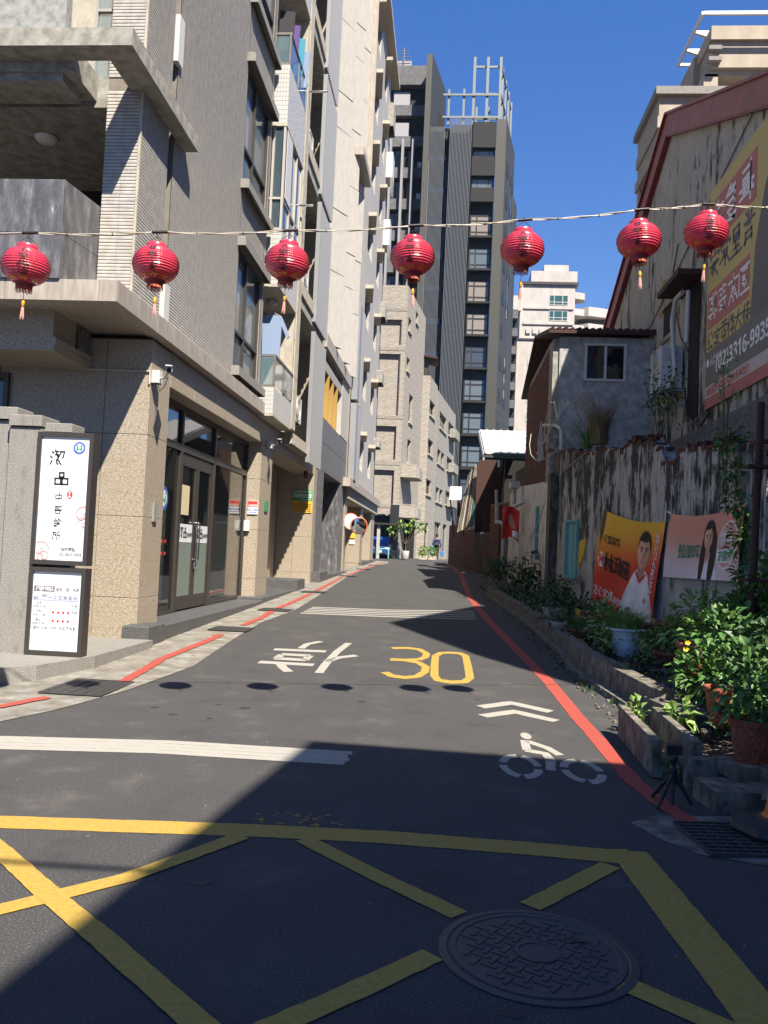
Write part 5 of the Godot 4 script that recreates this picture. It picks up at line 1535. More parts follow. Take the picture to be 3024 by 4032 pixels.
# the big advertisement sheet on the gable wall
func poster(X: float) -> void:
	var o := thing("advert_banner", "big yellow and grey property advert banner with red bands on the gable wall", "banner", Vector3(X - 0.05, 4.6, -15))
	var zl := -16.95
	var u := FZ
	var at := func(a: float, y: float) -> Vector3: return Vector3(X - 0.045, y, zl + a)
	var b := MB.new()
	b.box(X - 0.042, X - 0.02, 4.6, 9.05, zl, zl + 6.0)
	part(o, "sheet", b, M.banner_yellow)
	b = MB.new()
	b.box(X - 0.046, X - 0.043, 5.05, 5.75, zl, zl + 6.0)
	part(o, "grey_band", b, mat("poster_grey", srgb(0.14, 0.135, 0.13), 0.6))
	b = MB.new()
	b.box(X - 0.046, X - 0.043, 4.82, 5.05, zl, zl + 6.0)
	part(o, "pale_band", b, mat("poster_pale", srgb(0.5, 0.45, 0.42), 0.6))
	b = MB.new()
	b.box(X - 0.046, X - 0.043, 4.6, 4.82, zl, zl + 6.0)
	b.box(X - 0.046, X - 0.043, 6.2, 6.95, zl + 0.05, zl + 2.35)
	b.box(X - 0.046, X - 0.043, 7.85, 8.75, zl + 0.1, zl + 2.6)
	part(o, "red_band", b, mat("poster_red", srgb(0.43, 0.13, 0.115), 0.6))
	# dark suit and shoulder of the pictured agent
	b = MB.new()
	b.face(PackedVector2Array([Vector2(2.42, 5.76), Vector2(6.0, 5.76), Vector2(6.0, 9.0), Vector2(4.4, 9.0), Vector2(3.6, 8.5), Vector2(3.0, 7.9), Vector2(2.6, 7.0)]), Vector3(X - 0.0465, 0, zl), FZ, UP)
	part(o, "printed_suit", b, mat("poster_suit", srgb(0.1, 0.1, 0.102), 0.6))
	b = MB.new()
	b.face(PackedVector2Array([Vector2(3.5, 8.55), Vector2(4.4, 9.0), Vector2(3.4, 9.02), Vector2(3.15, 8.95)]), Vector3(X - 0.047, 0, zl), FZ, UP)
	part(o, "printed_face", b, M.skin_print)
	for t in [["方急尋", 0.16, 8.66, 0.74, 0.07, "white_ink"], ["安家星賞", 0.1, 7.76, 0.58, 0.055, "grey_ink"], ["專賣本區", 0.1, 6.86, 0.54, 0.05, "white_ink"], ["公寓電梯大樓", 0.06, 6.12, 0.37, 0.034, "grey_ink"], ["永慶房屋", 0.28, 5.6, 0.17, 0.02, "white_ink"], ["挑戰百萬年薪廣徵在地菁英歡迎", 0.1, 5.01, 0.155, 0.018, "red_ink"]]:
		var ink := MB.new()
		var mp := func(a: float, w: float) -> Vector3: return Vector3(X - 0.049, t[2] - w, zl + a)
		write(ink, t[0], mp, t[1], 0.0, t[3], t[4])
		part(o, "lettering", ink, M[t[5]])
	var ph := MB.new()
	ph.text("(02)3316-9935", Transform3D(Basis(FZ, UP, -FX), Vector3(X - 0.049, 5.4, zl + 2.0)), 0.42, true)
	ph.text("0138", Transform3D(Basis(FZ, UP, -FX), Vector3(X - 0.049, 5.4, zl + 4.2)), 0.42, true)
	part(o, "lettering", ph, M.white_ink)
	var lg := MB.new()
	var ring := PackedVector2Array()
	for i in 16:
		ring.append(Vector2(0.14 + 0.08 * cos(TAU * i / 16), 5.52 + 0.08 * sin(TAU * i / 16)))
	lg.face(ring, Vector3(X - 0.048, 0, zl), FZ, UP)
	part(o, "emblem", lg, M.white_ink)
	for k in 5:
		bx(o, "rivet", M.steel, X - 0.06, X - 0.044, 4.66 + k * 1.05, 4.7 + k * 1.05, zl + 0.04, zl + 0.08)

# ------------------------------------------------------------ walls and sheds along the right side
const WA := Vector2(2.62, -19.95)
const WB := Vector2(4.06, -10.95)

func wallp(s: float, y: float, off := 0.0) -> Vector3:  # a place on the stained wall: s metres from its far end
	var d := (WB - WA).normalized()
	var n := Vector2(-d.y, d.x)
	var p := WA + d * s + (n if n.x < 0 else -n) * off
	return Vector3(p.x, y, p.y)

func right_walls() -> void:
	var o := thing("stained_wall", "black-streaked rendered garden wall with broken brick top and turquoise window", "wall", Vector3(3.3, 0, -15.5))
	var L := WA.distance_to(WB)
	var prof := PackedVector2Array([Vector2(0, -0.1)])
	prof.append(Vector2(0, 4.05))
	var s := 0.25
	while s < L:
		var y := lerpf(4.08, 3.1, s / L) + rng.randf_range(-0.07, 0.06) + (0.12 if s > 4.2 and s < 5.6 else 0.0) - (0.22 if s > 5.9 and s < 6.6 else 0.0)
		prof.append(Vector2(s, y))
		s += rng.randf_range(0.15, 0.32)
	prof.append(Vector2(L, 3.0)); prof.append(Vector2(L, -0.1))
	var d3 := (wallp(1, 0) - wallp(0, 0)).normalized()
	var out := (wallp(0, 0, 1) - wallp(0, 0)).normalized()
	var w0 := 0.8
	var w1 := 1.55
	var lo := PackedVector2Array([Vector2(0, -0.1), Vector2(0, 2.34), Vector2(w0, 2.34), Vector2(w0, 1.12), Vector2(w1, 1.12), Vector2(w1, 2.34), Vector2(L, 2.34), Vector2(L, -0.1)])
	var hi := PackedVector2Array([Vector2(0, 2.34), Vector2(L, 2.34), Vector2(L, 3.0)])
	for i in range(prof.size() - 3, 0, -1):
		hi.append(prof[i])
	var b := MB.new()
	b.uvs = Vector2(1 / 9.2, 1 / 4.6)
	b.uvo = Vector2(0, 4.3)
	b.extr(lo, wallp(0, 0), d3, UP, -out * 0.22)
	b.extr(hi, wallp(0, 0), d3, UP, -out * 0.22)
	part(o, "wall", b, M.stained_wall)
	b = MB.new()
	b.obox(Transform3D(Basis(d3, UP, -out), wallp(1.175, 1.73, -0.2)), Vector3(0.9, 1.4, 0.02))
	part(o, "window_back", b, M.room_dark)
	for i in 2:
		var wn := MB.new()
		var c := wallp(0.99 + 0.37 * i, 1.73, -0.02)
		for k in [-0.16, 0.16]:
			wn.obox(Transform3D(Basis(d3, UP, -out), c + d3 * k), Vector3(0.05, 1.2, 0.05))
		for k in [-0.575, 0.1, 0.575]:
			wn.obox(Transform3D(Basis(d3, UP, -out), c + UP * k), Vector3(0.27, 0.06, 0.045))
		var wi := part(o, "shutter", wn, M.teal_wood)
		var pn := MB.new()
		pn.obox(Transform3D(Basis(d3, UP, -out), c), Vector3(0.28, 1.1, 0.02))
		part(wi, "panel", pn, mat("teal_panel", srgb(0.2, 0.38, 0.38), 0.7))
	var fr := MB.new()
	for k in [0.78, 1.57]:
		fr.obox(Transform3D(Basis(d3, UP, -out), wallp(k, 1.73, 0.02)), Vector3(0.06, 1.3, 0.07))
	for y in [1.1, 2.36]:
		fr.obox(Transform3D(Basis(d3, UP, -out), wallp(1.175, y, 0.02)), Vector3(0.84, 0.06, 0.065))
	part(o, "window_frame", fr, M.teal_wood)
	# broken bricks along the top, one by one
	var bm := [BoxMesh.new(), BoxMesh.new()]
	bm[0].size = Vector3(0.21, 0.06, 0.1)
	bm[1].size = Vector3(0.13, 0.06, 0.1)
	for i in prof.size() - 3:
		var p := prof[i + 1]
		var heap := 2 if (p.x > 3.8 and p.x < 5.4) or p.x > 7.0 and p.x < 8.4 else 1
		for k in heap * 2:
			var m := MeshInstance3D.new()
			m.name = "brick"
			m.mesh = bm[(i + k) % 2]
			m.material_override = M.brick_dark if (i * 3 + k) % 3 else M.brick
			o.add_child(m, true)
			var at := wallp(p.x + rng.randf_range(-0.1, 0.1), p.y + 0.0 + 0.062 * (k / 2) - 0.03, -0.03 - 0.11 * (k % 2))
			m.position = at - o.position
			m.rotation = Vector3(rng.randf_range(-0.06, 0.06), atan2(-d3.z, d3.x) + rng.randf_range(-0.25, 0.25), rng.randf_range(-0.08, 0.08))
	# flat yellow sheet by the window
	b = MB.new()
	b.extr(PackedVector2Array([Vector2(1.62, 1.28), Vector2(1.66, 1.9), Vector2(2.12, 1.96), Vector2(2.0, 1.62)]), wallp(0, 0, 0.012), d3, UP, -out * 0.01)
	single("yellow_board", "small yellow board fixed to the stained wall right of the turquoise window", "board", b, M.yellow_ink, wallp(1.9, 1.6))
	# return wall and whitewashed wall
	var w := thing("white_wall", "whitewashed wall with streaks and a narrow turquoise window", "wall", Vector3(2.7, 0, -28))
	b = MB.new()
	b.uvs = Vector2(1 / 13.0, 1 / 4.2)
	b.uvo = Vector2(-33.6, 4.1)
	for r in [[-33.6, -23.6, 0.0, 3.3], [-23.6, -22.5, 0.0, 1.42], [-23.6, -22.5, 2.92, 3.3], [-22.5, -20.6, 0.0, 3.3]]:
		b.extr(PackedVector2Array([Vector2(r[0], r[2]), Vector2(r[1], r[2]), Vector2(r[1], r[3]), Vector2(r[0], r[3])]), Vector3(2.46, 0, 0), FZ, UP, FX * 0.2)
	b.extr(PackedVector2Array([Vector2(-20.6, 3.305), Vector2(-33.6, 3.305), Vector2(-33.6, 4.0), Vector2(-29, 3.95), Vector2(-24.0, 3.62), Vector2(-22, 3.5)]), Vector3(2.47, 0, 0), FZ, UP, FX * 0.18)
	part(w, "wall", b, M.whitewash)
	b = MB.new()
	b.extr(PackedVector2Array([Vector2(-20.4, 3.0), Vector2(-33.6, 3.0), Vector2(-33.6, 4.9), Vector2(-27, 4.6), Vector2(-22.0, 4.15), Vector2(-20.4, 4.1)]), Vector3(2.66, 0, 0), FZ, UP, FX * 0.16)
	part(w, "upper_wall", b, M.stained_block)
	bx(w, "end_wall", M.stained_block, 2.42, 2.8, -0.1, 3.55, -20.58, -19.98)
	window_unit(w, Vector3(2.56, 1.42, -22.5), -FZ, -FX, 1.1, 1.5, [0.55], [0.7], M.teal_wood, M.dark_glass, 0.07, 0.16)
	# old brick wall running to the bend
	var k := thing("brick_wall", "old dark brick wall following the bend of the street", "wall", Vector3(1.6, 0.5, -40))
	var pts := v2([2.35, -33.6, 1.85, -36.0, 1.35, -40.5, 0.75, -45.0, 0.14, -49.3])
	for i in 4:
		var a := Vector3(pts[i].x, 0.3, pts[i].y)
		var e := Vector3(pts[i + 1].x, 0.3, pts[i + 1].y)
		var u := (e - a).normalized()
		var n := Vector3(u.z, 0, -u.x)
		var h: float = [3.4, 2.2, 2.5, 2.9][i]
		b = MB.new()
		b.obox(Transform3D(Basis(u, UP, u.cross(UP)), (a + e) * 0.5 + UP * h * 0.5 - n * 0.12), Vector3(a.distance_to(e), h, 0.24))
		part(k, "wall_core", b, M.mortar)
		b = MB.new()
		brick_rows(b, a, u, n, a.distance_to(e), h)
		part(k, "brick_courses", b, M.brick_dark if i == 1 else M.brick, "stuff")
	b = MB.new()
	brick_rows(b, Vector3(0.14, 0.9, -49.32), FX, -FZ * -1.0, 0.3, 2.4)
	part(k, "brick_courses", b, M.brick, "stuff")
	for z in [-34.5, -38.0, -43.0]:
		bx(k, "pier", M.brick_dark, 2.2 + (z + 34) * 0.13, 2.45 + (z + 34) * 0.13, 0.3, 3.6, z - 0.25, z + 0.25)
	# shed roofs
	var r := thing("tin_awning", "white ribbed metal awning on dark steel struts over the brick wall", "awning", Vector3(2.2, 5.5, -33))
	b = MB.new()
	var n0 := 26
	for i in n0:
		var x0 := 1.25 + i * 0.075
		var hgt := 0.035 if i % 4 == 0 else 0.0
		var h2 := 0.035 if (i + 1) % 4 == 0 else 0.0
		b.q(Vector3(x0, 5.2 + hgt, -30.0), Vector3(x0 + 0.075, 5.2 + h2, -30.0), Vector3(x0 + 0.075 - 0.0, 6.95 + h2, -36.0), Vector3(x0, 6.95 + hgt, -36.0))
		b.q(Vector3(x0, 5.17 + hgt, -30.0), Vector3(x0, 6.92 + hgt, -36.0), Vector3(x0 + 0.075, 6.92 + h2, -36.0), Vector3(x0 + 0.075, 5.17 + h2, -30.0))
		b.q(Vector3(x0, 5.17 + hgt, -30.0), Vector3(x0 + 0.075, 5.17 + h2, -30.0), Vector3(x0 + 0.075, 5.2 + h2, -30.0), Vector3(x0, 5.2 + hgt, -30.0))
	part(r, "roof_sheet", b, M.white_sheet)
	bx(r, "gutter", M.green_metal, 1.55, 3.2, 5.02, 5.2, -30.02, -29.92)
	b = MB.new()
	b.hexa([Vector3(1.2, 4.95, -30.1), Vector3(1.24, 4.95, -30.1), Vector3(1.24, 6.6, -36), Vector3(1.2, 6.6, -36), Vector3(1.2, 5.2, -30.1), Vector3(1.24, 5.2, -30.1), Vector3(1.24, 6.93, -36), Vector3(1.2, 6.93, -36)])
	part(r, "edge_board", b, M.white_sheet)
	for i in 5:
		b = MB.new()
		b.bar(Vector3(1.28, 5.05 + i * 0.32, -30.4 - i * 1.2), Vector3(3.3, 5.05 + i * 0.32, -30.4 - i * 1.2), 0.06, 0.08)
		part(r, "purlin", b, M.dark_metal)
	for x in [1.9, 2.9]:
		b = MB.new()
		b.bar(Vector3(x, 3.6, -31.0), Vector3(x + 0.4, 6.3, -34.5), 0.1, 0.16)
		part(r, "strut", b, M.dark_metal)
	bx(r, "back_wall", M.room_dark, 2.4, 5.0, 0.3, 6.4, -40, -36.2)
	var r2 := thing("small_tin_roof", "small white tin roof on posts by the leaning boards, further down the brick wall", "awning", Vector3(0.4, 4.4, -42))
	b = MB.new()
	for i in 8:
		var x0 := 0.05 + i * 0.075
		b.q(Vector3(x0, 4.2 + 0.02 * (i % 2), -41.5), Vector3(x0 + 0.075, 4.2 + 0.02 * ((i + 1) % 2), -41.5), Vector3(x0 + 0.1, 5.0 + 0.02 * ((i + 1) % 2), -43.0), Vector3(x0 + 0.025, 5.0 + 0.02 * (i % 2), -43.0))
	part(r2, "roof_sheet", b, M.white_sheet)
	for x in [0.1, 0.6]:
		b = MB.new()
		b.tube([Vector3(x + 0.25, 2.4, -42.0), Vector3(x, 4.3, -42.0)], 0.04)
		part(r2, "post", b, M.rust)
	# long boards leaning on the wall
	for i in 7:
		b = MB.new()
		var x := 0.55 + i * 0.1
		var top := Vector3(1.0 + i * 0.075, 5.9 - 0.12 * absf(i - 4), -40.6 + i * 0.1)
		b.bar(Vector3(x, 2.55 + 0.05 * i, -39.6 + i * 0.1), top, 0.16, 0.03)
		single("leaning_board", ["weathered board leaning on brick wall, outermost at the street side", "grey-brown board leaning second from the street", "narrow pale board, third of the leaning boards", "dark board in the middle of the leaning boards", "board fifth from the street in the leaning stack", "sixth leaning board, beside the innermost one", "innermost leaning board next to the shed"][i], "board", b, [M.old_board, M.old_board, M.frame_pale, M.rust, M.old_board, M.old_board, M.teal_glass][i], Vector3(x, 2.6, -39.6), "boards leaning on the brick wall")
	b = MB.new()
	b.box(1.3, 2.6, 2.6, 5.7, -39.6, -39.3)
	b.box(1.4, 2.3, 5.0, 6.1, -40.3, -40.0)
	single("shed_wall", "shed wall, coloured dark as if shaded, above the brick wall, behind leaning boards", "shed", b, M.rust, Vector3(2.0, 2.6, -39.5))  # dark rust colour stands for the shade under the awning
	b = MB.new()
	b.tube([Vector3(2.05, 0.8, -30.5), Vector3(2.05, 2.6, -30.5), Vector3(1.95, 2.75, -30.6), Vector3(1.8, 2.75, -31.0)], 0.06, 0.06, 8)
	b.tube([Vector3(1.85, 2.75, -31.5), Vector3(1.8, 4.0, -31.4)], 0.06, 0.06, 8)
	single("drain_pipe", "grey plastic drain pipe down the brick wall", "pipe", b, M.pvc, Vector3(2.05, 0.8, -30.5))
	b = MB.new()
	b.tube([Vector3(2.3, 3.2, -25.5), Vector3(2.2, 3.15, -27.0), Vector3(2.2, 3.2, -28.0), Vector3(2.2, 3.9, -28.0)], 0.07, 0.07, 8)
	b.box(2.05, 2.35, 3.8, 4.0, -28.3, -27.6)
	single("pipe_elbow", "grey pipe elbow and box above the red flag", "pipe", b, M.pvc, Vector3(2.3, 3.2, -26.5))
	b = MB.new()
	for i in 4:
		b.tube([Vector3(2.5, 5.3 - i * 0.2, -23.2 + i * 0.3), Vector3(2.4, 4.7 - i * 0.1, -22.9 + i * 0.35), Vector3(2.42, 4.1, -22.8 + i * 0.35)], 0.018)
	b.tube([Vector3(2.5, 5.1, -22.6), Vector3(2.65, 4.9, -21.3), Vector3(2.75, 4.75, -20.9), Vector3(2.75, 4.2, -20.8)], 0.05)
	single("pipe_cluster", "cluster of old grey pipes at the corner of the grey house", "pipe", b, M.pvc, Vector3(2.5, 4.5, -22.0))
	b = MB.new()
	for i in 5:
		var pp := []
		for j in 9:
			var f := j / 8.0
			pp.append(Vector3(2.45 + 0.5 * sin(f * 3.1 + i) + f * 0.3, 4.7 - 1.0 * sin(f * PI) * (0.4 + 0.15 * i) + 0.4 * f, -21.6 + f * 2.4))
		b.tube(pp, 0.012, 0.012, 4)
	b.tube([Vector3(2.3, 2.3, -26), Vector3(2.42, 2.1, -24), Vector3(2.43, 2.6, -22), Vector3(2.5, 3.4, -20.5), Vector3(2.9, 3.8, -18)], 0.012, 0.012, 4)
	single("loose_wires", "tangle of loose pale wires hanging above the white wall", "cable", b, M.frame_pale, Vector3(2.6, 4.3, -20.5))

# many leaf-sized folded faces spread through an ellipsoid
func foliage(b: MB, c: Vector3, r: Vector3, count: int, size: float, droop := 0.0, long := 1.0) -> void:
	for i in count:
		var d := Vector3(rng.randfn(), rng.randfn(), rng.randfn()).normalized()
		var k := pow(rng.randf(), 0.4)
		var p := c + Vector3(d.x * r.x, d.y * r.y, d.z * r.z) * k
		var f := (d + Vector3(rng.randf_range(-0.8, 0.8), rng.randf_range(-0.5, 0.9) - droop, rng.randf_range(-0.8, 0.8))).normalized()
		leaf(b, p, f, size * rng.randf_range(0.6, 1.25), long)

func leaf(b: MB, p: Vector3, f: Vector3, s: float, long := 1.0) -> void:
	var side := f.cross(Vector3(rng.randf_range(-0.4, 0.4), 1, rng.randf_range(-0.4, 0.4))).normalized() * s * 0.32
	var up := side.cross(f).normalized() * s * 0.14
	var v := rng.randf_range(0.65, 1.35)
	b.tint = Color(v * rng.randf_range(0.85, 1.2), v, v * rng.randf_range(0.7, 1.1))
	var l := f * s * long
	var m := p + l * 0.45
	var e := p + l + Vector3(0, -s * 0.18, 0)
	b.t(p, m + side + up, m)
	b.t(m, m + side + up, e)
	b.t(p, m, m - side + up)
	b.t(m, e, m - side + up)

func blades(b: MB, c: Vector3, r: float, h: float, count: int, w := 0.012, spread := 0.6) -> void:
	for i in count:
		var a := rng.randf() * TAU
		var o := c + Vector3(cos(a), 0, sin(a)) * r * sqrt(rng.randf())
		var dir := Vector3(cos(a + rng.randf_range(-0.7, 0.7)), 0, sin(a + rng.randf_range(-0.7, 0.7)))
		var hh := h * rng.randf_range(0.55, 1.1)
		var sp := spread * rng.randf_range(0.3, 1.2) * hh
		var s := dir.cross(UP) * w
		var v := rng.randf_range(0.7, 1.3)
		b.tint = Color(v, v, v * 0.9)
		var last := o
		for k in 3:
			var t := (k + 1) / 3.0
			var p := o + UP * hh * (t - 0.25 * t * t) + dir * sp * t * t
			var w0 := s * (1.0 - k / 3.0)
			var w1 := s * (1.0 - (k + 1) / 3.0)
			if k < 2:
				b.q(last - w0, last + w0, p + w1, p - w1)
			else:
				b.t(last - w0, last + w0, p)
			last = p

func shrub(called: String, label: String, cat: String, at: Vector3, r: Vector3, count: int, size: float, m := "leaf", stems := 4, lift := 0.0, grp := "", flowers := 0) -> Node3D:
	var o := thing(called, label, cat, at, grp)
	var b := MB.new()
	for i in stems:
		var a := TAU * i / stems + rng.randf()
		var top := at + Vector3(cos(a) * r.x * 0.6, lift + r.y * rng.randf_range(0.9, 1.7), sin(a) * r.z * 0.6)
		b.tube([at + Vector3(cos(a) * 0.03, 0, sin(a) * 0.03), at + Vector3(cos(a) * r.x * 0.2, lift + r.y * 0.5, sin(a) * r.z * 0.2), top], 0.012, 0.005, 5)
	if stems:
		part(o, "stem", b, M.stem)
	b = MB.new()
	for k in 5:
		var c := at + Vector3(rng.randf_range(-0.5, 0.5) * r.x, lift + r.y * rng.randf_range(0.5, 1.5), rng.randf_range(-0.5, 0.5) * r.z)
		foliage(b, c, r * 0.62, count / 5, size, 0.2)
	part(o, "foliage", b, M[m])
	for i in flowers:
		var a := rng.randf() * TAU
		var fb := MB.new()
		var c := at + Vector3(cos(a) * r.x * 0.9, lift + r.y * rng.randf_range(0.9, 1.7), absf(sin(a)) * r.z * 0.95)
		for k in 5:
			var an := TAU * k / 5
			var e := Vector3(cos(an), sin(an) * 0.8, 0.35) * 0.026
			var s := Vector3(-sin(an), cos(an) * 0.8, 0) * 0.013
			fb.q(c, c + e * 0.7 - s, c + e * 1.15, c + e * 0.7 + s)
		part(o, "flower", fb, M.yellow_flower)
	return o

func pot(o: Node3D, at: Vector3, r: float, h: float, m: Material, lip := 0.012) -> void:
	var b := MB.new()
	b.lathe([Vector2(0, 0), Vector2(r * 0.7, 0), Vector2(r * 0.95, h - 0.045), Vector2(r * 0.95 + lip, h - 0.043), Vector2(r + lip, h), Vector2(r - 0.01, h), Vector2(r * 0.9, h - 0.04), Vector2(0, h - 0.045)], at, 20)
	part(o, "pot", b, m)

func yard() -> void:
	mat("yellow_flower", srgb(0.75, 0.5, 0.015), 0.6)
	# kerb of cast blocks along the bed, each a part
	var o := thing("garden_kerb", "weathered low concrete kerb holding the garden bed along the street", "kerb", Vector3(1.8, 0, -14))
	var ks := v2([2.0, -8.05, 1.72, -10.75, 1.78, -12.1, 1.66, -16.8, 1.36, -21.8, 1.22, -24.3])
	for i in ks.size() - 1:
		var n := maxi(1, int(round(ks[i].distance_to(ks[i + 1]) / 1.35)))
		for j in n:
			var a: Vector2 = ks[i].lerp(ks[i + 1], float(j) / n)
			var e: Vector2 = ks[i].lerp(ks[i + 1], (j + 0.985) / n)
			var h := 0.27 + rng.randf_range(-0.02, 0.02) + (0.03 if a.y > -12 else 0.0)
			var s := Vector2(0.2 + rng.randf_range(-0.01, 0.015), 0)
			var b := MB.new()
			b.hexa([G(a.x, a.y, -0.05), G(a.x + s.x, a.y, -0.05), G(e.x + s.x, e.y, -0.05), G(e.x, e.y, -0.05), G(a.x + 0.012, a.y, h), G(a.x + s.x - 0.012, a.y, h), G(e.x + s.x - 0.012, e.y, h - 0.01), G(e.x + 0.012, e.y, h - 0.01)])
			part(o, "kerb_block", b, M.mossy_concrete)
			b = MB.new()
			b.hexa([G(a.x - 0.1, a.y, -0.05), G(a.x - 0.002, a.y, -0.05), G(e.x - 0.002, e.y, -0.05), G(e.x - 0.1, e.y, -0.05), G(a.x - 0.095, a.y, 0.07), G(a.x - 0.002, a.y, 0.075), G(e.x - 0.002, e.y, 0.075), G(e.x - 0.095, e.y, 0.07)])
			part(o, "kerb_foot", b, M.mossy_concrete)
	# upturned concrete channel
	var c := thing("concrete_channel", "short pale concrete drain channel lying open side up on the gutter", "drain channel", Vector3(1.6, 0, -6.5))
	var d := Vector3(-0.03, 0, 1).normalized()
	var cb := MB.new()
	cb.extr(PackedVector2Array([Vector2(-0.17, 0), Vector2(0.17, 0), Vector2(0.17, 0.26), Vector2(0.11, 0.26), Vector2(0.09, 0.08), Vector2(-0.09, 0.08), Vector2(-0.11, 0.26), Vector2(-0.17, 0.26)]), Vector3(1.66, 0.01, -5.98), Vector3(1, 0, 0.03).normalized(), UP, -d * 1.35)
	part(c, "channel", cb, M.mossy_concrete)
	# rubble, slabs and blocks
	var rb := MB.new()
	for i in 170:
		var z := rng.randf_range(-11.5, -5.0)
		var x := 1.95 + rng.randf_range(0.0, 1.3) + (z + 5.0) * -0.03
		var s := rng.randf_range(0.02, 0.08)
		rb.obox(Transform3D(Basis.from_euler(Vector3(rng.randf() * 3, rng.randf() * 3, rng.randf() * 3)), G(x, z, 0.11 + s * 0.3)), Vector3(s, s * 0.6, s * 1.3))
	for i in 140:
		var z := rng.randf_range(-20.0, -5.6)
		var k := clampf((-z - 6.0) / 14.0, 0.0, 1.0)
		var s := rng.randf_range(0.008, 0.035)
		rb.obox(Transform3D(Basis.from_euler(Vector3(rng.randf() * 3, rng.randf() * 3, rng.randf() * 3)), G(lerpf(1.52, 1.32, k) + rng.randf_range(0.0, 0.2) + (0.1 if z > -9 else 0.0), z, 0.012)), Vector3(s, s * 0.6, s))
	var rub := single("rubble", "", "", rb, M.mossy_concrete, Vector3(2.2, 0, -8))
	rub.set_meta("kind", "stuff")
	for s in [[1.72, -5.35, 2.3, 0.13, 0.34, 0.1, "broken flat concrete slab at the front corner of the bed under the terracotta pot"], [1.92, -5.62, 2.2, 0.09, 0.3, 0.22, "rough pale stone slab carrying the terracotta pot"], [1.72, -5.78, 1.95, 0.2, 0.12, -0.05, "small grey concrete block behind the tripod"], [2.06, -7.5, 2.3, 0.22, 0.9, 0.15, "long leaning concrete slab below the orange pot"]]:
		var b := MB.new()
		b.obox(Transform3D(Basis(UP, s[5]), Vector3(lerpf(s[0], s[2], 0.5), s[3] * 0.5 + (0.13 if s[3] < 0.1 else 0.0), s[1] - s[4] * 0.3)), Vector3(s[2] - s[0] + 0.1, s[3], s[4]))
		single("concrete_slab", s[6], "concrete slab", b, M.mossy_concrete, Vector3(s[0], 0, s[1]))
	# low green cover
	var gc := MB.new()
	for i in 3600:
		var z := rng.randf_range(-24.0, -6.4)
		var x := 2.0 + (z + 7.0) * 0.03 + rng.randf() * (1.5 if z > -18 else 0.9)
		if z > -11.5 and rng.randf() < 0.72:
			continue
		leaf(gc, G(x, z, rng.randf_range(0.1, 0.32)), Vector3(rng.randf_range(-1, 1), rng.randf_range(0.1, 1), rng.randf_range(-1, 1)).normalized(), rng.randf_range(0.05, 0.12))
	for i in 120:
		var z := rng.randf_range(-23.0, -7.0)
		blades(gc, G(1.62 + rng.randf_range(-0.06, 0.06) - maxf(0.0, -z - 17.0) * 0.06 + (0.18 if z > -9 else 0.0), z, 0.01), 0.03, 0.1, 5, 0.006)
	var g := single("ground_cover_leaves", "", "", gc, M.leaf_dark, Vector3(2.4, 0, -15))
	g.set_meta("kind", "stuff")
	# shrubs and pot plants from the far end to the near end
	shrub("leafy_shrub", "dark bushy shrub in a planter at the far end of the bed", "shrub", G(1.6, -23.6, 0.2), Vector3(0.5, 0.5, 0.6), 360, 0.13, "leaf_dark")
	shrub("leafy_shrub", "taller round-leaved shrub beside the whitewashed wall", "shrub", G(2.1, -21.7, 0.2), Vector3(0.4, 0.62, 0.4), 330, 0.14, "leaf_dark")
	shrub("leafy_shrub", "low dark shrub below the turquoise shuttered window", "shrub", G(2.3, -18.8, 0.15), Vector3(0.75, 0.34, 0.9), 420, 0.11, "leaf_dark", 0)
	shrub("leafy_shrub", "spreading dark shrub before the red banner's far corner", "shrub", G(2.6, -16.9, 0.15), Vector3(0.7, 0.26, 0.8), 420, 0.11, "leaf_dark", 0)
	var p := thing("cream_pot", "round cream pot with dark leafy plant in the middle of the bed", "flower pot", G(2.05, -15.7, 0.08))
	pot(p, p.position, 0.22, 0.34, M.cream_plaster)
	var fb := MB.new()
	foliage(fb, p.position + UP * 0.5, Vector3(0.32, 0.22, 0.32), 150, 0.1)
	part(p, "foliage", fb, M.leaf_dark)
	p = thing("cream_pot", "smaller cream pot overgrown with leaves left of the clay bowl", "flower pot", G(1.92, -13.9, 0.08))
	pot(p, p.position, 0.17, 0.26, M.cream_plaster)
	fb = MB.new()
	foliage(fb, p.position + UP * 0.38, Vector3(0.26, 0.18, 0.26), 110, 0.09)
	part(p, "foliage", fb, M.leaf_dark)
	p = thing("clay_trough", "long clay trough with yellow end under the red banner", "planter", G(2.75, -15.4, 0.15))
	var tb := MB.new()
	tb.cham(2.48, 3.12, p.position.y, p.position.y + 0.26, -15.75, -15.4, 0.02)
	part(p, "trough", tb, M.terracotta)
	bx(p, "end_board", M.yellow_ink, 2.44, 2.478, p.position.y, p.position.y + 0.28, -15.75, -15.4)
	fb = MB.new()
	blades(fb, p.position + Vector3(0.05, 0.25, -0.15), 0.28, 0.3, 120)
	part(p, "grass", fb, M.leaf)
	p = thing("clay_bowl", "wide low clay bowl with grass near the kerb", "flower pot", G(2.2, -13.6, 0.08))
	pot(p, p.position, 0.27, 0.2, M.terracotta, 0.02)
	fb = MB.new()
	blades(fb, p.position + UP * 0.17, 0.22, 0.3, 170)
	part(p, "grass", fb, M.leaf)
	shrub("flowering_shrub", "yellow-flowered shrub with bright leaves left of the white grass pot", "shrub", G(2.42, -12.2, 0.1), Vector3(0.4, 0.3, 0.36), 420, 0.1, "leaf_light", 5, 0.1, "", 3)
	p = thing("shallow_basin", "shallow cream basin behind the white grass pot", "basin", G(2.42, -12.6, 0.35))
	var bb := MB.new()
	bb.lathe([Vector2(0, 0), Vector2(0.18, 0), Vector2(0.27, 0.08), Vector2(0.29, 0.08), Vector2(0.25, 0.06), Vector2(0, 0.03)], p.position, 24)
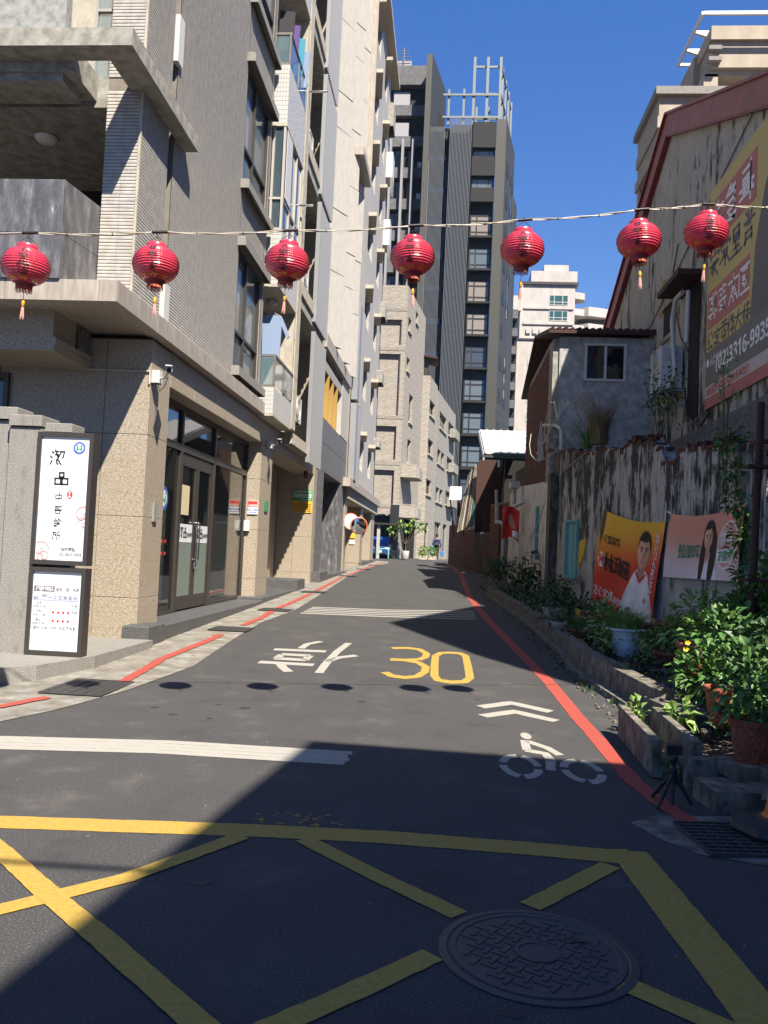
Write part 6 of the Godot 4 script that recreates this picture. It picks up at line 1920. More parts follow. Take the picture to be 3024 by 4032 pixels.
	part(p, "basin", bb, M.cream_plaster)
	bb = MB.new()
	bb.lathe([Vector2(0.13, -0.3), Vector2(0.16, 0.0)], p.position, 14)
	part(p, "stand", bb, M.terracotta)
	p = thing("white_grass_pot", "white and blue glazed pot full of long bright grass", "flower pot", G(2.52, -11.7, 0.1))
	bb = MB.new()
	bb.lathe([Vector2(0, 0), Vector2(0.12, 0), Vector2(0.17, 0.04), Vector2(0.2, 0.2), Vector2(0.215, 0.36), Vector2(0.27, 0.38), Vector2(0.275, 0.4), Vector2(0.22, 0.41), Vector2(0.2, 0.36), Vector2(0, 0.36)], p.position, 28)
	part(p, "pot", bb, M.sign_white)
	for k in 6:
		bb = MB.new()
		var a := TAU * k / 6 + 0.3
		for i in 5:
			var a0 := a + i * 0.07
			bb.qo(p.position + Vector3(cos(a0) * 0.184, 0.1 + 0.02 * sin(i), -sin(a0) * 0.184), p.position + Vector3(cos(a0 + 0.07) * 0.184, 0.1 + 0.02 * sin(i + 1.0), -sin(a0 + 0.07) * 0.184), p.position + Vector3(cos(a0 + 0.07) * 0.207, 0.27, -sin(a0 + 0.07) * 0.207), p.position + Vector3(cos(a0) * 0.207, 0.27, -sin(a0) * 0.207), Vector3(cos(a0), 0, -sin(a0)))
		part(p, "blue_glaze", bb, M.lilac_ink)
	fb = MB.new()
	blades(fb, p.position + UP * 0.36, 0.19, 0.42, 420, 0.008, 0.9)
	part(p, "grass", fb, M.leaf_light)
	shrub("young_weed", "pale-leaved weed growing between kerb and white grass pot", "plant", G(2.22, -11.6, 0.1), Vector3(0.16, 0.24, 0.16), 60, 0.11, "leaf_light", 3)
	shrub("young_weed", "small weed in front of the white grass pot", "plant", G(2.44, -10.5, 0.1), Vector3(0.16, 0.14, 0.14), 60, 0.09, "leaf", 2)
	for i in 3:
		p = thing("clay_pot", ["stacked clay pot under the big light shrub, farthest of the three", "ribbed brown clay pot right of the white grass pot", "low clay pot on the rubble by the white grass pot"][i], "flower pot", G([2.95, 3.0, 2.85][i], [-12.4, -11.2, -10.7][i], 0.12))
		pot(p, p.position, [0.24, 0.25, 0.2][i], [0.4, 0.55, 0.22][i], M.terracotta, 0.02)
	p = thing("orange_pot", "bright orange plastic pot at the front of the shrubs", "flower pot", G(2.62, -9.0, 0.3))
	pot(p, p.position, 0.15, 0.36, mat("orange_pot", srgb(0.24, 0.08, 0.05), 0.7), 0.02)
	p = thing("orange_pot", "orange clay pot half hidden in leaves below the bright orange pot", "flower pot", G(2.28, -7.0, 0.2))
	pot(p, p.position, 0.13, 0.32, M.terracotta, 0.015)
	shrub("light_shrub", "tall pale-leaved shrub before the stained wall between the two banners", "shrub", G(3.05, -11.1, 0.1), Vector3(0.62, 0.26, 0.5), 700, 0.11, "leaf_light", 7, 0.15)
	shrub("light_shrub", "broad yellow-green shrub below the pink banner", "shrub", G(3.1, -9.6, 0.1), Vector3(0.75, 0.4, 0.55), 1100, 0.12, "leaf_light", 6, 0.3)
	shrub("climbing_shrub", "upright dark shrub against the post right of the pink banner", "shrub", G(3.5, -9.3, 0.1), Vector3(0.42, 0.6, 0.45), 800, 0.13, "leaf", 5, 0.3)
	shrub("flowering_shrub", "large dark shrub with yellow flowers over the orange pots", "shrub", G(2.75, -8.0, 0.1), Vector3(0.62, 0.42, 0.6), 1500, 0.1, "leaf", 6, 0.15, "", 3)
	shrub("flowering_shrub", "dense dark shrub at the right edge of the bed", "shrub", G(2.9, -6.9, 0.05), Vector3(0.6, 0.5, 0.55), 1500, 0.1, "leaf_dark", 6, 0.1, "", 1)
	shrub("flowering_shrub", "low leafy shrub in front of the dense dark one", "shrub", G(2.5, -6.4, 0.05), Vector3(0.45, 0.34, 0.4), 900, 0.08, "leaf", 4, 0.05)
	shrub("young_weed", "bright little plant growing out of the concrete channel's end", "plant", Vector3(1.72, 0.02, -7.45), Vector3(0.1, 0.14, 0.1), 40, 0.1, "leaf_light", 2)
	shrub("young_weed", "bright seedling beside the concrete channel", "plant", Vector3(1.98, 0.08, -7.0), Vector3(0.12, 0.17, 0.12), 50, 0.12, "leaf_light", 2)
	shrub("young_weed", "small weed behind the tripod", "plant", Vector3(1.62, 0.02, -5.95), Vector3(0.07, 0.1, 0.07), 40, 0.06, "leaf", 2)
	p = thing("terracotta_pot", "brown terracotta pot with leafy plant on the pale stone slab", "flower pot", Vector3(2.06, 0.22, -5.72))
	pot(p, p.position, 0.14, 0.28, M.terracotta, 0.012)
	fb = MB.new()
	fb.tube([p.position + UP * 0.2, p.position + Vector3(-0.03, 0.75, 0.0)], 0.01)
	foliage(fb, p.position + UP * 0.5, Vector3(0.24, 0.3, 0.22), 260, 0.09)
	part(p, "foliage", fb, M.leaf)
	# grass tufts and vines on the walls
	p = thing("dry_grass_tuft", "tall tuft of dry brown grass on the broken wall top", "grass", wallp(2.3, 3.95, -0.15))
	fb = MB.new()
	blades(fb, p.position, 0.18, 1.5, 260, 0.009, 0.5)
	part(p, "blades", fb, M.leaf_dry)
	p = thing("green_grass_tuft", "arching green grass leaning left on the wall top", "grass", wallp(1.5, 3.95, -0.15))
	fb = MB.new()
	blades(fb, p.position, 0.1, 1.15, 60, 0.012, 1.3)
	part(p, "blades", fb, M.leaf)
	shrub("wall_weed", "weedy sprays growing on the wall top under the air conditioner", "plant", wallp(5.3, 3.7, -0.2), Vector3(0.5, 0.7, 0.3), 180, 0.1, "leaf", 6)
	shrub("wall_weed", "thin weed with one yellow flower on the wall top", "plant", wallp(7.6, 3.3, -0.2), Vector3(0.2, 0.5, 0.2), 46, 0.09, "leaf_light", 3, 0.3, "", 1)
	p = thing("hanging_vine", "leafy vine hanging down the near end of the stained wall", "vine", wallp(8.6, 1.8, 0.1))
	fb = MB.new()
	for k in 9:
		foliage(fb, wallp(8.35 + 0.07 * k, 3.25 - 0.22 * k + 0.1 * (k % 2), 0.1), Vector3(0.22, 0.2, 0.18), 52, 0.11, 0.5)
	part(p, "foliage", fb, M.leaf)
	p = thing("post_trunk", "dark scaly palm trunk at the right edge beside the pink banner", "tree", Vector3(4.05, 0, -10.3))
	bb = MB.new()
	for i in 20:
		bb.lathe([Vector2(0.15, i * 0.12), Vector2(0.17, i * 0.12 + 0.1), Vector2(0.14, i * 0.12 + 0.12)], Vector3(4.05 + 0.004 * i, 0, -10.3), 10, true)
	part(p, "trunk", bb, M.rust)
	# old steel pole with crossbars
	p = thing("rusty_pole", "rusty brown steel pole with two short cross plates at the right edge", "pole", Vector3(3.22, 0, -9.0))
	bb = MB.new()
	bb.tube([Vector3(3.2, 0, -9.0), Vector3(3.22, 1.2, -9.0), Vector3(3.27, 3.25, -9.0)], 0.042, 0.038, 10)
	part(p, "pole", bb, M.rust)
	for y in [2.55, 1.35]:
		bb = MB.new()
		bb.box(3.12, 3.45, y, y + 0.03, -9.1, -8.9)
		part(p, "cross_plate", bb, M.rust)
	# banners tied to the wall
	banner_one()
	banner_two()
	var fl := thing("red_flag", "small red campaign flag with a face print hanging on the brick wall", "flag", Vector3(2.12, 2.2, -29.5))
	bb = MB.new()
	var fm := func(u: float, w: float) -> Vector3: return Vector3(1.78 + u * 0.55, 3.05 - w * 1.0 - u * 0.1 + 0.14 * sin(u * 3.0), -27.2 + 0.12 * sin(u * 7.0 + w * 3.0))
	cloth(bb, fm, 8, 8)
	part(fl, "cloth", bb, M.red_ink)
	bb = MB.new()
	blot(bb, fm, PackedVector2Array([Vector2(0.3, 0.3), Vector2(0.5, 0.22), Vector2(0.72, 0.42), Vector2(0.8, 0.66), Vector2(0.62, 0.72), Vector2(0.36, 0.52)]), 0.015)
	part(fl, "printed_face", bb, M.skin_print)
	bb = MB.new()
	blot(bb, fm, PackedVector2Array([Vector2(0.6, 0.78), Vector2(0.95, 0.7), Vector2(0.98, 0.95), Vector2(0.62, 0.96)]), 0.015)
	part(fl, "printed_shirt", bb, M.white_ink)

func cloth(b: MB, f: Callable, nu: int, nv: int) -> void:
	for i in nu:
		for j in nv:
			var u0 := float(i) / nu
			var u1 := float(i + 1) / nu
			var v0 := float(j) / nv
			var v1 := float(j + 1) / nv
			b.q(f.call(u0, v1), f.call(u1, v1), f.call(u1, v0), f.call(u0, v0))
			var n := b.uv.size()
			for k in 6:
				b.uv[n - 6 + k] = Vector2([u0, u1, u1, u0, u0, u1][k], [v1, v0, v1, v1, v0, v0][k])

# how far (x, y) lies inside a soft-edged oval: 1 within, 0 without
func soft(x: float, y: float, cx: float, cy: float, rx: float, ry: float, edge := 0.15) -> float:
	return 1.0 - smoothstep(1.0 - edge, 1.0 + edge, sqrt(pow((x - cx) / rx, 2) + pow((y - cy) / ry, 2)))

# the printed ground and sitter of a campaign banner: a plain invented face, no likeness
func portrait(man: bool) -> ImageTexture:
	var w := 320
	var h := 256
	var im := Image.create(w, h, false, Image.FORMAT_RGB8)
	var f := FastNoiseLite.new()
	f.seed = 12
	f.frequency = 0.03
	var skin := Color(0.86, 0.64, 0.52)
	for px in w:
		for py in h:
			var x := (px + 0.5) / w
			var y := (py + 0.5) / h
			var c: Color
			if man:
				c = Color(0.93, 0.71, 0.2).lerp(Color(0.93, 0.5, 0.15), smoothstep(0.1, 0.4, y + 0.25 * (x - 0.5))).lerp(Color(0.84, 0.2, 0.13), smoothstep(0.3, 0.62, y + 0.3 * (x - 0.5)))
				c = c.lerp(Color(0.2, 0.13, 0.12), soft(x, y, 0.06, 0.12, 0.05, 0.22, 0.4) * 0.9)
				c = c.lerp(Color(0.97, 0.93, 0.9), soft(x, y, 0.11, 0.53, 0.055, 0.085, 0.08))
			else:
				c = Color(0.88, 0.6, 0.5).lerp(Color(0.9, 0.84, 0.83), smoothstep(0.25, 1.0, y + 0.2 * (0.5 - x)))
				c = c.lerp(Color(0.97, 0.95, 0.94), soft(x, y, 0.83, 0.5, 0.13, 0.34, 0.03) * 0.95)
				if not (y > 0.56 and y < 0.75):
					c = c.lerp(Color(0.86, 0.64, 0.57), soft(x, y, 0.83, 0.5, 0.12, 0.315, 0.03))
			var n := f.get_noise_2d(px, py)
			var cx := 0.735 if man else 0.575
			var cy := 0.31 if man else 0.37
			var rx := 0.075 if man else 0.052
			var ry := 0.165 if man else 0.175
			var u := (x - cx) / rx
			var v := (y - cy) / ry
			if man:
				# shirt
				var edge := 0.6 - 0.12 * exp(-pow((x - cx) / 0.13, 4)) + 0.2 * pow(absf(x - cx - 0.01) / 0.22, 3)
				var s := smoothstep(edge - 0.012, edge + 0.012, y) * (1.0 - smoothstep(0.225, 0.235, absf(x - cx - 0.01)))
				var sh := 0.93 + 0.1 * n - 0.12 * smoothstep(0.12, 0.23, absf(x - cx)) - 0.07 * soft(x, y, cx - 0.02, 0.85, 0.02, 0.2, 0.9)
				c = c.lerp(Color(sh, sh * 0.985, sh * 0.97), s)
				c = c.lerp(Color(0.8, 0.4, 0.36), 0.8 * soft(x, y, cx + 0.11, 0.76, 0.022, 0.025, 0.5))
				c = c.lerp(skin * 0.82, soft(x, y, cx, 0.48, 0.045, 0.12))
				c = c.lerp(Color(0.8, 0.15, 0.12), clampf(soft(x - 0.7 * (y - 0.56), y, cx - 0.03, 0.56, 0.018, 0.055, 0.2) + soft(x + 0.7 * (y - 0.56), y, cx + 0.03, 0.56, 0.018, 0.055, 0.2), 0, 1) * 0.9)
				c = c.lerp(skin * 0.9, soft(x, y, cx - 0.06, 0.96, 0.07, 0.07))
			else:
				c = c.lerp(Color(0.94, 0.93, 0.94), soft(x, y, cx + 0.03, 1.02, 0.15, 0.28, 0.06))
				c = c.lerp(Color(0.13, 0.1, 0.1), clampf(soft(x, y, cx + 0.015, 0.34, 0.075, 0.25, 0.08) + soft(x, y, cx - 0.055, 0.72, 0.035, 0.36, 0.12) + soft(x, y, cx + 0.085, 0.68, 0.045, 0.4, 0.12), 0, 1))
				c = c.lerp(skin * 0.88, soft(x, y, cx + 0.005, 0.58, 0.026, 0.13))
			if man:
				c = c.lerp(Color(0.12, 0.1, 0.1), soft(x, y, cx + 0.008, cy - 0.06, rx * 1.1, ry * 0.95, 0.08))
			# face with side light, hair line, brows, eyes, nose, mouth
			var fc := skin * (1.03 - 0.16 * clampf(u, -1, 1) - 0.1 * v * v + 0.04 * n)
			fc = fc.lerp(Color(0.92, 0.6, 0.5), 0.35 * (soft(u, v, -0.5, 0.3, 0.35, 0.28, 0.8) + soft(u, v, 0.5, 0.3, 0.35, 0.28, 0.8)))
			fc = fc.lerp(skin * 0.66, 0.6 * soft(u, v, 0.12, 0.16, 0.16, 0.24, 0.8))
			for e in [-0.42, 0.42]:
				fc = fc.lerp(Color(0.25, 0.17, 0.14), 0.75 * soft(u, v, e, -0.3, 0.26, 0.055, 0.5))
				fc = fc.lerp(Color(0.9, 0.85, 0.82), 0.7 * soft(u, v, e, -0.12, 0.2, 0.07, 0.4))
				fc = fc.lerp(Color(0.1, 0.07, 0.06), soft(u, v, e, -0.12, 0.11, 0.085, 0.4))
				fc = fc.lerp(Color(0.3, 0.18, 0.14), 0.7 * soft(u, v, e, -0.18, 0.22, 0.035, 0.5))
			fc = fc.lerp(Color(0.72, 0.33, 0.3), 0.85 * soft(u, v, 0.0, 0.52, 0.34, 0.075, 0.4))
			fc = fc.lerp(Color(0.93, 0.88, 0.85), 0.6 * soft(u, v, 0.0, 0.5, 0.24, 0.03, 0.4))
			var k := soft(u, v, 0.0, 0.0, 1.0, 1.0, 0.06)
			if man:
				k *= smoothstep(-0.72, -0.6, v + 0.16 * u * u)
			else:
				k *= smoothstep(-0.8, -0.7, v + 0.5 * absf(u + 0.2) * 0.6)
			c = c.lerp(fc, k)
			im.set_pixel(px, py, c)
	return ImageTexture.create_from_image(im)

# a flat printed patch laid on a cloth: polygon in cloth (u, v), a little in front
func blot(b: MB, f: Callable, poly: PackedVector2Array, off := 0.004) -> void:
	var n := 14
	for i in n:  # cut into strips so that it follows the cloth
		var cl := Geometry2D.intersect_polygons(poly, PackedVector2Array([Vector2(float(i) / n, -1), Vector2((i + 1.0) / n, -1), Vector2((i + 1.0) / n, 2), Vector2(float(i) / n, 2)]))
		for c in cl:
			for k in n:
				for d in Geometry2D.intersect_polygons(c, PackedVector2Array([Vector2(-1, float(k) / n), Vector2(2, float(k) / n), Vector2(2, (k + 1.0) / n), Vector2(-1, (k + 1.0) / n)])):
					var ix := Geometry2D.triangulate_polygon(d)
					for m in range(0, ix.size(), 3):
						var p := []
						for t in 3:
							var w: Vector2 = d[ix[m + t]]
							var e: Vector3 = f.call(w.x, w.y)
							var nn: Vector3 = (f.call(w.x + 0.01, w.y) - e).cross(f.call(w.x, w.y - 0.01) - e).normalized()
							p.append(e + nn * off)
						var want: Vector3 = (f.call(0.51, 0.5) - f.call(0.5, 0.5)).cross(f.call(0.5, 0.49) - f.call(0.5, 0.5))
						if (p[1] - p[0]).cross(p[2] - p[0]).dot(want) > 0:
							b.t(p[0], p[1], p[2])
						else:
							b.t(p[0], p[2], p[1])

func oval(cx: float, cy: float, rx: float, ry: float, n := 16) -> PackedVector2Array:
	var o := PackedVector2Array()
	for i in n:
		o.append(Vector2(cx + rx * cos(TAU * i / n), cy + ry * sin(TAU * i / n)))
	return o

func banner_one() -> void:
	mat("lip_print", srgb(0.34, 0.13, 0.1), 0.7)
	var o := thing("red_banner", "red and yellow campaign banner with a man in a white shirt on the stained wall", "banner", wallp(4.6, 0.6, 0.1))
	# slack cloth between four corners: far top, near top, near bottom, far bottom
	var f := func(u: float, v: float) -> Vector3:
		var s := lerpf(lerpf(3.29, 6.17, u), lerpf(2.85, 5.95, u), v)
		var y := lerpf(lerpf(2.54, 2.18, u) - 0.1 * sin(u * PI), lerpf(0.74, 0.34, u) + 0.03 * sin(u * PI), v)
		return wallp(s, y, 0.06 + 0.03 * sin(u * 5.0 + v * 4.0) + 0.02 * sin(u * 13.0) + 0.05 * v)
	var b := MB.new()
	cloth(b, f, 26, 18)
	var m := mat("banner_print", Color.WHITE, 0.65)
	m.albedo_texture = portrait(true)
	part(o, "printed_cloth", b, m)
	var ink := MB.new()
	var mp := func(u: float, v: float) -> Vector3:
		var e: Vector3 = f.call(u, v)
		return e + ((f.call(u + 0.01, v) - e).cross(f.call(u, v - 0.01) - e)).normalized() * 0.014
	write(ink, "林瑞圖", mp, 0.17, 0.44, 0.125, 0.016, false, 1.55)
	write(ink, "心面菩薩", mp, 0.13, 0.24, 0.055, 0.006, false, 1.6)
	part(o, "lettering", ink, M.ink)
	ink = MB.new()
	write(ink, "我始終都在", mp, 0.89, 0.1, 0.065, 0.007, true, 1.6)
	write(ink, "在心窩裡", mp, 0.04, 0.83, 0.07, 0.008, false, 1.5)
	write(ink, "人民好厝行", mp, 0.3, 0.87, 0.055, 0.007, false, 1.5)
	part(o, "lettering", ink, M.white_ink)
	ink = MB.new()
	write(ink, "14", mp, 0.075, 0.48, 0.04, 0.014, false, 2.2)
	part(o, "lettering", ink, M.red_ink)
	for c in [[0.0, 0.0], [1.0, 0.0]]:
		b = MB.new()
		var e: Vector3 = f.call(c[0], c[1])
		b.tube([e, e + Vector3(-0.03 + 0.06 * c[0], 0.35, -0.1)], 0.008, 0.008, 4)
		part(o, "tie", b, M.white_ink)

func banner_two() -> void:
	var o := thing("pink_banner", "pink campaign banner with a long-haired woman, nearest on the stained wall", "banner", wallp(7.7, 1.3, 0.1))
	var f := func(u: float, v: float) -> Vector3:
		var s := lerpf(lerpf(6.45, 8.74, u), lerpf(6.2, 8.6, u), v)
		var y := lerpf(2.3 + 0.04 * u - 0.09 * sin(u * PI) , 1.28 + 0.02 * u, v)
		return wallp(s, y, 0.07 + 0.02 * sin(u * 6.0 + v * 3.0))
	var b := MB.new()
	cloth(b, f, 22, 12)
	var m := mat("pink_print", Color.WHITE, 0.65)
	m.albedo_texture = portrait(false)
	part(o, "printed_cloth", b, m)
	var mp := func(u: float, v: float) -> Vector3:
		var e: Vector3 = f.call(u, v)
		return e + ((f.call(u + 0.01, v) - e).cross(f.call(u, v - 0.01) - e)).normalized() * 0.015
	var ink := MB.new()
	write(ink, "鍾佩玲", mp, 0.2, 0.46, 0.09, 0.011, false, 2.3)
	write(ink, "不做秀", mp, 0.74, 0.58, 0.06, 0.008, false, 2.4)
	part(o, "lettering", ink, M.green_ink)
	ink = MB.new()
	write(ink, "做事", mp, 0.75, 0.3, 0.075, 0.01, false, 2.6)
	part(o, "lettering", ink, M.white_ink)
	for c in [[0.0, 0.0], [1.0, 0.0]]:
		b = MB.new()
		var e: Vector3 = f.call(c[0], c[1])
		b.tube([e, e + Vector3(-0.05 + 0.1 * c[0], 0.04, -0.08)], 0.012, 0.012, 4)
		part(o, "tie", b, M.white_ink)

# brush strokes of the characters used, on a grid of 10 by 10: pairs of digits, strokes parted by spaces
const GLYPH := {
	"五": "1181 4139 2474 7479 0999", "谷": "3113 6183 5117 5187 3666 6669 6939 3936", "先": "3013 2282 5055 0595 353709 65689897", "帝": "5051 1181 3143 7163 14169496 3739 36677679 5459", "慈": "3142 7162 1383 33254627 63557657 1739 3739 496979 7788",
	"生": "3113 2282 5059 2585 0999", "宮": "5051 13129293 34646636 34366 2777792927", "潔": "1122 0415 0917 3151 3353 3055 6191 7155 91858 5646474 5767 4859 6879", "品": "3161 6164 6434 3431 0545 4549 4909 0905 5595 9599 9959 5955",
	"中": "1383 8387 8717 1713 5059", "醫": "1151 1115 1555 3133 2353 6191 6163 5595 65559 1686 2979 2926 7679 3636", "診": "2030 0242 1444 1646 1848 1949 6053 6093 7364 6546 7556 8657", "所": "0141 4245 1245 1309 8061 6259 6494 8489",
	"服": "1119 1141 4149 1343 1646 6191 9194 6469 94578 6599", "務": "1141 4132 2339 0545 6051 6092 6497 55958879", "電": "1090 5054 13129293 2545 6585 2787 2627 8689 5759", "話": "2030 0242 1444 1646 1949 5191 7075 5595 6797 6769 6999 9997",
	"門": "1119 1141 4144 4414 5191 9199 5154 5494", "時": "1117 1141 4147 1444 1747 6191 7072 5393 5595 8589 6777", "間": "1119 1141 4144 5191 9199 3666 6669 3639 3969", "週": "1011 0313 1318 0999 3137 3191 9198 4373 6266 4575 5878", "日": "2179 2129 2171 7179 2575 2979", "一": "0595", "二": "2272 0888", "三": "1181 2575 0999",
	"四": "1282 8288 8818 1812 3246 6266", "六": "5053 0494 3519 6589", "上": "4149 4474 0999", "下": "0191 4149 5365", "午": "3013 2282 0595 5059", "星": "2171 2124 7174 2474 2373 4559 2575 2777 0999", "期": "0242 1016 3036 0646 1747 5161 9197 6167", "休": "3003 1319 3393 6069 6339 6399", "息": "4031 2171 2176 7176 2676 2473 1879 3779",
	"晚": "1117 1141 4147 1444 1747 6052 5283 5494 6459 8499", "不": "0191 5139 5159 5484", "、": "4769", "保": "3003 1319 4181 4184 8144 6459 3797 6739 6799", "科": "3111 3139 0343 3309 6173 6475 5797 8089", "技": "1131 2029 0444 0737 5292 7074 5494 5889 8559",
	"安": "5051 13129293 4427 0595 7438 4689", "家": "5051 13129293 2474 4436 0765 5659 7557 6699", "賞": "4042 2031 7062 1393 3464 2676 2629 7679 2878 1929", "專": "1191 5056 2272 2275 7275 2575 0797 7079 2838", "賣": "1181 5053 2373 1585 2679 7679 2878 2929", "本": "0292 5059 5319 5399 3777", "區": "0191 0109 0999 3272 3454 2565 2568 6568", "公": "3014 6094 4418 1888 6788", "寓": "5051 13129293 2474 2476 7476 1799 1719 5659", "梯": "0333 2029 2306 5061 8071 5292 5294 9497 4797 6279", "大": "0393 5035 3509 5599", "樓": "0333 2029 2306 4191 6064 4494 4696 5689 7549", "永": "4050 3353 5359 1545 4509 8264 6499", "慶": "5051 1191 1119 3383 3535 2747 5777 4969", "房": "3050 1282 1219 1484 8284 4596 5659 6686", "屋": "1181 8184 1184 1119 2676 4478 3878 2999",
	"方": "5051 0292 4209 4585 8579", "急": "4012 4171 2272 7276 2676 2474 1879 3779 6888", "尋": "2171 7174 2373 2474 0595 2646 5686 0797 7079", "挑": "0333 2029 0737 6159 7179 4465 9485", "戰": "1141 2144 0545 2029 5393 6089 8559", "百": "0191 4133 1383 1389 8389 1686 1989", "萬": "0191 3032 6062 2373 2376 7376 1799 1719 5359", "年": "3013 2282 2585 0696 5259", "薪": "0191 3032 6062 0343 2449 0646 6394 6369 8489", "廣": "5051 1191 1119 3373 2575 2578 7578 3949 7999", "徵": "3013 2315 1519 4171 5053 4676 5377 8172 9289", "在": "0191 4109 2649 6169 4494 3999", "地": "0333 2028 0838 5159 4383 7077 5999", "菁": "0191 3032 6062 1484 0696 4356 2779 2979", "英": "0191 3032 6062 2474 2476 7476 0696 5309 5399", "歡": "0141 1343 1444 2549 2929 6052 6293 7359 7499", "迎": "1011 0313 1318 0999 4131 4147 6191 9196",
	"林": "0343 2029 2307 2345 5393 7079 7357 7399", "瑞": "0141 0444 2128 0838 6063 5093 5494 5559 9599 7579", "圖": "0191 9199 9909 0901 3272 3464 2476 7426 3777", "我": "3012 0393 2029 0747 6069 6399 8495", "始": "2017 0343 3308 6152 5284 5686 5689 8689 5989", "終": "2013 1335 0646 2529 6152 6192 5599 6677 6889", "都": "0141 2024 0444 4009 1545 1949 6169 6191 9165 6597", "心": "1417 3137 3779 5052 8185", "面": "0191 5133 1393 1399 9399 1999 3539 6569", "菩": "0191 3032 6062 2484 4354 0696 2777 2979", "薩": "0191 3032 6062 0309 0333 4393 4596 4797 4999", "窩": "5051 13129293 3424 6474 3565 2777 2729 7779", "裡": "2030 1343 3309 2529 5191 5155 9195 5595 5797 7179", "人": "5009 5499", "民": "1181 8184 1484 1119 5459 0696", "好": "2017 0343 3308 6191 9174 7479 5696", "厝": "1191 1109 3393 4245 7275 3595 4779 4878", "行": "3013 4315 1519 5191 4494 7479",
	"鍾": "2012 2042 0343 0545 2329 0949 6181 5494 7079 5797 5999", "佩": "3013 1319 4149 4191 9199 5373 5569 6259", "玲": "0141 0444 2128 0838 6052 6092 6484 6789 5697", "做": "2003 1319 3353 4046 3666 3639 7052 6292 8259 6299", "事": "0191 5059 2272 2474 0595 8587 2777 0797", "秀": "3070 5055 0292 4204 6294 2675 3509 6669", "1": "3150 5059", "4": "6005 0595 6069", "停": "2003 1319 6061 4191 5282 5284 8284 4595 6569",
	"務電": "", "寢": "", "明": "1117 1141 4147 1444 1747 6169 6191 9199 6393 6696", "使": "3003 1319 4191 5373 6067 4399"}

func write(b: MB, s: String, mp: Callable, u0: float, v0: float, size: float, w: float, down := false, aspect := 1.0, pitch := 1.08) -> void:
	for i in s.length():
		var ou := u0 + (0.0 if down else i * size * pitch)
		var ov := v0 + (i * size * aspect * pitch if down else 0.0)
		for st in (GLYPH.get(s[i], "1181 8189 8919 1911") as String).split(" ", false):
			var pts := []
			for k in range(0, st.length() - 1, 2):
				pts.append(Vector2(float(st[k]), float(st[k + 1])) / 9.5)
			for k in pts.size() - 1:
				var a: Vector2 = pts[k]
				var e: Vector2 = pts[k + 1]
				var d := (e - a).normalized()
				var hw := w / size * 0.5
				var n := Vector2(-d.y, d.x) * hw
				a -= d * hw * 0.8
				e += d * hw * 0.8
				var c := []
				for p in [a - n * 0.85, a + n * 0.85, e + n * 1.1, e - n * 1.1]:
					c.append(mp.call(ou + p.x * size, ov + p.y * size * aspect))
				b.q(c[0], c[1], c[2], c[3])

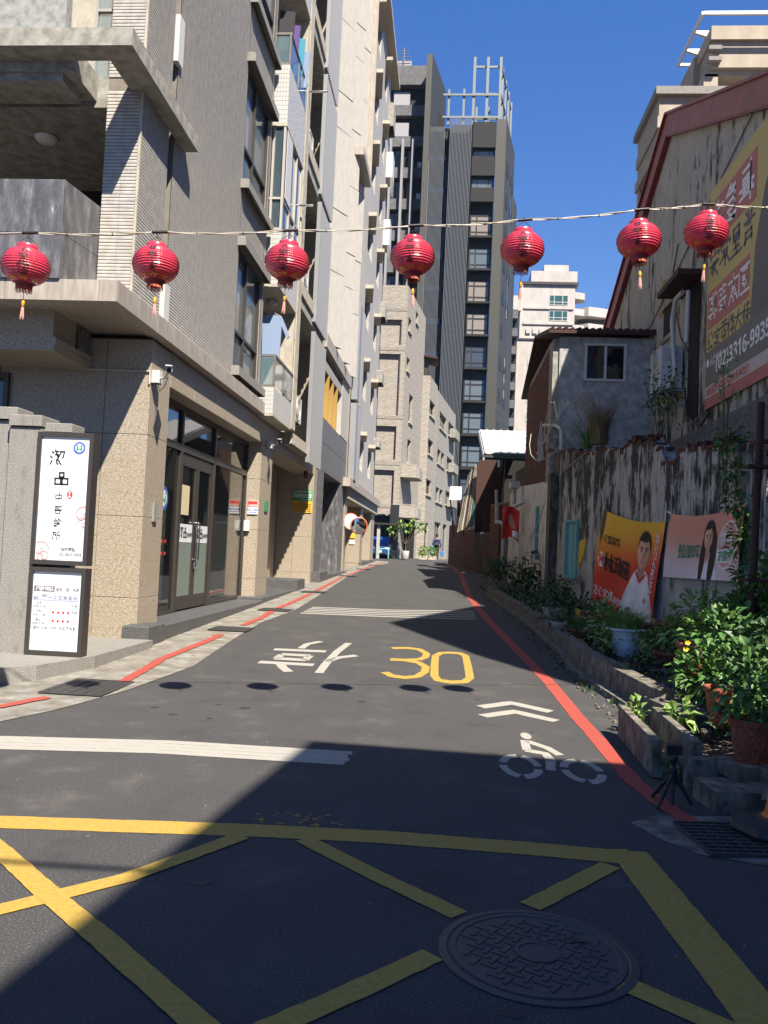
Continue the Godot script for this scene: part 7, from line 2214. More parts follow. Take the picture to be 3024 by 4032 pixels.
func street_things() -> void:
	# granite garden wall and stepped pillars at the left edge
	var o := thing("granite_gate_wall", "speckled grey granite stepped pillars and low plinth at the left edge", "wall", Vector3(-5, 0, -9.2))
	var b := MB.new()
	b.cham(-6.6, -5.0, -0.1, 2.82, -9.5, -9.16, 0.01)
	part(o, "pillar", b, M.grey_granite)
	b = MB.new()
	b.cham(-5.02, -4.64, 0.1, 2.74, -9.45, -9.05, 0.01)
	part(o, "pillar", b, M.grey_granite)
	for s in [[-6.6, -4.98, 2.83, 2.97, -9.5, -9.12], [-5.02, -4.63, 2.745, 2.87, -9.46, -9.02], [-4.67, -4.32, 2.7, 2.8, -9.46, -9.12]]:
		b = MB.new()
		b.cham(s[0], s[1], s[2], s[3], s[4], s[5], 0.008)
		part(o, "coping", b, M.grey_granite)
	bx(o, "pillar", M.grey_granite, -4.638, -4.33, 0.12, 2.69, -9.45, -9.32)
	b = MB.new()
	b.extr(PackedVector2Array([Vector2(-9, -7.2), Vector2(-4.6, -7.75), Vector2(-4.15, -8.3), Vector2(-3.92, -9.2), Vector2(-3.88, -10.95), Vector2(-9, -10.95)]), Vector3(0, -0.1, 0), FX, FZ, UP * 0.27)
	part(o, "plinth", b, M.grey_granite)
	b = MB.new()
	b.extr(PackedVector2Array([Vector2(-9, -8.6), Vector2(-5.05, -8.7), Vector2(-5.05, -9.1), Vector2(-9, -9.1)]), Vector3(0, 0.175, 0), FX, FZ, UP * 0.5)
	part(o, "plinth", b, M.grey_granite)
	# light box sign of the clinic
	var sg := thing("clinic_sign", "tall white light-box clinic sign in dark frame with black brush characters", "sign", Vector3(-4.33, 0.17, -9.15))
	var X0 := -4.655
	var X1 := -4.0
	var zf := -9.0
	for y in [[0.175, 1.155], [1.185, 2.68]]:
		b = MB.new()
		b.box(X0, X0 + 0.045, y[0], y[1], zf - 0.16, zf)
		b.box(X1 - 0.045, X1, y[0], y[1], zf - 0.16, zf)
		b.box(X0 + 0.045, X1 - 0.045, y[0], y[0] + 0.05, zf - 0.158, zf - 0.002)
		b.box(X0 + 0.045, X1 - 0.045, y[1] - 0.05, y[1], zf - 0.158, zf - 0.002)
		b.box(X0 + 0.04, X1 - 0.04, y[0] + 0.04, y[1] - 0.04, zf - 0.15, zf - 0.06)
		part(sg, "frame", b, M.frame_bronze)
		bx(sg, "sign_face", M.sign_white, X0 + 0.046, X1 - 0.046, y[0] + 0.051, y[1] - 0.051, zf - 0.05, zf - 0.025)
	var zk := zf - 0.022
	var mp := func(u: float, v: float) -> Vector3: return Vector3(X0 + u, 2.68 - v, zk)
	b = MB.new()
	write(b, "潔", mp, 0.155, 0.2, 0.17, 0.016)
	write(b, "品", mp, 0.225, 0.44, 0.155, 0.019)
	write(b, "中醫診所", mp, 0.235, 0.68, 0.092, 0.009, true, 1.0, 1.6)
	write(b, "服務電話", mp, 0.345, 1.3, 0.038, 0.004, false, 1.0, 1.05)
	b.text("02-2823-5808", Transform3D(Basis(), Vector3(X0 + 0.455, 2.68 - 1.375, zk - 0.001)), 0.042, false, "Droid Serif")
	part(sg, "lettering", b, M.ink)
	b = MB.new()
	b.face(oval(0, 0, 0.034, 0.05), Vector3(X0 + 0.405, 1.98, zk), FX, UP)
	part(sg, "seal", b, M.red_ink)
	b = MB.new()
	write(b, "潔品", func(u: float, v: float) -> Vector3: return Vector3(X0 + u, 2.68 - v, zk + 0.002), 0.385, 0.66, 0.038, 0.004, true)
	part(sg, "lettering", b, M.white_ink)
	for k in [[0.07, "blue_ink", 0.0], [0.05, "sign_white", 0.002]]:
		b = MB.new()
		b.face(oval(0, 0, k[0], k[0], 28), Vector3(X0 + 0.485, 2.51, zk + k[2]), FX, UP)
		part(sg, "badge", b, M[k[1]])
	b = MB.new()
	for s in [-0.024, 0.024]:
		b.box(X0 + 0.485 + s - 0.01, X0 + 0.485 + s + 0.01, 2.478, 2.52, zk + 0.003, zk + 0.004)
		b.face(oval(0, 0, 0.012, 0.012, 10), Vector3(X0 + 0.485 + s, 2.535, zk + 0.004), FX, UP)
	b.box(X0 + 0.472, X0 + 0.498, 2.492, 2.504, zk + 0.003, zk + 0.004)
	part(sg, "badge", b, M.green_ink)
	# cloud scroll ornaments
	for sp in [[0.57, 1.95 - 0.19, 0.11, 1.0], [0.6, 1.66, 0.085, -1.0], [0.1, 1.36, 0.1, 1.0], [0.15, 1.28, 0.07, -1.0], [0.07, 1.27, 0.06, 1.0]]:
		b = MB.new()
		for i in 26:
			var a0 := i * 0.3
			var a1 := (i + 1) * 0.3
			var r0: float = sp[2] * (1.0 - i / 30.0)
			var r1: float = sp[2] * (1.0 - (i + 1) / 30.0)
			var c := Vector3(X0 + sp[0], sp[1], zk + 0.0003 * i)
			var p0 := c + Vector3(cos(a0) * r0 * sp[3], sin(a0) * r0, 0)
			var p1 := c + Vector3(cos(a1) * r1 * sp[3], sin(a1) * r1, 0)
			if maxf(p0.x, p1.x) > X1 - 0.047 or minf(p0.x, p1.x) < X0 + 0.047 or minf(p0.y, p1.y) < 1.237:
				continue
			var n := (p1 - p0).cross(FZ).normalized() * 0.012 * (1.0 - i / 36.0)
			b.q(p0 - n, p0 + n, p1 + n, p1 - n)
		part(sg, "ornament", b, M.pink_ink)
	# opening hours on the lower box
	var mq := func(u: float, v: float) -> Vector3: return Vector3(X0 + u, 1.155 - v, zk + 0.002)
	bx(sg, "heading_bar", M.grey_ink, X0 + 0.06, X0 + 0.3, 0.885, 0.945, zk, zk + 0.001)
	bx(sg, "table_bar", M.lilac_ink, X0 + 0.055, X1 - 0.07, 0.785, 0.855, zk, zk + 0.001)
	b = MB.new()
	write(b, "門診時間", mq, 0.085, 0.218, 0.046, 0.006)
	part(sg, "lettering", b, M.white_ink)
	b = MB.new()
	write(b, "週日、週一休診", mq, 0.315, 0.222, 0.036, 0.004)
	write(b, "一二三四五六", mq, 0.235, 0.318, 0.036, 0.005, false, 1.0, 1.62)
	write(b, "時間", mq, 0.06, 0.335, 0.026, 0.003)
	write(b, "星期", mq, 0.165, 0.306, 0.026, 0.003)
	for i in 3:
		write(b, ["上午", "下午", "晚上"][i], mq, 0.1, 0.385 + 0.095 * i, 0.028, 0.004)
		b.text(["10:30-12:30", "14:00-17:30", "18:00-21:30"][i], Transform3D(Basis(), mq.call(0.132, 0.437 + 0.095 * i)), 0.03)
	b.text("10:30", Transform3D(Basis(), mq.call(0.535, 0.42)), 0.034)
	b.text("15:30", Transform3D(Basis(), mq.call(0.535, 0.49)), 0.034)
	b.text("[", Transform3D(Basis(), mq.call(0.062, 0.675)), 0.04)
	b.text(":10:30~15:30,", Transform3D(Basis(), mq.call(0.25, 0.675)), 0.034)
	b.text("]", Transform3D(Basis(), mq.call(0.585, 0.675)), 0.04)
	write(b, "週六", mq, 0.075, 0.655, 0.036, 0.004)
	write(b, "中間不休息", mq, 0.375, 0.655, 0.036, 0.004)
	part(sg, "lettering", b, M.grey_ink)
	b = MB.new()
	for r in 2:
		for k in 4:
			b.face(oval(0, 0, 0.014, 0.014, 14), mq.call(0.3 + 0.058 * k, 0.5 + 0.095 * r), FX, UP)
	part(sg, "hours_dot", b, M.red_ink)
	# cameras on the granite
	for k in 2:
		var at := [Vector3(-4.23, 3.82, -11.38), Vector3(-4.23, 3.86, -18.95)][k] as Vector3
		var c := thing("security_camera", ["white security camera on junction box at the granite corner by the sign", "white dome-ended security camera on the beam end beyond the glass doors"][k], "camera", at)
		c.set_meta("own_axes", true)
		b = MB.new()
		b.cham(-0.02, 0.1, -0.09, 0.09, -0.08, 0.08, 0.012)
		part(c, "box", b, M.white_plastic)
		b = MB.new()
		b.tube([Vector3(0.1, -0.02, 0.02), Vector3(0.2, -0.02, 0.1), Vector3(0.26, 0.02, 0.2)], 0.016, 0.016, 8)
		part(c, "arm", b, M.white_plastic)
		b = MB.new()
		b.tube([Vector3(0.24, 0.07, 0.1), Vector3(0.34, 0.03, 0.36)], 0.042, 0.042, 12)
		b.hexa([Vector3(0.19, 0.1, 0.08), Vector3(0.28, 0.1, 0.06), Vector3(0.4, 0.075, 0.42), Vector3(0.31, 0.075, 0.44), Vector3(0.19, 0.115, 0.08), Vector3(0.28, 0.115, 0.06), Vector3(0.4, 0.09, 0.42), Vector3(0.31, 0.09, 0.44)])
		part(c, "body", b, M.white_plastic)
		b = MB.new()
		b.tube([Vector3(0.338, 0.03, 0.355), Vector3(0.345, 0.027, 0.372)], 0.034, 0.034, 12)
		part(c, "lens", b, M.black_plastic)
		b = MB.new()
		b.tube([Vector3(0.06, -0.09, 0), Vector3(0.1, -0.2, 0.02), Vector3(0.2, -0.15, 0.12), Vector3(0.25, -0.02, 0.14)], 0.006, 0.006, 5)
		part(c, "cable", b, M.black_plastic)
	# stickers and notices on the pier beyond the glass
	var zp := -18.37
	o = thing("security_sticker", "red, white and blue security company sticker on the pier beyond the glass doors", "sticker", Vector3(-4.38, 2.3, zp))
	bx(o, "plate", M.sign_white, -4.5, -4.27, 2.2, 2.5, zp - 0.03, zp)
	bx(o, "red_field", M.red_ink, -4.495, -4.275, 2.36, 2.495, zp, zp + 0.002)
	bx(o, "blue_bar", M.blue_ink, -4.48, -4.29, 2.235, 2.25, zp, zp + 0.002)
	b = MB.new()
	b.text("SECOM", Transform3D(Basis(), Vector3(-4.385, 2.3, zp + 0.002)), 0.07, true)
	part(o, "lettering", b, M.blue_ink)
	b = MB.new()
	write(b, "中保科技", func(u: float, v: float) -> Vector3: return Vector3(-4.49 + u, 2.42 - v, zp + 0.004), 0.01, 0.0, 0.046, 0.008)
	part(o, "lettering", b, M.white_ink)
	b = MB.new()
	b.cham(-4.56, -4.43, 1.82, 2.05, zp - 0.03, zp + 0.06, 0.01)
	o = thing("intercom", "small white intercom box under the security sticker", "intercom", Vector3(-4.5, 1.82, zp))
	part(o, "case", b, M.white_plastic)
	bx(o, "screen", M.sign_white, -4.54, -4.45, 1.87, 2.0, zp + 0.06, zp + 0.065)
	b = MB.new()
	b.box(-4.236, -4.222, 2.3, 2.55, -19.25, -18.95)
	single("door_plate", "small green and white house number plate on the pier's street face", "plate", b, M.green_ink, Vector3(-4.23, 2.3, -19.1))
	o = thing("company_plaque", "green company plaque with rows of pale lettering above the yellow notice", "plaque", Vector3(-4.6, 2.96, -25.88))
	bx(o, "plate", M.green_ink, -4.92, -4.28, 2.98, 3.32, -25.9, -25.87)
	b = MB.new()
	var zq := -25.867
	write(b, "中明電梯工程公司", func(u: float, v: float) -> Vector3: return Vector3(-4.9 + u, 3.3 - v, zq), 0.02, 0.0, 0.066, 0.01)
	for r in 4:
		for i in (7 if r < 3 else 0):
			b.box(-4.88 + i * 0.085, -4.82 + i * 0.085, 3.17 - r * 0.045, 3.195 - r * 0.045, zq - 0.002, zq)
	b.text("00-034270", Transform3D(Basis(), Vector3(-4.46, 3.02, zq)), 0.06)
	part(o, "lettering", b, M.white_ink)
	o = thing("yellow_notice", "yellow notice with brown lines of text below the green plaque", "notice", Vector3(-4.6, 2.58, -25.88))
	bx(o, "plate", M.yellow_ink, -4.92, -4.28, 2.6, 2.97, -25.9, -25.872)
	b = MB.new()
	for r in 6:
		for i in 10:
			if r == 0 and (i < 3 or i > 6):
				continue
			b.box(-4.9 + i * 0.06, -4.86 + i * 0.06, 2.91 - r * 0.055, 2.94 - r * 0.055, zq - 0.003, zq - 0.001)
	part(o, "lettering", b, M.rust)
	o = thing("alarm_lamp", "small dark red alarm lamp under the beam by the green plaque", "lamp", Vector3(-4.3, 3.7, -24.9))
	b = MB.new()
	b.lathe([Vector2(0, -0.13), Vector2(0.05, -0.12), Vector2(0.07, -0.02), Vector2(0.07, 0.1), Vector2(0, 0.1)], Vector3(-4.35, 3.72, -24.9), 12)
	part(o, "lens", b, mat("lamp_red", srgb(0.14, 0.01, 0.01), 0.3))
	# convex mirrors
	for k in 2:
		var at := [Vector3(-3.62, 2.5, -33.9), Vector3(-4.0, 2.66, -34.2)][k] as Vector3
		var m := thing("convex_mirror", ["round convex traffic mirror with orange rim facing the street", "round convex traffic mirror seen from its white back"][k], "mirror", at)
		m.set_meta("own_axes", true)
		b = MB.new()
		b.lathe([Vector2(0.33, -0.05), Vector2(0.36, -0.02), Vector2(0.36, 0.0), Vector2(0.325, 0.01)], Vector3.ZERO, 32)
		part(m, "rim", b, mat("mirror_orange", srgb(0.6, 0.14, 0.05), 0.5))
		b = MB.new()
		var prof := [Vector2(0.325, 0.005)]
		for i in 8:
			var r := 0.325 * (1.0 - (i + 1) / 8.0)
			prof.append(Vector2(r, 0.005 + 0.06 * (1.0 - r * r / 0.1056)))
		b.lathe(prof, Vector3.ZERO, 32)
		part(m, "mirror_face", b, M.mirror_glass)
		b = MB.new()
		b.lathe([Vector2(0, -0.08), Vector2(0.2, -0.075), Vector2(0.325, -0.04)], Vector3.ZERO, 32)
		part(m, "back", b, M.white_plastic)
		b = MB.new()
		b.tube([Vector3(0, -0.08, 0), Vector3(0, -0.3, 0.1)], 0.025, 0.025, 8)
		part(m, "arm", b, M.frame_pale)
		m.rotation = Vector3(PI / 2 + 0.16, 0, 0) if k == 0 else Vector3(-PI / 2, 0.5, 0)
		if k == 0:
			m.rotation.y = 0.25
	for k in 2:
		b = MB.new()
		var y: float = [1.72, 1.42][k]
		b.box(-4.75, -4.5, y + 0.35, y + 0.6 - 0.05 * k, -40.475, -40.46)
		single("paper_notice", ["yellow paper notice on the granite wall below the convex mirror", "white paper notice under the yellow one"][k], "notice", b, [M.yellow_ink, M.sign_white][k], Vector3(-4.6, y, -40.47))
	# air conditioners and washing on the left houses
	var ac := thing("air_conditioner", "white air conditioner on the upper service slab beside the tiled bays", "air conditioner", Vector3.ZERO, "air conditioners in the service bays")
	air_unit(ac, 0.34, 0.72, 0.85, false)
	ac.position = Vector3(-4.22, 8.42, -21.75)
	ac.rotation.y = PI / 2
	copy(ac, Vector3(-4.2, 4.75, -21.5), PI / 2, "white air conditioner on the lower service slab just above the street canopy")
	copy(ac, Vector3(-4.3, 12.14, -21.9), PI / 2, "white air conditioner high in the third service bay behind the screen")
	o = thing("shirt", "pale blue shirt hanging on the lower glass balcony", "shirt", Vector3(-4.2, 6.6, -18.5))
	b = MB.new()
	b.extr(PackedVector2Array([Vector2(-0.2, 0), Vector2(0.2, 0), Vector2(0.22, 0.75), Vector2(0.36, 0.45), Vector2(0.42, 0.52), Vector2(0.22, 0.95), Vector2(0.08, 1.0), Vector2(-0.08, 1.0), Vector2(-0.22, 0.95), Vector2(-0.4, 0.52), Vector2(-0.34, 0.45), Vector2(-0.22, 0.75)]), Vector3(-4.15, 5.75, -18.35), FX, UP, -FZ * 0.05)
	part(o, "cloth", b, M.cloth_blue)
	b = MB.new()
	b.tube([Vector3(-4.35, 6.72, -18.38), Vector3(-4.15, 6.82, -18.38), Vector3(-3.95, 6.72, -18.38)], 0.01)
	b.tube([Vector3(-4.15, 6.82, -18.38), Vector3(-4.15, 7.2, -18.38)], 0.006)
	part(o, "hanger", b, M.frame_pale)
	for k in 4:
		b = MB.new()
		var z := -18.5 - k * 0.35
		b.extr(PackedVector2Array([Vector2(-0.18, 0), Vector2(0.16, 0.05), Vector2(0.2, 0.95), Vector2(-0.16, 1.0)]), Vector3(-4.2 + 0.06 * k, 13.0 - 0.1 * k, z), FX, UP, -FZ * 0.04)
		single("hung_garment", ["dark garment hanging in the top glass balcony, nearest", "purple garment hanging in the top glass balcony", "teal garment hanging in the top glass balcony", "navy garment hanging farthest in the top glass balcony"][k], "garment", b, [M.ink, M.cloth_purple, M.cloth_teal, M.cloth_blue][k], Vector3(-4.2, 13.0, z))
	# drain grates in the gutter
	for k in 7:
		var z: float = [-8.1, -13.3, -16.8, -22.1, -30.8, -37.0, -42.0][k]
		var x: float = [-3.5, -3.42, -3.42, -3.5, -3.62, -3.65, -3.6][k]
		var g := thing("drain_grate", ["iron drain grate on the near left gutter, with a lantern shadow", "second drain grate along the left gutter, before the glass doors", "third drain grate along the left gutter, beside the rumble stripes", "fourth drain grate along the left gutter, by the porch step", "fifth drain grate along the left gutter, by the slate garage", "sixth drain grate along the left gutter", "farthest drain grate along the left gutter"][k], "grate", G(x, z), "drain grates along the left gutter")
		var hw := 0.3
		var hl := 0.42 if k == 0 else 0.3
		b = MB.new()
		b.box(x - hw, x + hw, gy(z) + 0.007, gy(z) + 0.013, z - hl, z + hl)
		part(g, "pit_shade", b, M.black_plastic)  # black sheet standing for the shade below the bars
		b = MB.new()
		var n := 14
		for i in n + 1:
			b.box(x - hw, x + hw, gy(z) + 0.014, gy(z) + 0.024, z - hl + i * hl * 2 / n - 0.011, z - hl + i * hl * 2 / n + 0.011)
		for i in 6:
			b.box(x - hw + i * hw * 0.4 - 0.012, x - hw + i * hw * 0.4 + 0.012, gy(z) + 0.012, gy(z) + 0.0235, z - hl, z + hl)
		part(g, "bars", b, M.cast_iron)
	# iron grating and patched concrete at the right front corner
	b = MB.new()
	b.face(PackedVector2Array([Vector2(1.12, -4.95), Vector2(1.3, -5.12), Vector2(1.9, -5.22), Vector2(2.6, -5.1), Vector2(2.6, -4.2), Vector2(1.9, -4.3), Vector2(1.36, -4.5), Vector2(1.22, -4.7)]), Vector3(0, 0.003, 0), FX, FZ, true)
	part(road, "concrete_patch", b, M.mossy_concrete)
	var gr := thing("gutter_grating", "large dark iron gutter grating at the right front corner", "grate", Vector3(1.8, 0, -4.7))
	var u := Vector3(1, 0, -0.12).normalized()
	var w := Vector3(0.12, 0, 1).normalized()
	var c0 := Vector3(1.37, 0, -4.97)
	b = MB.new()
	b.q(c0 + w * 0.5 + UP * 0.006, c0 + w * 0.5 + u * 1.1 + UP * 0.006, c0 + u * 1.1 + UP * 0.006, c0 + UP * 0.006)
	part(gr, "pit_shade", b, M.black_plastic)  # black sheet painted in for the dark under the grating
	for i in 10:
		b = MB.new()
		b.bar(c0 + w * (i * 0.5 / 9.0) + UP * 0.014, c0 + w * (i * 0.5 / 9.0) + u * 1.1 + UP * 0.014, 0.018, 0.02)
		part(gr, "bar", b, M.cast_iron)
	for i in 16:
		b = MB.new()
		b.bar(c0 + u * (i * 1.1 / 15.0) + UP * 0.011, c0 + u * (i * 1.1 / 15.0) + w * 0.5 + UP * 0.011, 0.012, 0.016)
		part(gr, "cross_bar", b, M.cast_iron)
	manhole(Vector3(0.405, 0, -3.26), 0.345)
	# mini tripod
	var t := thing("mini_tripod", "small black camera tripod standing on the red line by the bed", "tripod", Vector3(1.44, 0, -5.36))
	var hub := Vector3(1.47, 0.2, -5.38)
	for f in [Vector3(1.345, 0.01, -5.24), Vector3(1.375, 0.01, -5.5), Vector3(1.455, 0.01, -5.33), Vector3(1.585, 0.01, -5.36)]:
		b = MB.new()
		b.tube([hub, hub.lerp(f, 0.55)], 0.013, 0.012, 8)
		b.tube([hub.lerp(f, 0.5), f], 0.014, 0.011, 8)
		part(t, "leg", b, M.black_plastic)
	b = MB.new()
	b.lathe([Vector2(0, -0.03), Vector2(0.022, -0.03), Vector2(0.025, 0.02), Vector2(0.015, 0.03), Vector2(0.015, 0.06), Vector2(0.028, 0.07), Vector2(0.028, 0.11), Vector2(0, 0.11)], hub, 14)
	part(t, "head", b, M.black_plastic)
	b = MB.new()
	b.cham(1.42, 1.52, 0.31, 0.37, -5.42, -5.36, 0.006)
	part(t, "clamp", b, M.black_plastic)
	# orange traffic post on a rubber base
	t = thing("traffic_post", "orange plastic traffic post on a round black rubber base at the right edge", "bollard", Vector3(1.93, 0, -4.88))
	b = MB.new()
	b.lathe([Vector2(0, 0), Vector2(0.27, 0), Vector2(0.28, 0.02), Vector2(0.26, 0.05), Vector2(0.13, 0.075), Vector2(0.1, 0.09), Vector2(0, 0.09)], Vector3(1.93, 0.025, -4.88), 8, true)
	part(t, "base", b, M.black_plastic)
	b = MB.new()
	b.lathe([Vector2(0.09, 0.085), Vector2(0.07, 0.11), Vector2(0.055, 0.2), Vector2(0.05, 0.8), Vector2(0.035, 0.83), Vector2(0, 0.83)], Vector3(1.915, 0.025, -4.88), 24)
	part(t, "post", b, M.orange_plastic)
	# at the bend: potted tree, planters, bollard, bicycle rail, car
	t = thing("potted_tree", "small broad-leaved tree in a white cylinder pot at the flats' entrance", "tree", Vector3(-2.62, 1.05, -53.2))
	b = MB.new()
	b.lathe([Vector2(0, 0), Vector2(0.24, 0), Vector2(0.27, 0.52), Vector2(0.25, 0.53), Vector2(0.23, 0.48), Vector2(0, 0.47)], t.position, 20)
	part(t, "pot", b, M.white_plastic)
	b = MB.new()
	for i in 5:
		var e := Vector3(-0.85 + i * 0.45, 1.75 + 0.2 * (i % 2) + 0.06 * i, 0.2 * sin(i * 2.0))
		b.tube([t.position + UP * 0.45, t.position + Vector3(0.02, 0.95, 0), t.position + e], 0.03, 0.015, 5)
	part(t, "trunk", b, M.stem)
	b = MB.new()
	for i in 5:
		foliage(b, t.position + Vector3(-0.85 + i * 0.45, 1.85 + 0.2 * (i % 2) + 0.06 * i, 0.2 * sin(i * 2.0)), Vector3(0.3, 0.22, 0.3), 34, 0.28)
	part(t, "foliage", b, M.leaf_light)
	for k in 2:
		t = thing("planter", ["square planter with bright green bush by the entrance grille", "square planter with bright green bush beside the walking man"][k], "planter", Vector3([-1.5, -0.92][k], 1.07, -54.5 - k))
		b = MB.new()
		b.cham(t.position.x - 0.26, t.position.x + 0.26, 1.06, 1.32, t.position.z - 0.2, t.position.z + 0.2, 0.02)
		part(t, "box", b, M.cream_plaster)
		b = MB.new()
		foliage(b, t.position + UP * 0.55, Vector3(0.36, 0.32, 0.3), 220, 0.15)
		part(t, "foliage", b, M.leaf_light)
	b = MB.new()
	b.tube([Vector3(-4.4, 1.05, -52.6), Vector3(-4.4, 1.5, -52.6), Vector3(-4.2, 1.62, -52.6), Vector3(-3.75, 1.66, -52.6), Vector3(-3.65, 1.55, -52.6), Vector3(-3.65, 1.05, -52.6)], 0.03, 0.03, 8)
	single("bicycle_rail", "pale green hooped rail beside the blue car", "rail", b, mat("mint", srgb(0.25, 0.5, 0.42), 0.5), Vector3(-4.0, 1.05, -52.6))
	blue_car()

func manhole(c: Vector3, r: float) -> void:
	var o := thing("manhole_cover", "round cast-iron manhole cover with woven bar pattern inside the yellow box", "manhole cover", c)
	var b := MB.new()
	b.lathe([Vector2(r + 0.03, 0.002), Vector2(r + 0.03, 0.006), Vector2(r, 0.008), Vector2(r - 0.008, 0.004)], c, 64, true)
	part(o, "ring", b, M.cast_iron)
	b = MB.new()
	b.lathe([Vector2(r - 0.008, 0.004), Vector2(r - 0.014, 0.004), Vector2(r - 0.016, 0.01), Vector2(r - 0.036, 0.01), Vector2(r - 0.04, 0.006), Vector2(0, 0.006)], c, 64, true)
	part(o, "lid", b, M.cast_iron)
	b = MB.new()
	var s := 0.052
	for i in range(-8, 9):
		for j in range(-8, 9):
			var p := Vector2(i, j) * s
			if p.length() > r - 0.07 or p.length() < 0.095:
				continue
			var along := (i + j) % 2 == 0
			var hx := s * (0.62 if along else 0.16)
			var hz := s * (0.16 if along else 0.62)
			var rot := Vector2(p.x, p.y).rotated(0.5)
			b.obox(Transform3D(Basis(UP, -0.5), c + Vector3(rot.x, 0.007, rot.y)), Vector3(hx * 2, 0.0045, hz * 2))
	part(o, "woven_bars", b, M.cast_iron, "stuff")
	b = MB.new()
	b.lathe([Vector2(0.085, 0.006), Vector2(0.085, 0.011), Vector2(0.07, 0.011), Vector2(0.068, 0.007), Vector2(0, 0.007)], c, 32, true)
	part(o, "emblem_ring", b, M.cast_iron)
	b = MB.new()
	b.box(c.x + 0.14, c.x + 0.2, 0.0125, 0.0135, c.z - 0.12, c.z - 0.1)
	part(o, "lift_hole", b, M.black_plastic)

func blue_car() -> void:
	var o := thing("blue_car", "metallic blue hatchback parked nose out in the flats' garage", "car", Vector3(-4.35, 1.05, -55.0))
	var x0 := -5.05
	var x1 := -3.6
	var prof := PackedVector2Array([Vector2(0, 0.25), Vector2(0, 0.62), Vector2(0.12, 0.75), Vector2(0.95, 0.95), Vector2(1.6, 1.42), Vector2(3.0, 1.46), Vector2(3.6, 1.0), Vector2(3.7, 0.3)])
	var b := MB.new()
	b.extr(prof, Vector3(x1, 1.03, -53.4), -FZ, UP, Vector3(x0 - x1, 0, 0))
	var paint := mat("car_blue", srgb(0.015, 0.1, 0.32), 0.2, 0.5)
	paint.clearcoat_enabled = true
	part(o, "body", b, paint)
	b = MB.new()
	b.hexa([Vector3(x0 + 0.12, 2.0, -54.38), Vector3(x1 - 0.12, 2.0, -54.38), Vector3(x1 - 0.12, 2.0, -54.42), Vector3(x0 + 0.12, 2.0, -54.42), Vector3(x0 + 0.2, 2.42, -54.96), Vector3(x1 - 0.2, 2.42, -54.96), Vector3(x1 - 0.2, 2.42, -55.0), Vector3(x0 + 0.2, 2.42, -55.0)])
	part(o, "windscreen", b, M.dark_glass)
	for x in [x0, x1]:
		for z in [-54.1, -56.4]:
			var wb := MB.new()
			wb.lathe([Vector2(0, -0.1), Vector2(0.2, -0.1), Vector2(0.31, -0.09), Vector2(0.32, 0), Vector2(0.31, 0.09), Vector2(0.2, 0.1), Vector2(0, 0.1)], Vector3.ZERO, 18)
			var wm := part(o, "wheel", wb, M.black_plastic)
			wm.mesh = wb.mesh(Vector3.ZERO)
			wm.position = Vector3(x, 1.36, z) - o.position
			wm.rotation.z = PI / 2
	for x in [x0 + 0.2, x1 - 0.2]:
		bx(o, "headlight", M.sign_white, x - 0.14, x + 0.14, 1.62, 1.74, -53.42, -53.37)
	bx(o, "number_plate", M.sign_white, -4.5, -4.15, 1.4, 1.55, -53.4, -53.37)
	bx(o, "grille", M.black_plastic, -4.8, -3.9, 1.3, 1.39, -53.4, -53.375)
	for x in [x0 - 0.1, x1 + 0.02]:
		bx(o, "side_mirror", paint, x, x + 0.1, 2.0, 2.14, -54.5, -54.4)

const LA := [-3.02, 3.385, -5.52, -2.159, 3.479, -5.714, -1.247, 3.581, -5.909, -0.336, 3.691, -6.06, 0.477, 3.805, -6.17, 1.357, 3.926, -6.28, 1.869, 4.02, -6.34]

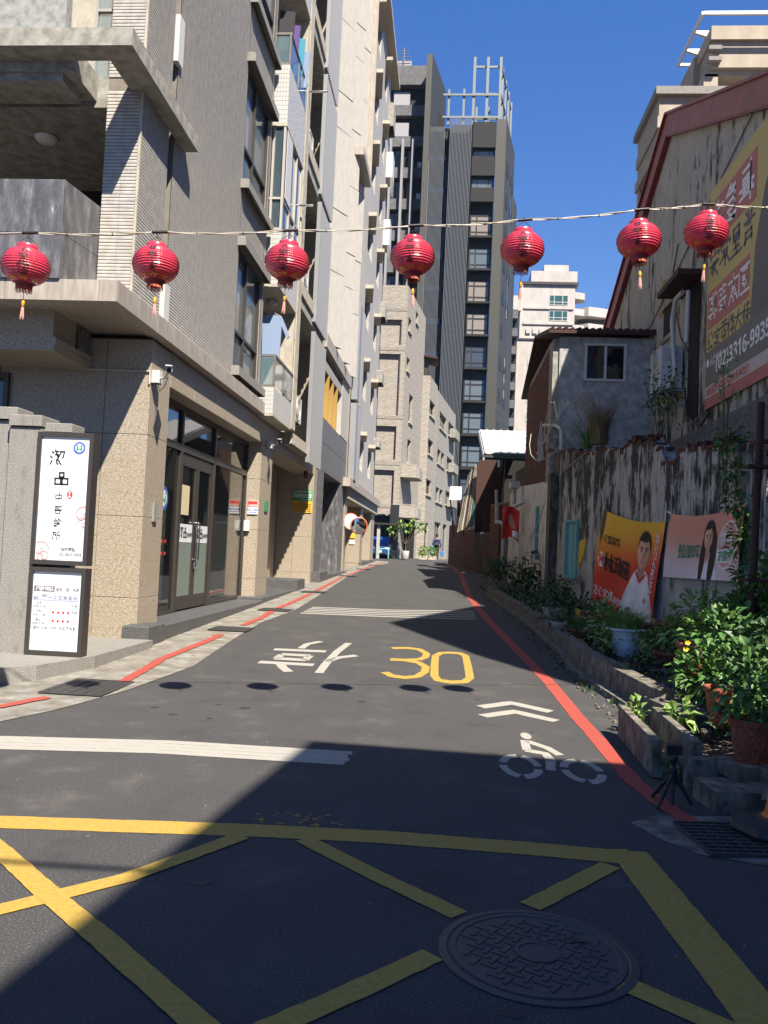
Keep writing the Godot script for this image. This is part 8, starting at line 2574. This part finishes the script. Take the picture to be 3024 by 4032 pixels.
func lantern(text: String) -> Node3D:
	var o := thing("lantern", "red lantern", "lantern", Vector3.ZERO, "red temple lanterns on the overhead line")
	o.set_meta("own_axes", true)
	var R := 0.165
	var Hh := 0.125
	# ribbed paper body
	var b := MB.new()
	var prof := []
	var n := 17
	for i in n * 2 + 1:
		var a := lerpf(-1.12, 1.14, float(i) / (n * 2))
		var k := -0.0052 if i % 2 else 0.0
		prof.append(Vector2(R * cos(a) + k * cos(a * 0.8), Hh * 1.08 * sin(a) + k * 0.35 * sin(a)))
	b.lathe(prof, Vector3.ZERO, 56, true)
	var red := mat("lantern_red", srgb(0.56, 0.042, 0.085), 0.32)
	red.clearcoat_enabled = true
	red.clearcoat = 0.6
	red.clearcoat_roughness = 0.15
	red.backlight_enabled = true
	red.backlight = srgb(0.3, 0.01, 0.02)
	part(o, "paper_body", b, red)
	var top: Vector2 = prof[-1]
	var bot: Vector2 = prof[0]
	b = MB.new()
	b.lathe([Vector2(top.x - 0.002, top.y - 0.004), Vector2(top.x + 0.003, top.y + 0.002), Vector2(top.x + 0.001, top.y + 0.026), Vector2(top.x - 0.008, top.y + 0.026), Vector2(top.x - 0.01, top.y)], Vector3.ZERO, 28)
	part(o, "top_collar", b, red)
	b = MB.new()
	b.lathe([Vector2(bot.x - 0.03, bot.y - 0.03), Vector2(bot.x - 0.018, bot.y - 0.032), Vector2(bot.x - 0.012, bot.y - 0.005), Vector2(bot.x, bot.y + 0.003)], Vector3.ZERO, 28)
	part(o, "bottom_collar", b, mat("lantern_dark", srgb(0.25, 0.03, 0.03), 0.6))
	b = MB.new()
	for i in 34:
		var a := TAU * i / 34
		var d := Vector3(cos(a), 0, sin(a))
		var s := Vector3(-d.z, 0, d.x) * 0.004
		var p := d * (bot.x - 0.016) + UP * (bot.y - 0.03)
		var e := p + d * rng.randf_range(-0.004, 0.008) - UP * rng.randf_range(0.02, 0.034)
		b.q(p - s, p + s, e + s, e - s)
	part(o, "fringe", b, mat("fringe", srgb(0.4, 0.1, 0.05), 0.8))
	var on := func(an: float, v: float, off: float) -> Vector3:  # a place on the paper
		var a := clampf(v, -1.1, 1.12)
		return Vector3(sin(an) * (R * cos(a) + off), Hh * 1.08 * sin(a) + off * sin(a), cos(an) * (R * cos(a) + off))
	# eight gilt seams of dashes
	b = MB.new()
	for k in 8:
		var an := TAU * k / 8 + TAU / 16
		for i in 22:
			var v0 := -1.05 + i * 0.098
			b.q(on.call(an - 0.014, v0, 0.0016), on.call(an + 0.014, v0, 0.0016), on.call(an + 0.014, v0 + 0.055, 0.0016), on.call(an - 0.014, v0 + 0.055, 0.0016))
	part(o, "gilt_seam", b, mat("seam", srgb(0.3, 0.1, 0.02), 0.5))
	b = MB.new()
	for k in 8:
		var an := TAU * k / 8
		for i in 4:
			var c := an + [-0.12, 0.02, 0.13, 0.2][i] as float
			var v := -0.92 + [0.0, 0.07, -0.03, 0.05][i] as float
			b.q(on.call(c - 0.07, v - 0.035, 0.002), on.call(c + 0.06, v - 0.05, 0.002), on.call(c + 0.075, v + 0.03, 0.002), on.call(c - 0.05, v + 0.05, 0.002))
	part(o, "gilt_pattern", b, M.gold)
	b = MB.new()
	for k in 3:
		var tx: String = [text, "三海南祇", "慈生宮"][k]
		var an: float = [0.0, TAU / 4, -TAU / 4][k]
		var sz := 1.75 / tx.length()
		var mp := func(u: float, v: float) -> Vector3: return on.call(an + u, 0.86 - v, 0.003)
		write(b, tx, mp, -0.24, 0.0, 0.48, 0.046, true, minf(sz, 0.5) * 0.8 / 0.48, sz * 0.97 / (minf(sz, 0.5) * 0.8))
	part(o, "lettering", b, M.ink)
	# hanger and tassel
	b = MB.new()
	for s in [-1.0, 1.0]:
		b.tube([Vector3(s * (top.x - 0.004), top.y + 0.02, 0), Vector3(s * 0.045, top.y + 0.055, 0), Vector3(0, top.y + 0.085, 0), Vector3(0.0, top.y + 0.12, 0)], 0.0022, 0.0022, 4)
	part(o, "wire_hanger", b, M.rust)
	b = MB.new()
	b.tube([Vector3(0, bot.y - 0.02, 0), Vector3(0.004, bot.y - 0.12, 0)], 0.0018, 0.0018, 4)
	part(o, "cord", b, M.rust)
	b = MB.new()
	b.lathe([Vector2(0, -0.03), Vector2(0.012, -0.026), Vector2(0.009, -0.01), Vector2(0.013, 0.0), Vector2(0.008, 0.012), Vector2(0.004, 0.02), Vector2(0, 0.02)], Vector3(0.004, bot.y - 0.135, 0), 12)
	part(o, "bead", b, mat("bead", srgb(0.7, 0.32, 0.02), 0.5))
	b = MB.new()
	for i in 12:
		var a := TAU * i / 12
		b.tube([Vector3(0.004 + cos(a) * 0.006, bot.y - 0.16, sin(a) * 0.006), Vector3(0.004 + cos(a) * 0.012, bot.y - 0.235 - 0.01 * (i % 3), sin(a) * 0.012)], 0.0022, 0.0022, 4)
	part(o, "tassel", b, mat("tassel", srgb(0.62, 0.33, 0.28), 0.8))
	return o

func lanterns() -> void:
	var la := lantern("五谷先帝")
	var lb := lantern("慈生宮")
	var names := ["red paper lantern at the left end, before the grey marble balcony", "red paper lantern before the ribbed grey corner wall, second from left", "red paper lantern before the white tiled bay, third from left", "red paper lantern in the middle, before the dark tower and brick flats", "red paper lantern against the blue sky right of the dark tower", "red paper lantern before the gable's red trim, second from right", "red paper lantern before the yellow advert, at the right end"]
	var turn := [0.38, 0.18, 0.0, -0.1, -0.05, -0.28, -0.12]
	var pts := []
	for i in 7:
		var p := Vector3(LA[i * 3], LA[i * 3 + 1], LA[i * 3 + 2])
		var src := la if i % 2 == 0 else lb
		if i < 2:
			src.position = p
			src.rotation.y = turn[i]
			src.set_meta("label", names[i])
		else:
			copy(src, p, turn[i], names[i])
		for o2 in get_children():
			if o2.has_meta("label") and o2.get_meta("label") == names[i]:
				(o2 as Node3D).rotation.x = [0.03, -0.05, 0.04, -0.02, 0.05, -0.04, 0.02][i]
				(o2 as Node3D).rotation.z = [-0.03, 0.02, -0.05, 0.03, -0.02, 0.04, -0.05][i]
		pts.append(p + UP * (0.24 + [0.0, 0.0, 0.0, 0.0, -0.015, 0.0, -0.02][i]))
	# the line they hang from: two twisted wires with tape
	var o := thing("lantern_cable", "twisted cream cable with black tape strung across the street for lanterns", "cable", Vector3(0, 4, -6))
	var line := [Vector3(-8.0, 3.2, -4.4)] + pts + [Vector3(2.6, 4.32, -6.55), Vector3(5.3, 4.7, -7.2)]
	for k in 2:
		var path := []
		for i in line.size() - 1:
			for j in 10:
				var f := j / 10.0
				var p: Vector3 = line[i].lerp(line[i + 1], f)
				p.y -= 0.02 * sin(f * PI) * line[i].distance_to(line[i + 1])
				var a := (i * 10 + j) * 1.1 + k * PI
				path.append(p + Vector3(0, cos(a), sin(a)) * 0.006)
		path.append(line[-1])
		var b := MB.new()
		b.tube(path, 0.0042, 0.0042, 5)
		part(o, "wire", b, M.cable_cream if k == 0 else M.frame_pale)
	for i in line.size() - 1:
		for f in [0.0, 0.28, 0.63]:
			if i == 0 and f == 0.0:
				continue
			var p: Vector3 = line[i].lerp(line[i + 1], f)
			p.y -= 0.02 * sin(f * PI) * line[i].distance_to(line[i + 1])
			var d: Vector3 = (line[i + 1] - line[i]).normalized()
			var h: float = 0.07 if f == 0.0 else 0.018
			var b := MB.new()
			b.tube([p - d * (h - 0.03), p + d * h], 0.012, 0.012, 8)
			part(o, "tape_wrap", b, M.black_plastic)

# ------------------------------------------------------------ the walking man
func people() -> void:
	var at := Vector3(-0.66, 1.075, -57.2)
	var o := thing("person", "person walking away in blue jacket and black trousers with backpack and blue bags", "person", at)
	# joints: place and radius; the bones are tapered capsules joined by a smooth minimum
	var J := {"head": [Vector3(0.0, 1.6, -0.02), 0.1], "crown": [Vector3(0.0, 1.65, 0.0), 0.095], "neck": [Vector3(0, 1.44, 0), 0.055], "chest": [Vector3(0, 1.27, 0), 0.145], "belly": [Vector3(0, 1.06, 0), 0.125], "hip": [Vector3(0, 0.93, 0), 0.135],
		"shl": [Vector3(-0.185, 1.36, 0), 0.062], "shr": [Vector3(0.185, 1.36, 0), 0.062], "ell": [Vector3(-0.27, 1.1, 0.06), 0.047], "elr": [Vector3(0.25, 1.09, 0.03), 0.047], "wrl": [Vector3(-0.25, 0.95, -0.1), 0.034], "wrr": [Vector3(0.28, 0.86, -0.02), 0.034], "hal": [Vector3(-0.24, 0.9, -0.16), 0.036], "har": [Vector3(0.285, 0.77, -0.02), 0.036],
		"hpl": [Vector3(-0.09, 0.9, 0), 0.095], "hpr": [Vector3(0.09, 0.9, 0), 0.095], "knl": [Vector3(-0.095, 0.5, -0.1), 0.062], "knr": [Vector3(0.095, 0.5, 0.03), 0.062], "anl": [Vector3(-0.095, 0.09, -0.06), 0.042], "anr": [Vector3(0.1, 0.12, 0.22), 0.042], "tol": [Vector3(-0.1, 0.045, -0.2), 0.038], "tor": [Vector3(0.105, 0.04, 0.1), 0.038]}
	var skin := mat("skin", srgb(0.38, 0.22, 0.15), 0.6)
	var jacket := mat("jacket", srgb(0.035, 0.055, 0.2), 0.8)
	var black := mat("trousers", srgb(0.014, 0.014, 0.018), 0.85)
	var body := MB.new()
	flesh(body, J, [["head", "crown"], ["head", "neck"], ["neck", "chest"], ["chest", "belly"], ["belly", "hip"], ["shl", "chest"], ["shr", "chest"], ["shl", "ell"], ["shr", "elr"], ["ell", "wrl"], ["elr", "wrr"], ["wrl", "hal"], ["wrr", "har"], ["hpl", "hip"], ["hpr", "hip"], ["hpl", "knl"], ["hpr", "knr"], ["knl", "anl"], ["knr", "anr"], ["anl", "tol"], ["anr", "tor"]], 0.0, at)
	part(o, "body", body, skin)
	var b := MB.new()
	flesh(b, J, [["neck", "chest"], ["chest", "belly"], ["belly", "hip"], ["shl", "chest"], ["shr", "chest"], ["shl", "ell"], ["shr", "elr"], ["ell", "wrl"], ["elr", "wrr"]], 0.016, at, 1.42)
	part(o, "jacket", b, jacket)
	b = MB.new()
	flesh(b, J, [["hip", "hip"], ["hpl", "hip"], ["hpr", "hip"], ["hpl", "knl"], ["hpr", "knr"], ["knl", "anl"], ["knr", "anr"]], 0.014, at, 0.98)
	part(o, "trousers", b, black)
	b = MB.new()
	flesh(b, J, [["anl", "tol"], ["anr", "tor"]], 0.014, at, 0.14)
	part(o, "shoes", b, M.sign_white)
	b = MB.new()
	b.lathe([Vector2(0.1, -0.06), Vector2(0.112, 0.02), Vector2(0.085, 0.09), Vector2(0.0, 0.118)], at + Vector3(0, 1.655, 0.005), 16)
	part(o, "hair", b, M.ink)
	for s in [-1.0, 1.0]:
		b = MB.new()
		b.lathe([Vector2(0, -0.03), Vector2(0.016, -0.015), Vector2(0.02, 0.012), Vector2(0, 0.03)], at + Vector3(0.105 * s, 1.6, 0), 8)
		part(o, "ear", b, skin)
	var p := thing("backpack", "black backpack on the walking person's back", "backpack", at + Vector3(0, 1.0, 0.22))
	b = MB.new()
	b.cham(at.x - 0.15, at.x + 0.15, at.y + 0.98, at.y + 1.38, at.z + 0.13, at.z + 0.3, 0.05)
	part(p, "bag", b, M.black_plastic)
	b = MB.new()
	b.cham(at.x - 0.11, at.x + 0.11, at.y + 1.0, at.y + 1.2, at.z + 0.3, at.z + 0.35, 0.03)
	part(p, "pocket", b, mat("pack_grey", srgb(0.05, 0.05, 0.055), 0.7))
	for k in 2:
		var c := at + [Vector3(-0.31, 0.62, 0.0), Vector3(0.38, 0.28, -0.02)][k] as Vector3
		p = thing("blue_bag", ["bright blue bag at the walking person's left hip", "bright blue carrier bag in the walking person's right hand"][k], "bag", c)
		b = MB.new()
		b.cham(c.x - 0.1, c.x + 0.12, c.y, c.y + 0.36 - 0.04 * k, c.z - 0.09, c.z + 0.09, 0.04)
		part(p, "bag", b, mat("bag_blue", srgb(0.02, 0.16, 0.5), 0.5))
		b = MB.new()
		b.tube([c + Vector3(-0.05, 0.33, 0), [at + Vector3(-0.2, 1.36, 0.05), at + Vector3(0.285, 0.76, -0.02)][k], c + Vector3(0.07, 0.32, 0)], 0.008, 0.008, 5)
		part(p, "strap", b, M.ink)

# meshes the joined bones by surface nets on a grid of 2 cm cells; top cuts a garment off at that height above the feet
func flesh(b: MB, J: Dictionary, bones: Array, grow: float, at: Vector3, top := 9.0) -> void:
	var cs := 0.022
	var val := {}
	for bn in bones:
		var a: Vector3 = J[bn[0]][0]
		var e: Vector3 = J[bn[1]][0]
		var ra: float = J[bn[0]][1] + grow
		var rb: float = J[bn[1]][1] + grow
		var m := maxf(ra, rb) + 0.05
		var lo := Vector3i(((a.min(e) - Vector3.ONE * m) / cs).floor())
		var hi := Vector3i(((a.max(e) + Vector3.ONE * m) / cs).ceil())
		var ae := e - a
		var ll := maxf(ae.length_squared(), 1e-6)
		for x in range(lo.x, hi.x + 1):
			for y in range(lo.y, hi.y + 1):
				for z in range(lo.z, hi.z + 1):
					var p := Vector3(x, y, z) * cs
					var t := clampf((p - a).dot(ae) / ll, 0.0, 1.0)
					var d := p.distance_to(a + ae * t) - lerpf(ra, rb, t)
					var key := Vector3i(x, y, z)
					var old: float = val.get(key, 1.0)
					var h := clampf(0.5 + 0.5 * (old - d) / 0.03, 0.0, 1.0)
					val[key] = lerpf(old, d, h) - 0.03 * h * (1.0 - h) if old < 0.9 else d
	if top < 8.0:
		for key in val:
			val[key] = maxf(val[key], key.y * cs - top)
	var vert := {}
	var corner := []
	for i in 8:
		corner.append(Vector3i(i & 1, (i >> 1) & 1, (i >> 2) & 1))
	for key in val:
		var s := Vector3.ZERO
		var n := 0
		for i in 8:
			for ax in 3:
				if (i >> ax) & 1:
					continue
				var k0: Vector3i = key + corner[i]
				var k1: Vector3i = key + corner[i | (1 << ax)]
				var v0: float = val.get(k0, 0.5)
				var v1: float = val.get(k1, 0.5)
				if (v0 < 0.0) != (v1 < 0.0):
					s += Vector3(k0).lerp(Vector3(k1), v0 / (v0 - v1))
					n += 1
		if n:
			vert[key] = s / n * cs + at
	var axes := [Vector3i(1, 0, 0), Vector3i(0, 1, 0), Vector3i(0, 0, 1)]
	for key in val:
		for ax in 3:
			var v0: float = val[key]
			var v1: float = val.get(key + axes[ax], 0.5)
			if (v0 < 0.0) == (v1 < 0.0):
				continue
			var u: Vector3i = axes[(ax + 1) % 3]
			var w: Vector3i = axes[(ax + 2) % 3]
			var q := [vert.get(key - u - w), vert.get(key - w), vert.get(key), vert.get(key - u)]
			if q.has(null):
				continue
			if v0 < 0.0:
				b.q(q[0], q[1], q[2], q[3])
			else:
				b.q(q[3], q[2], q[1], q[0])
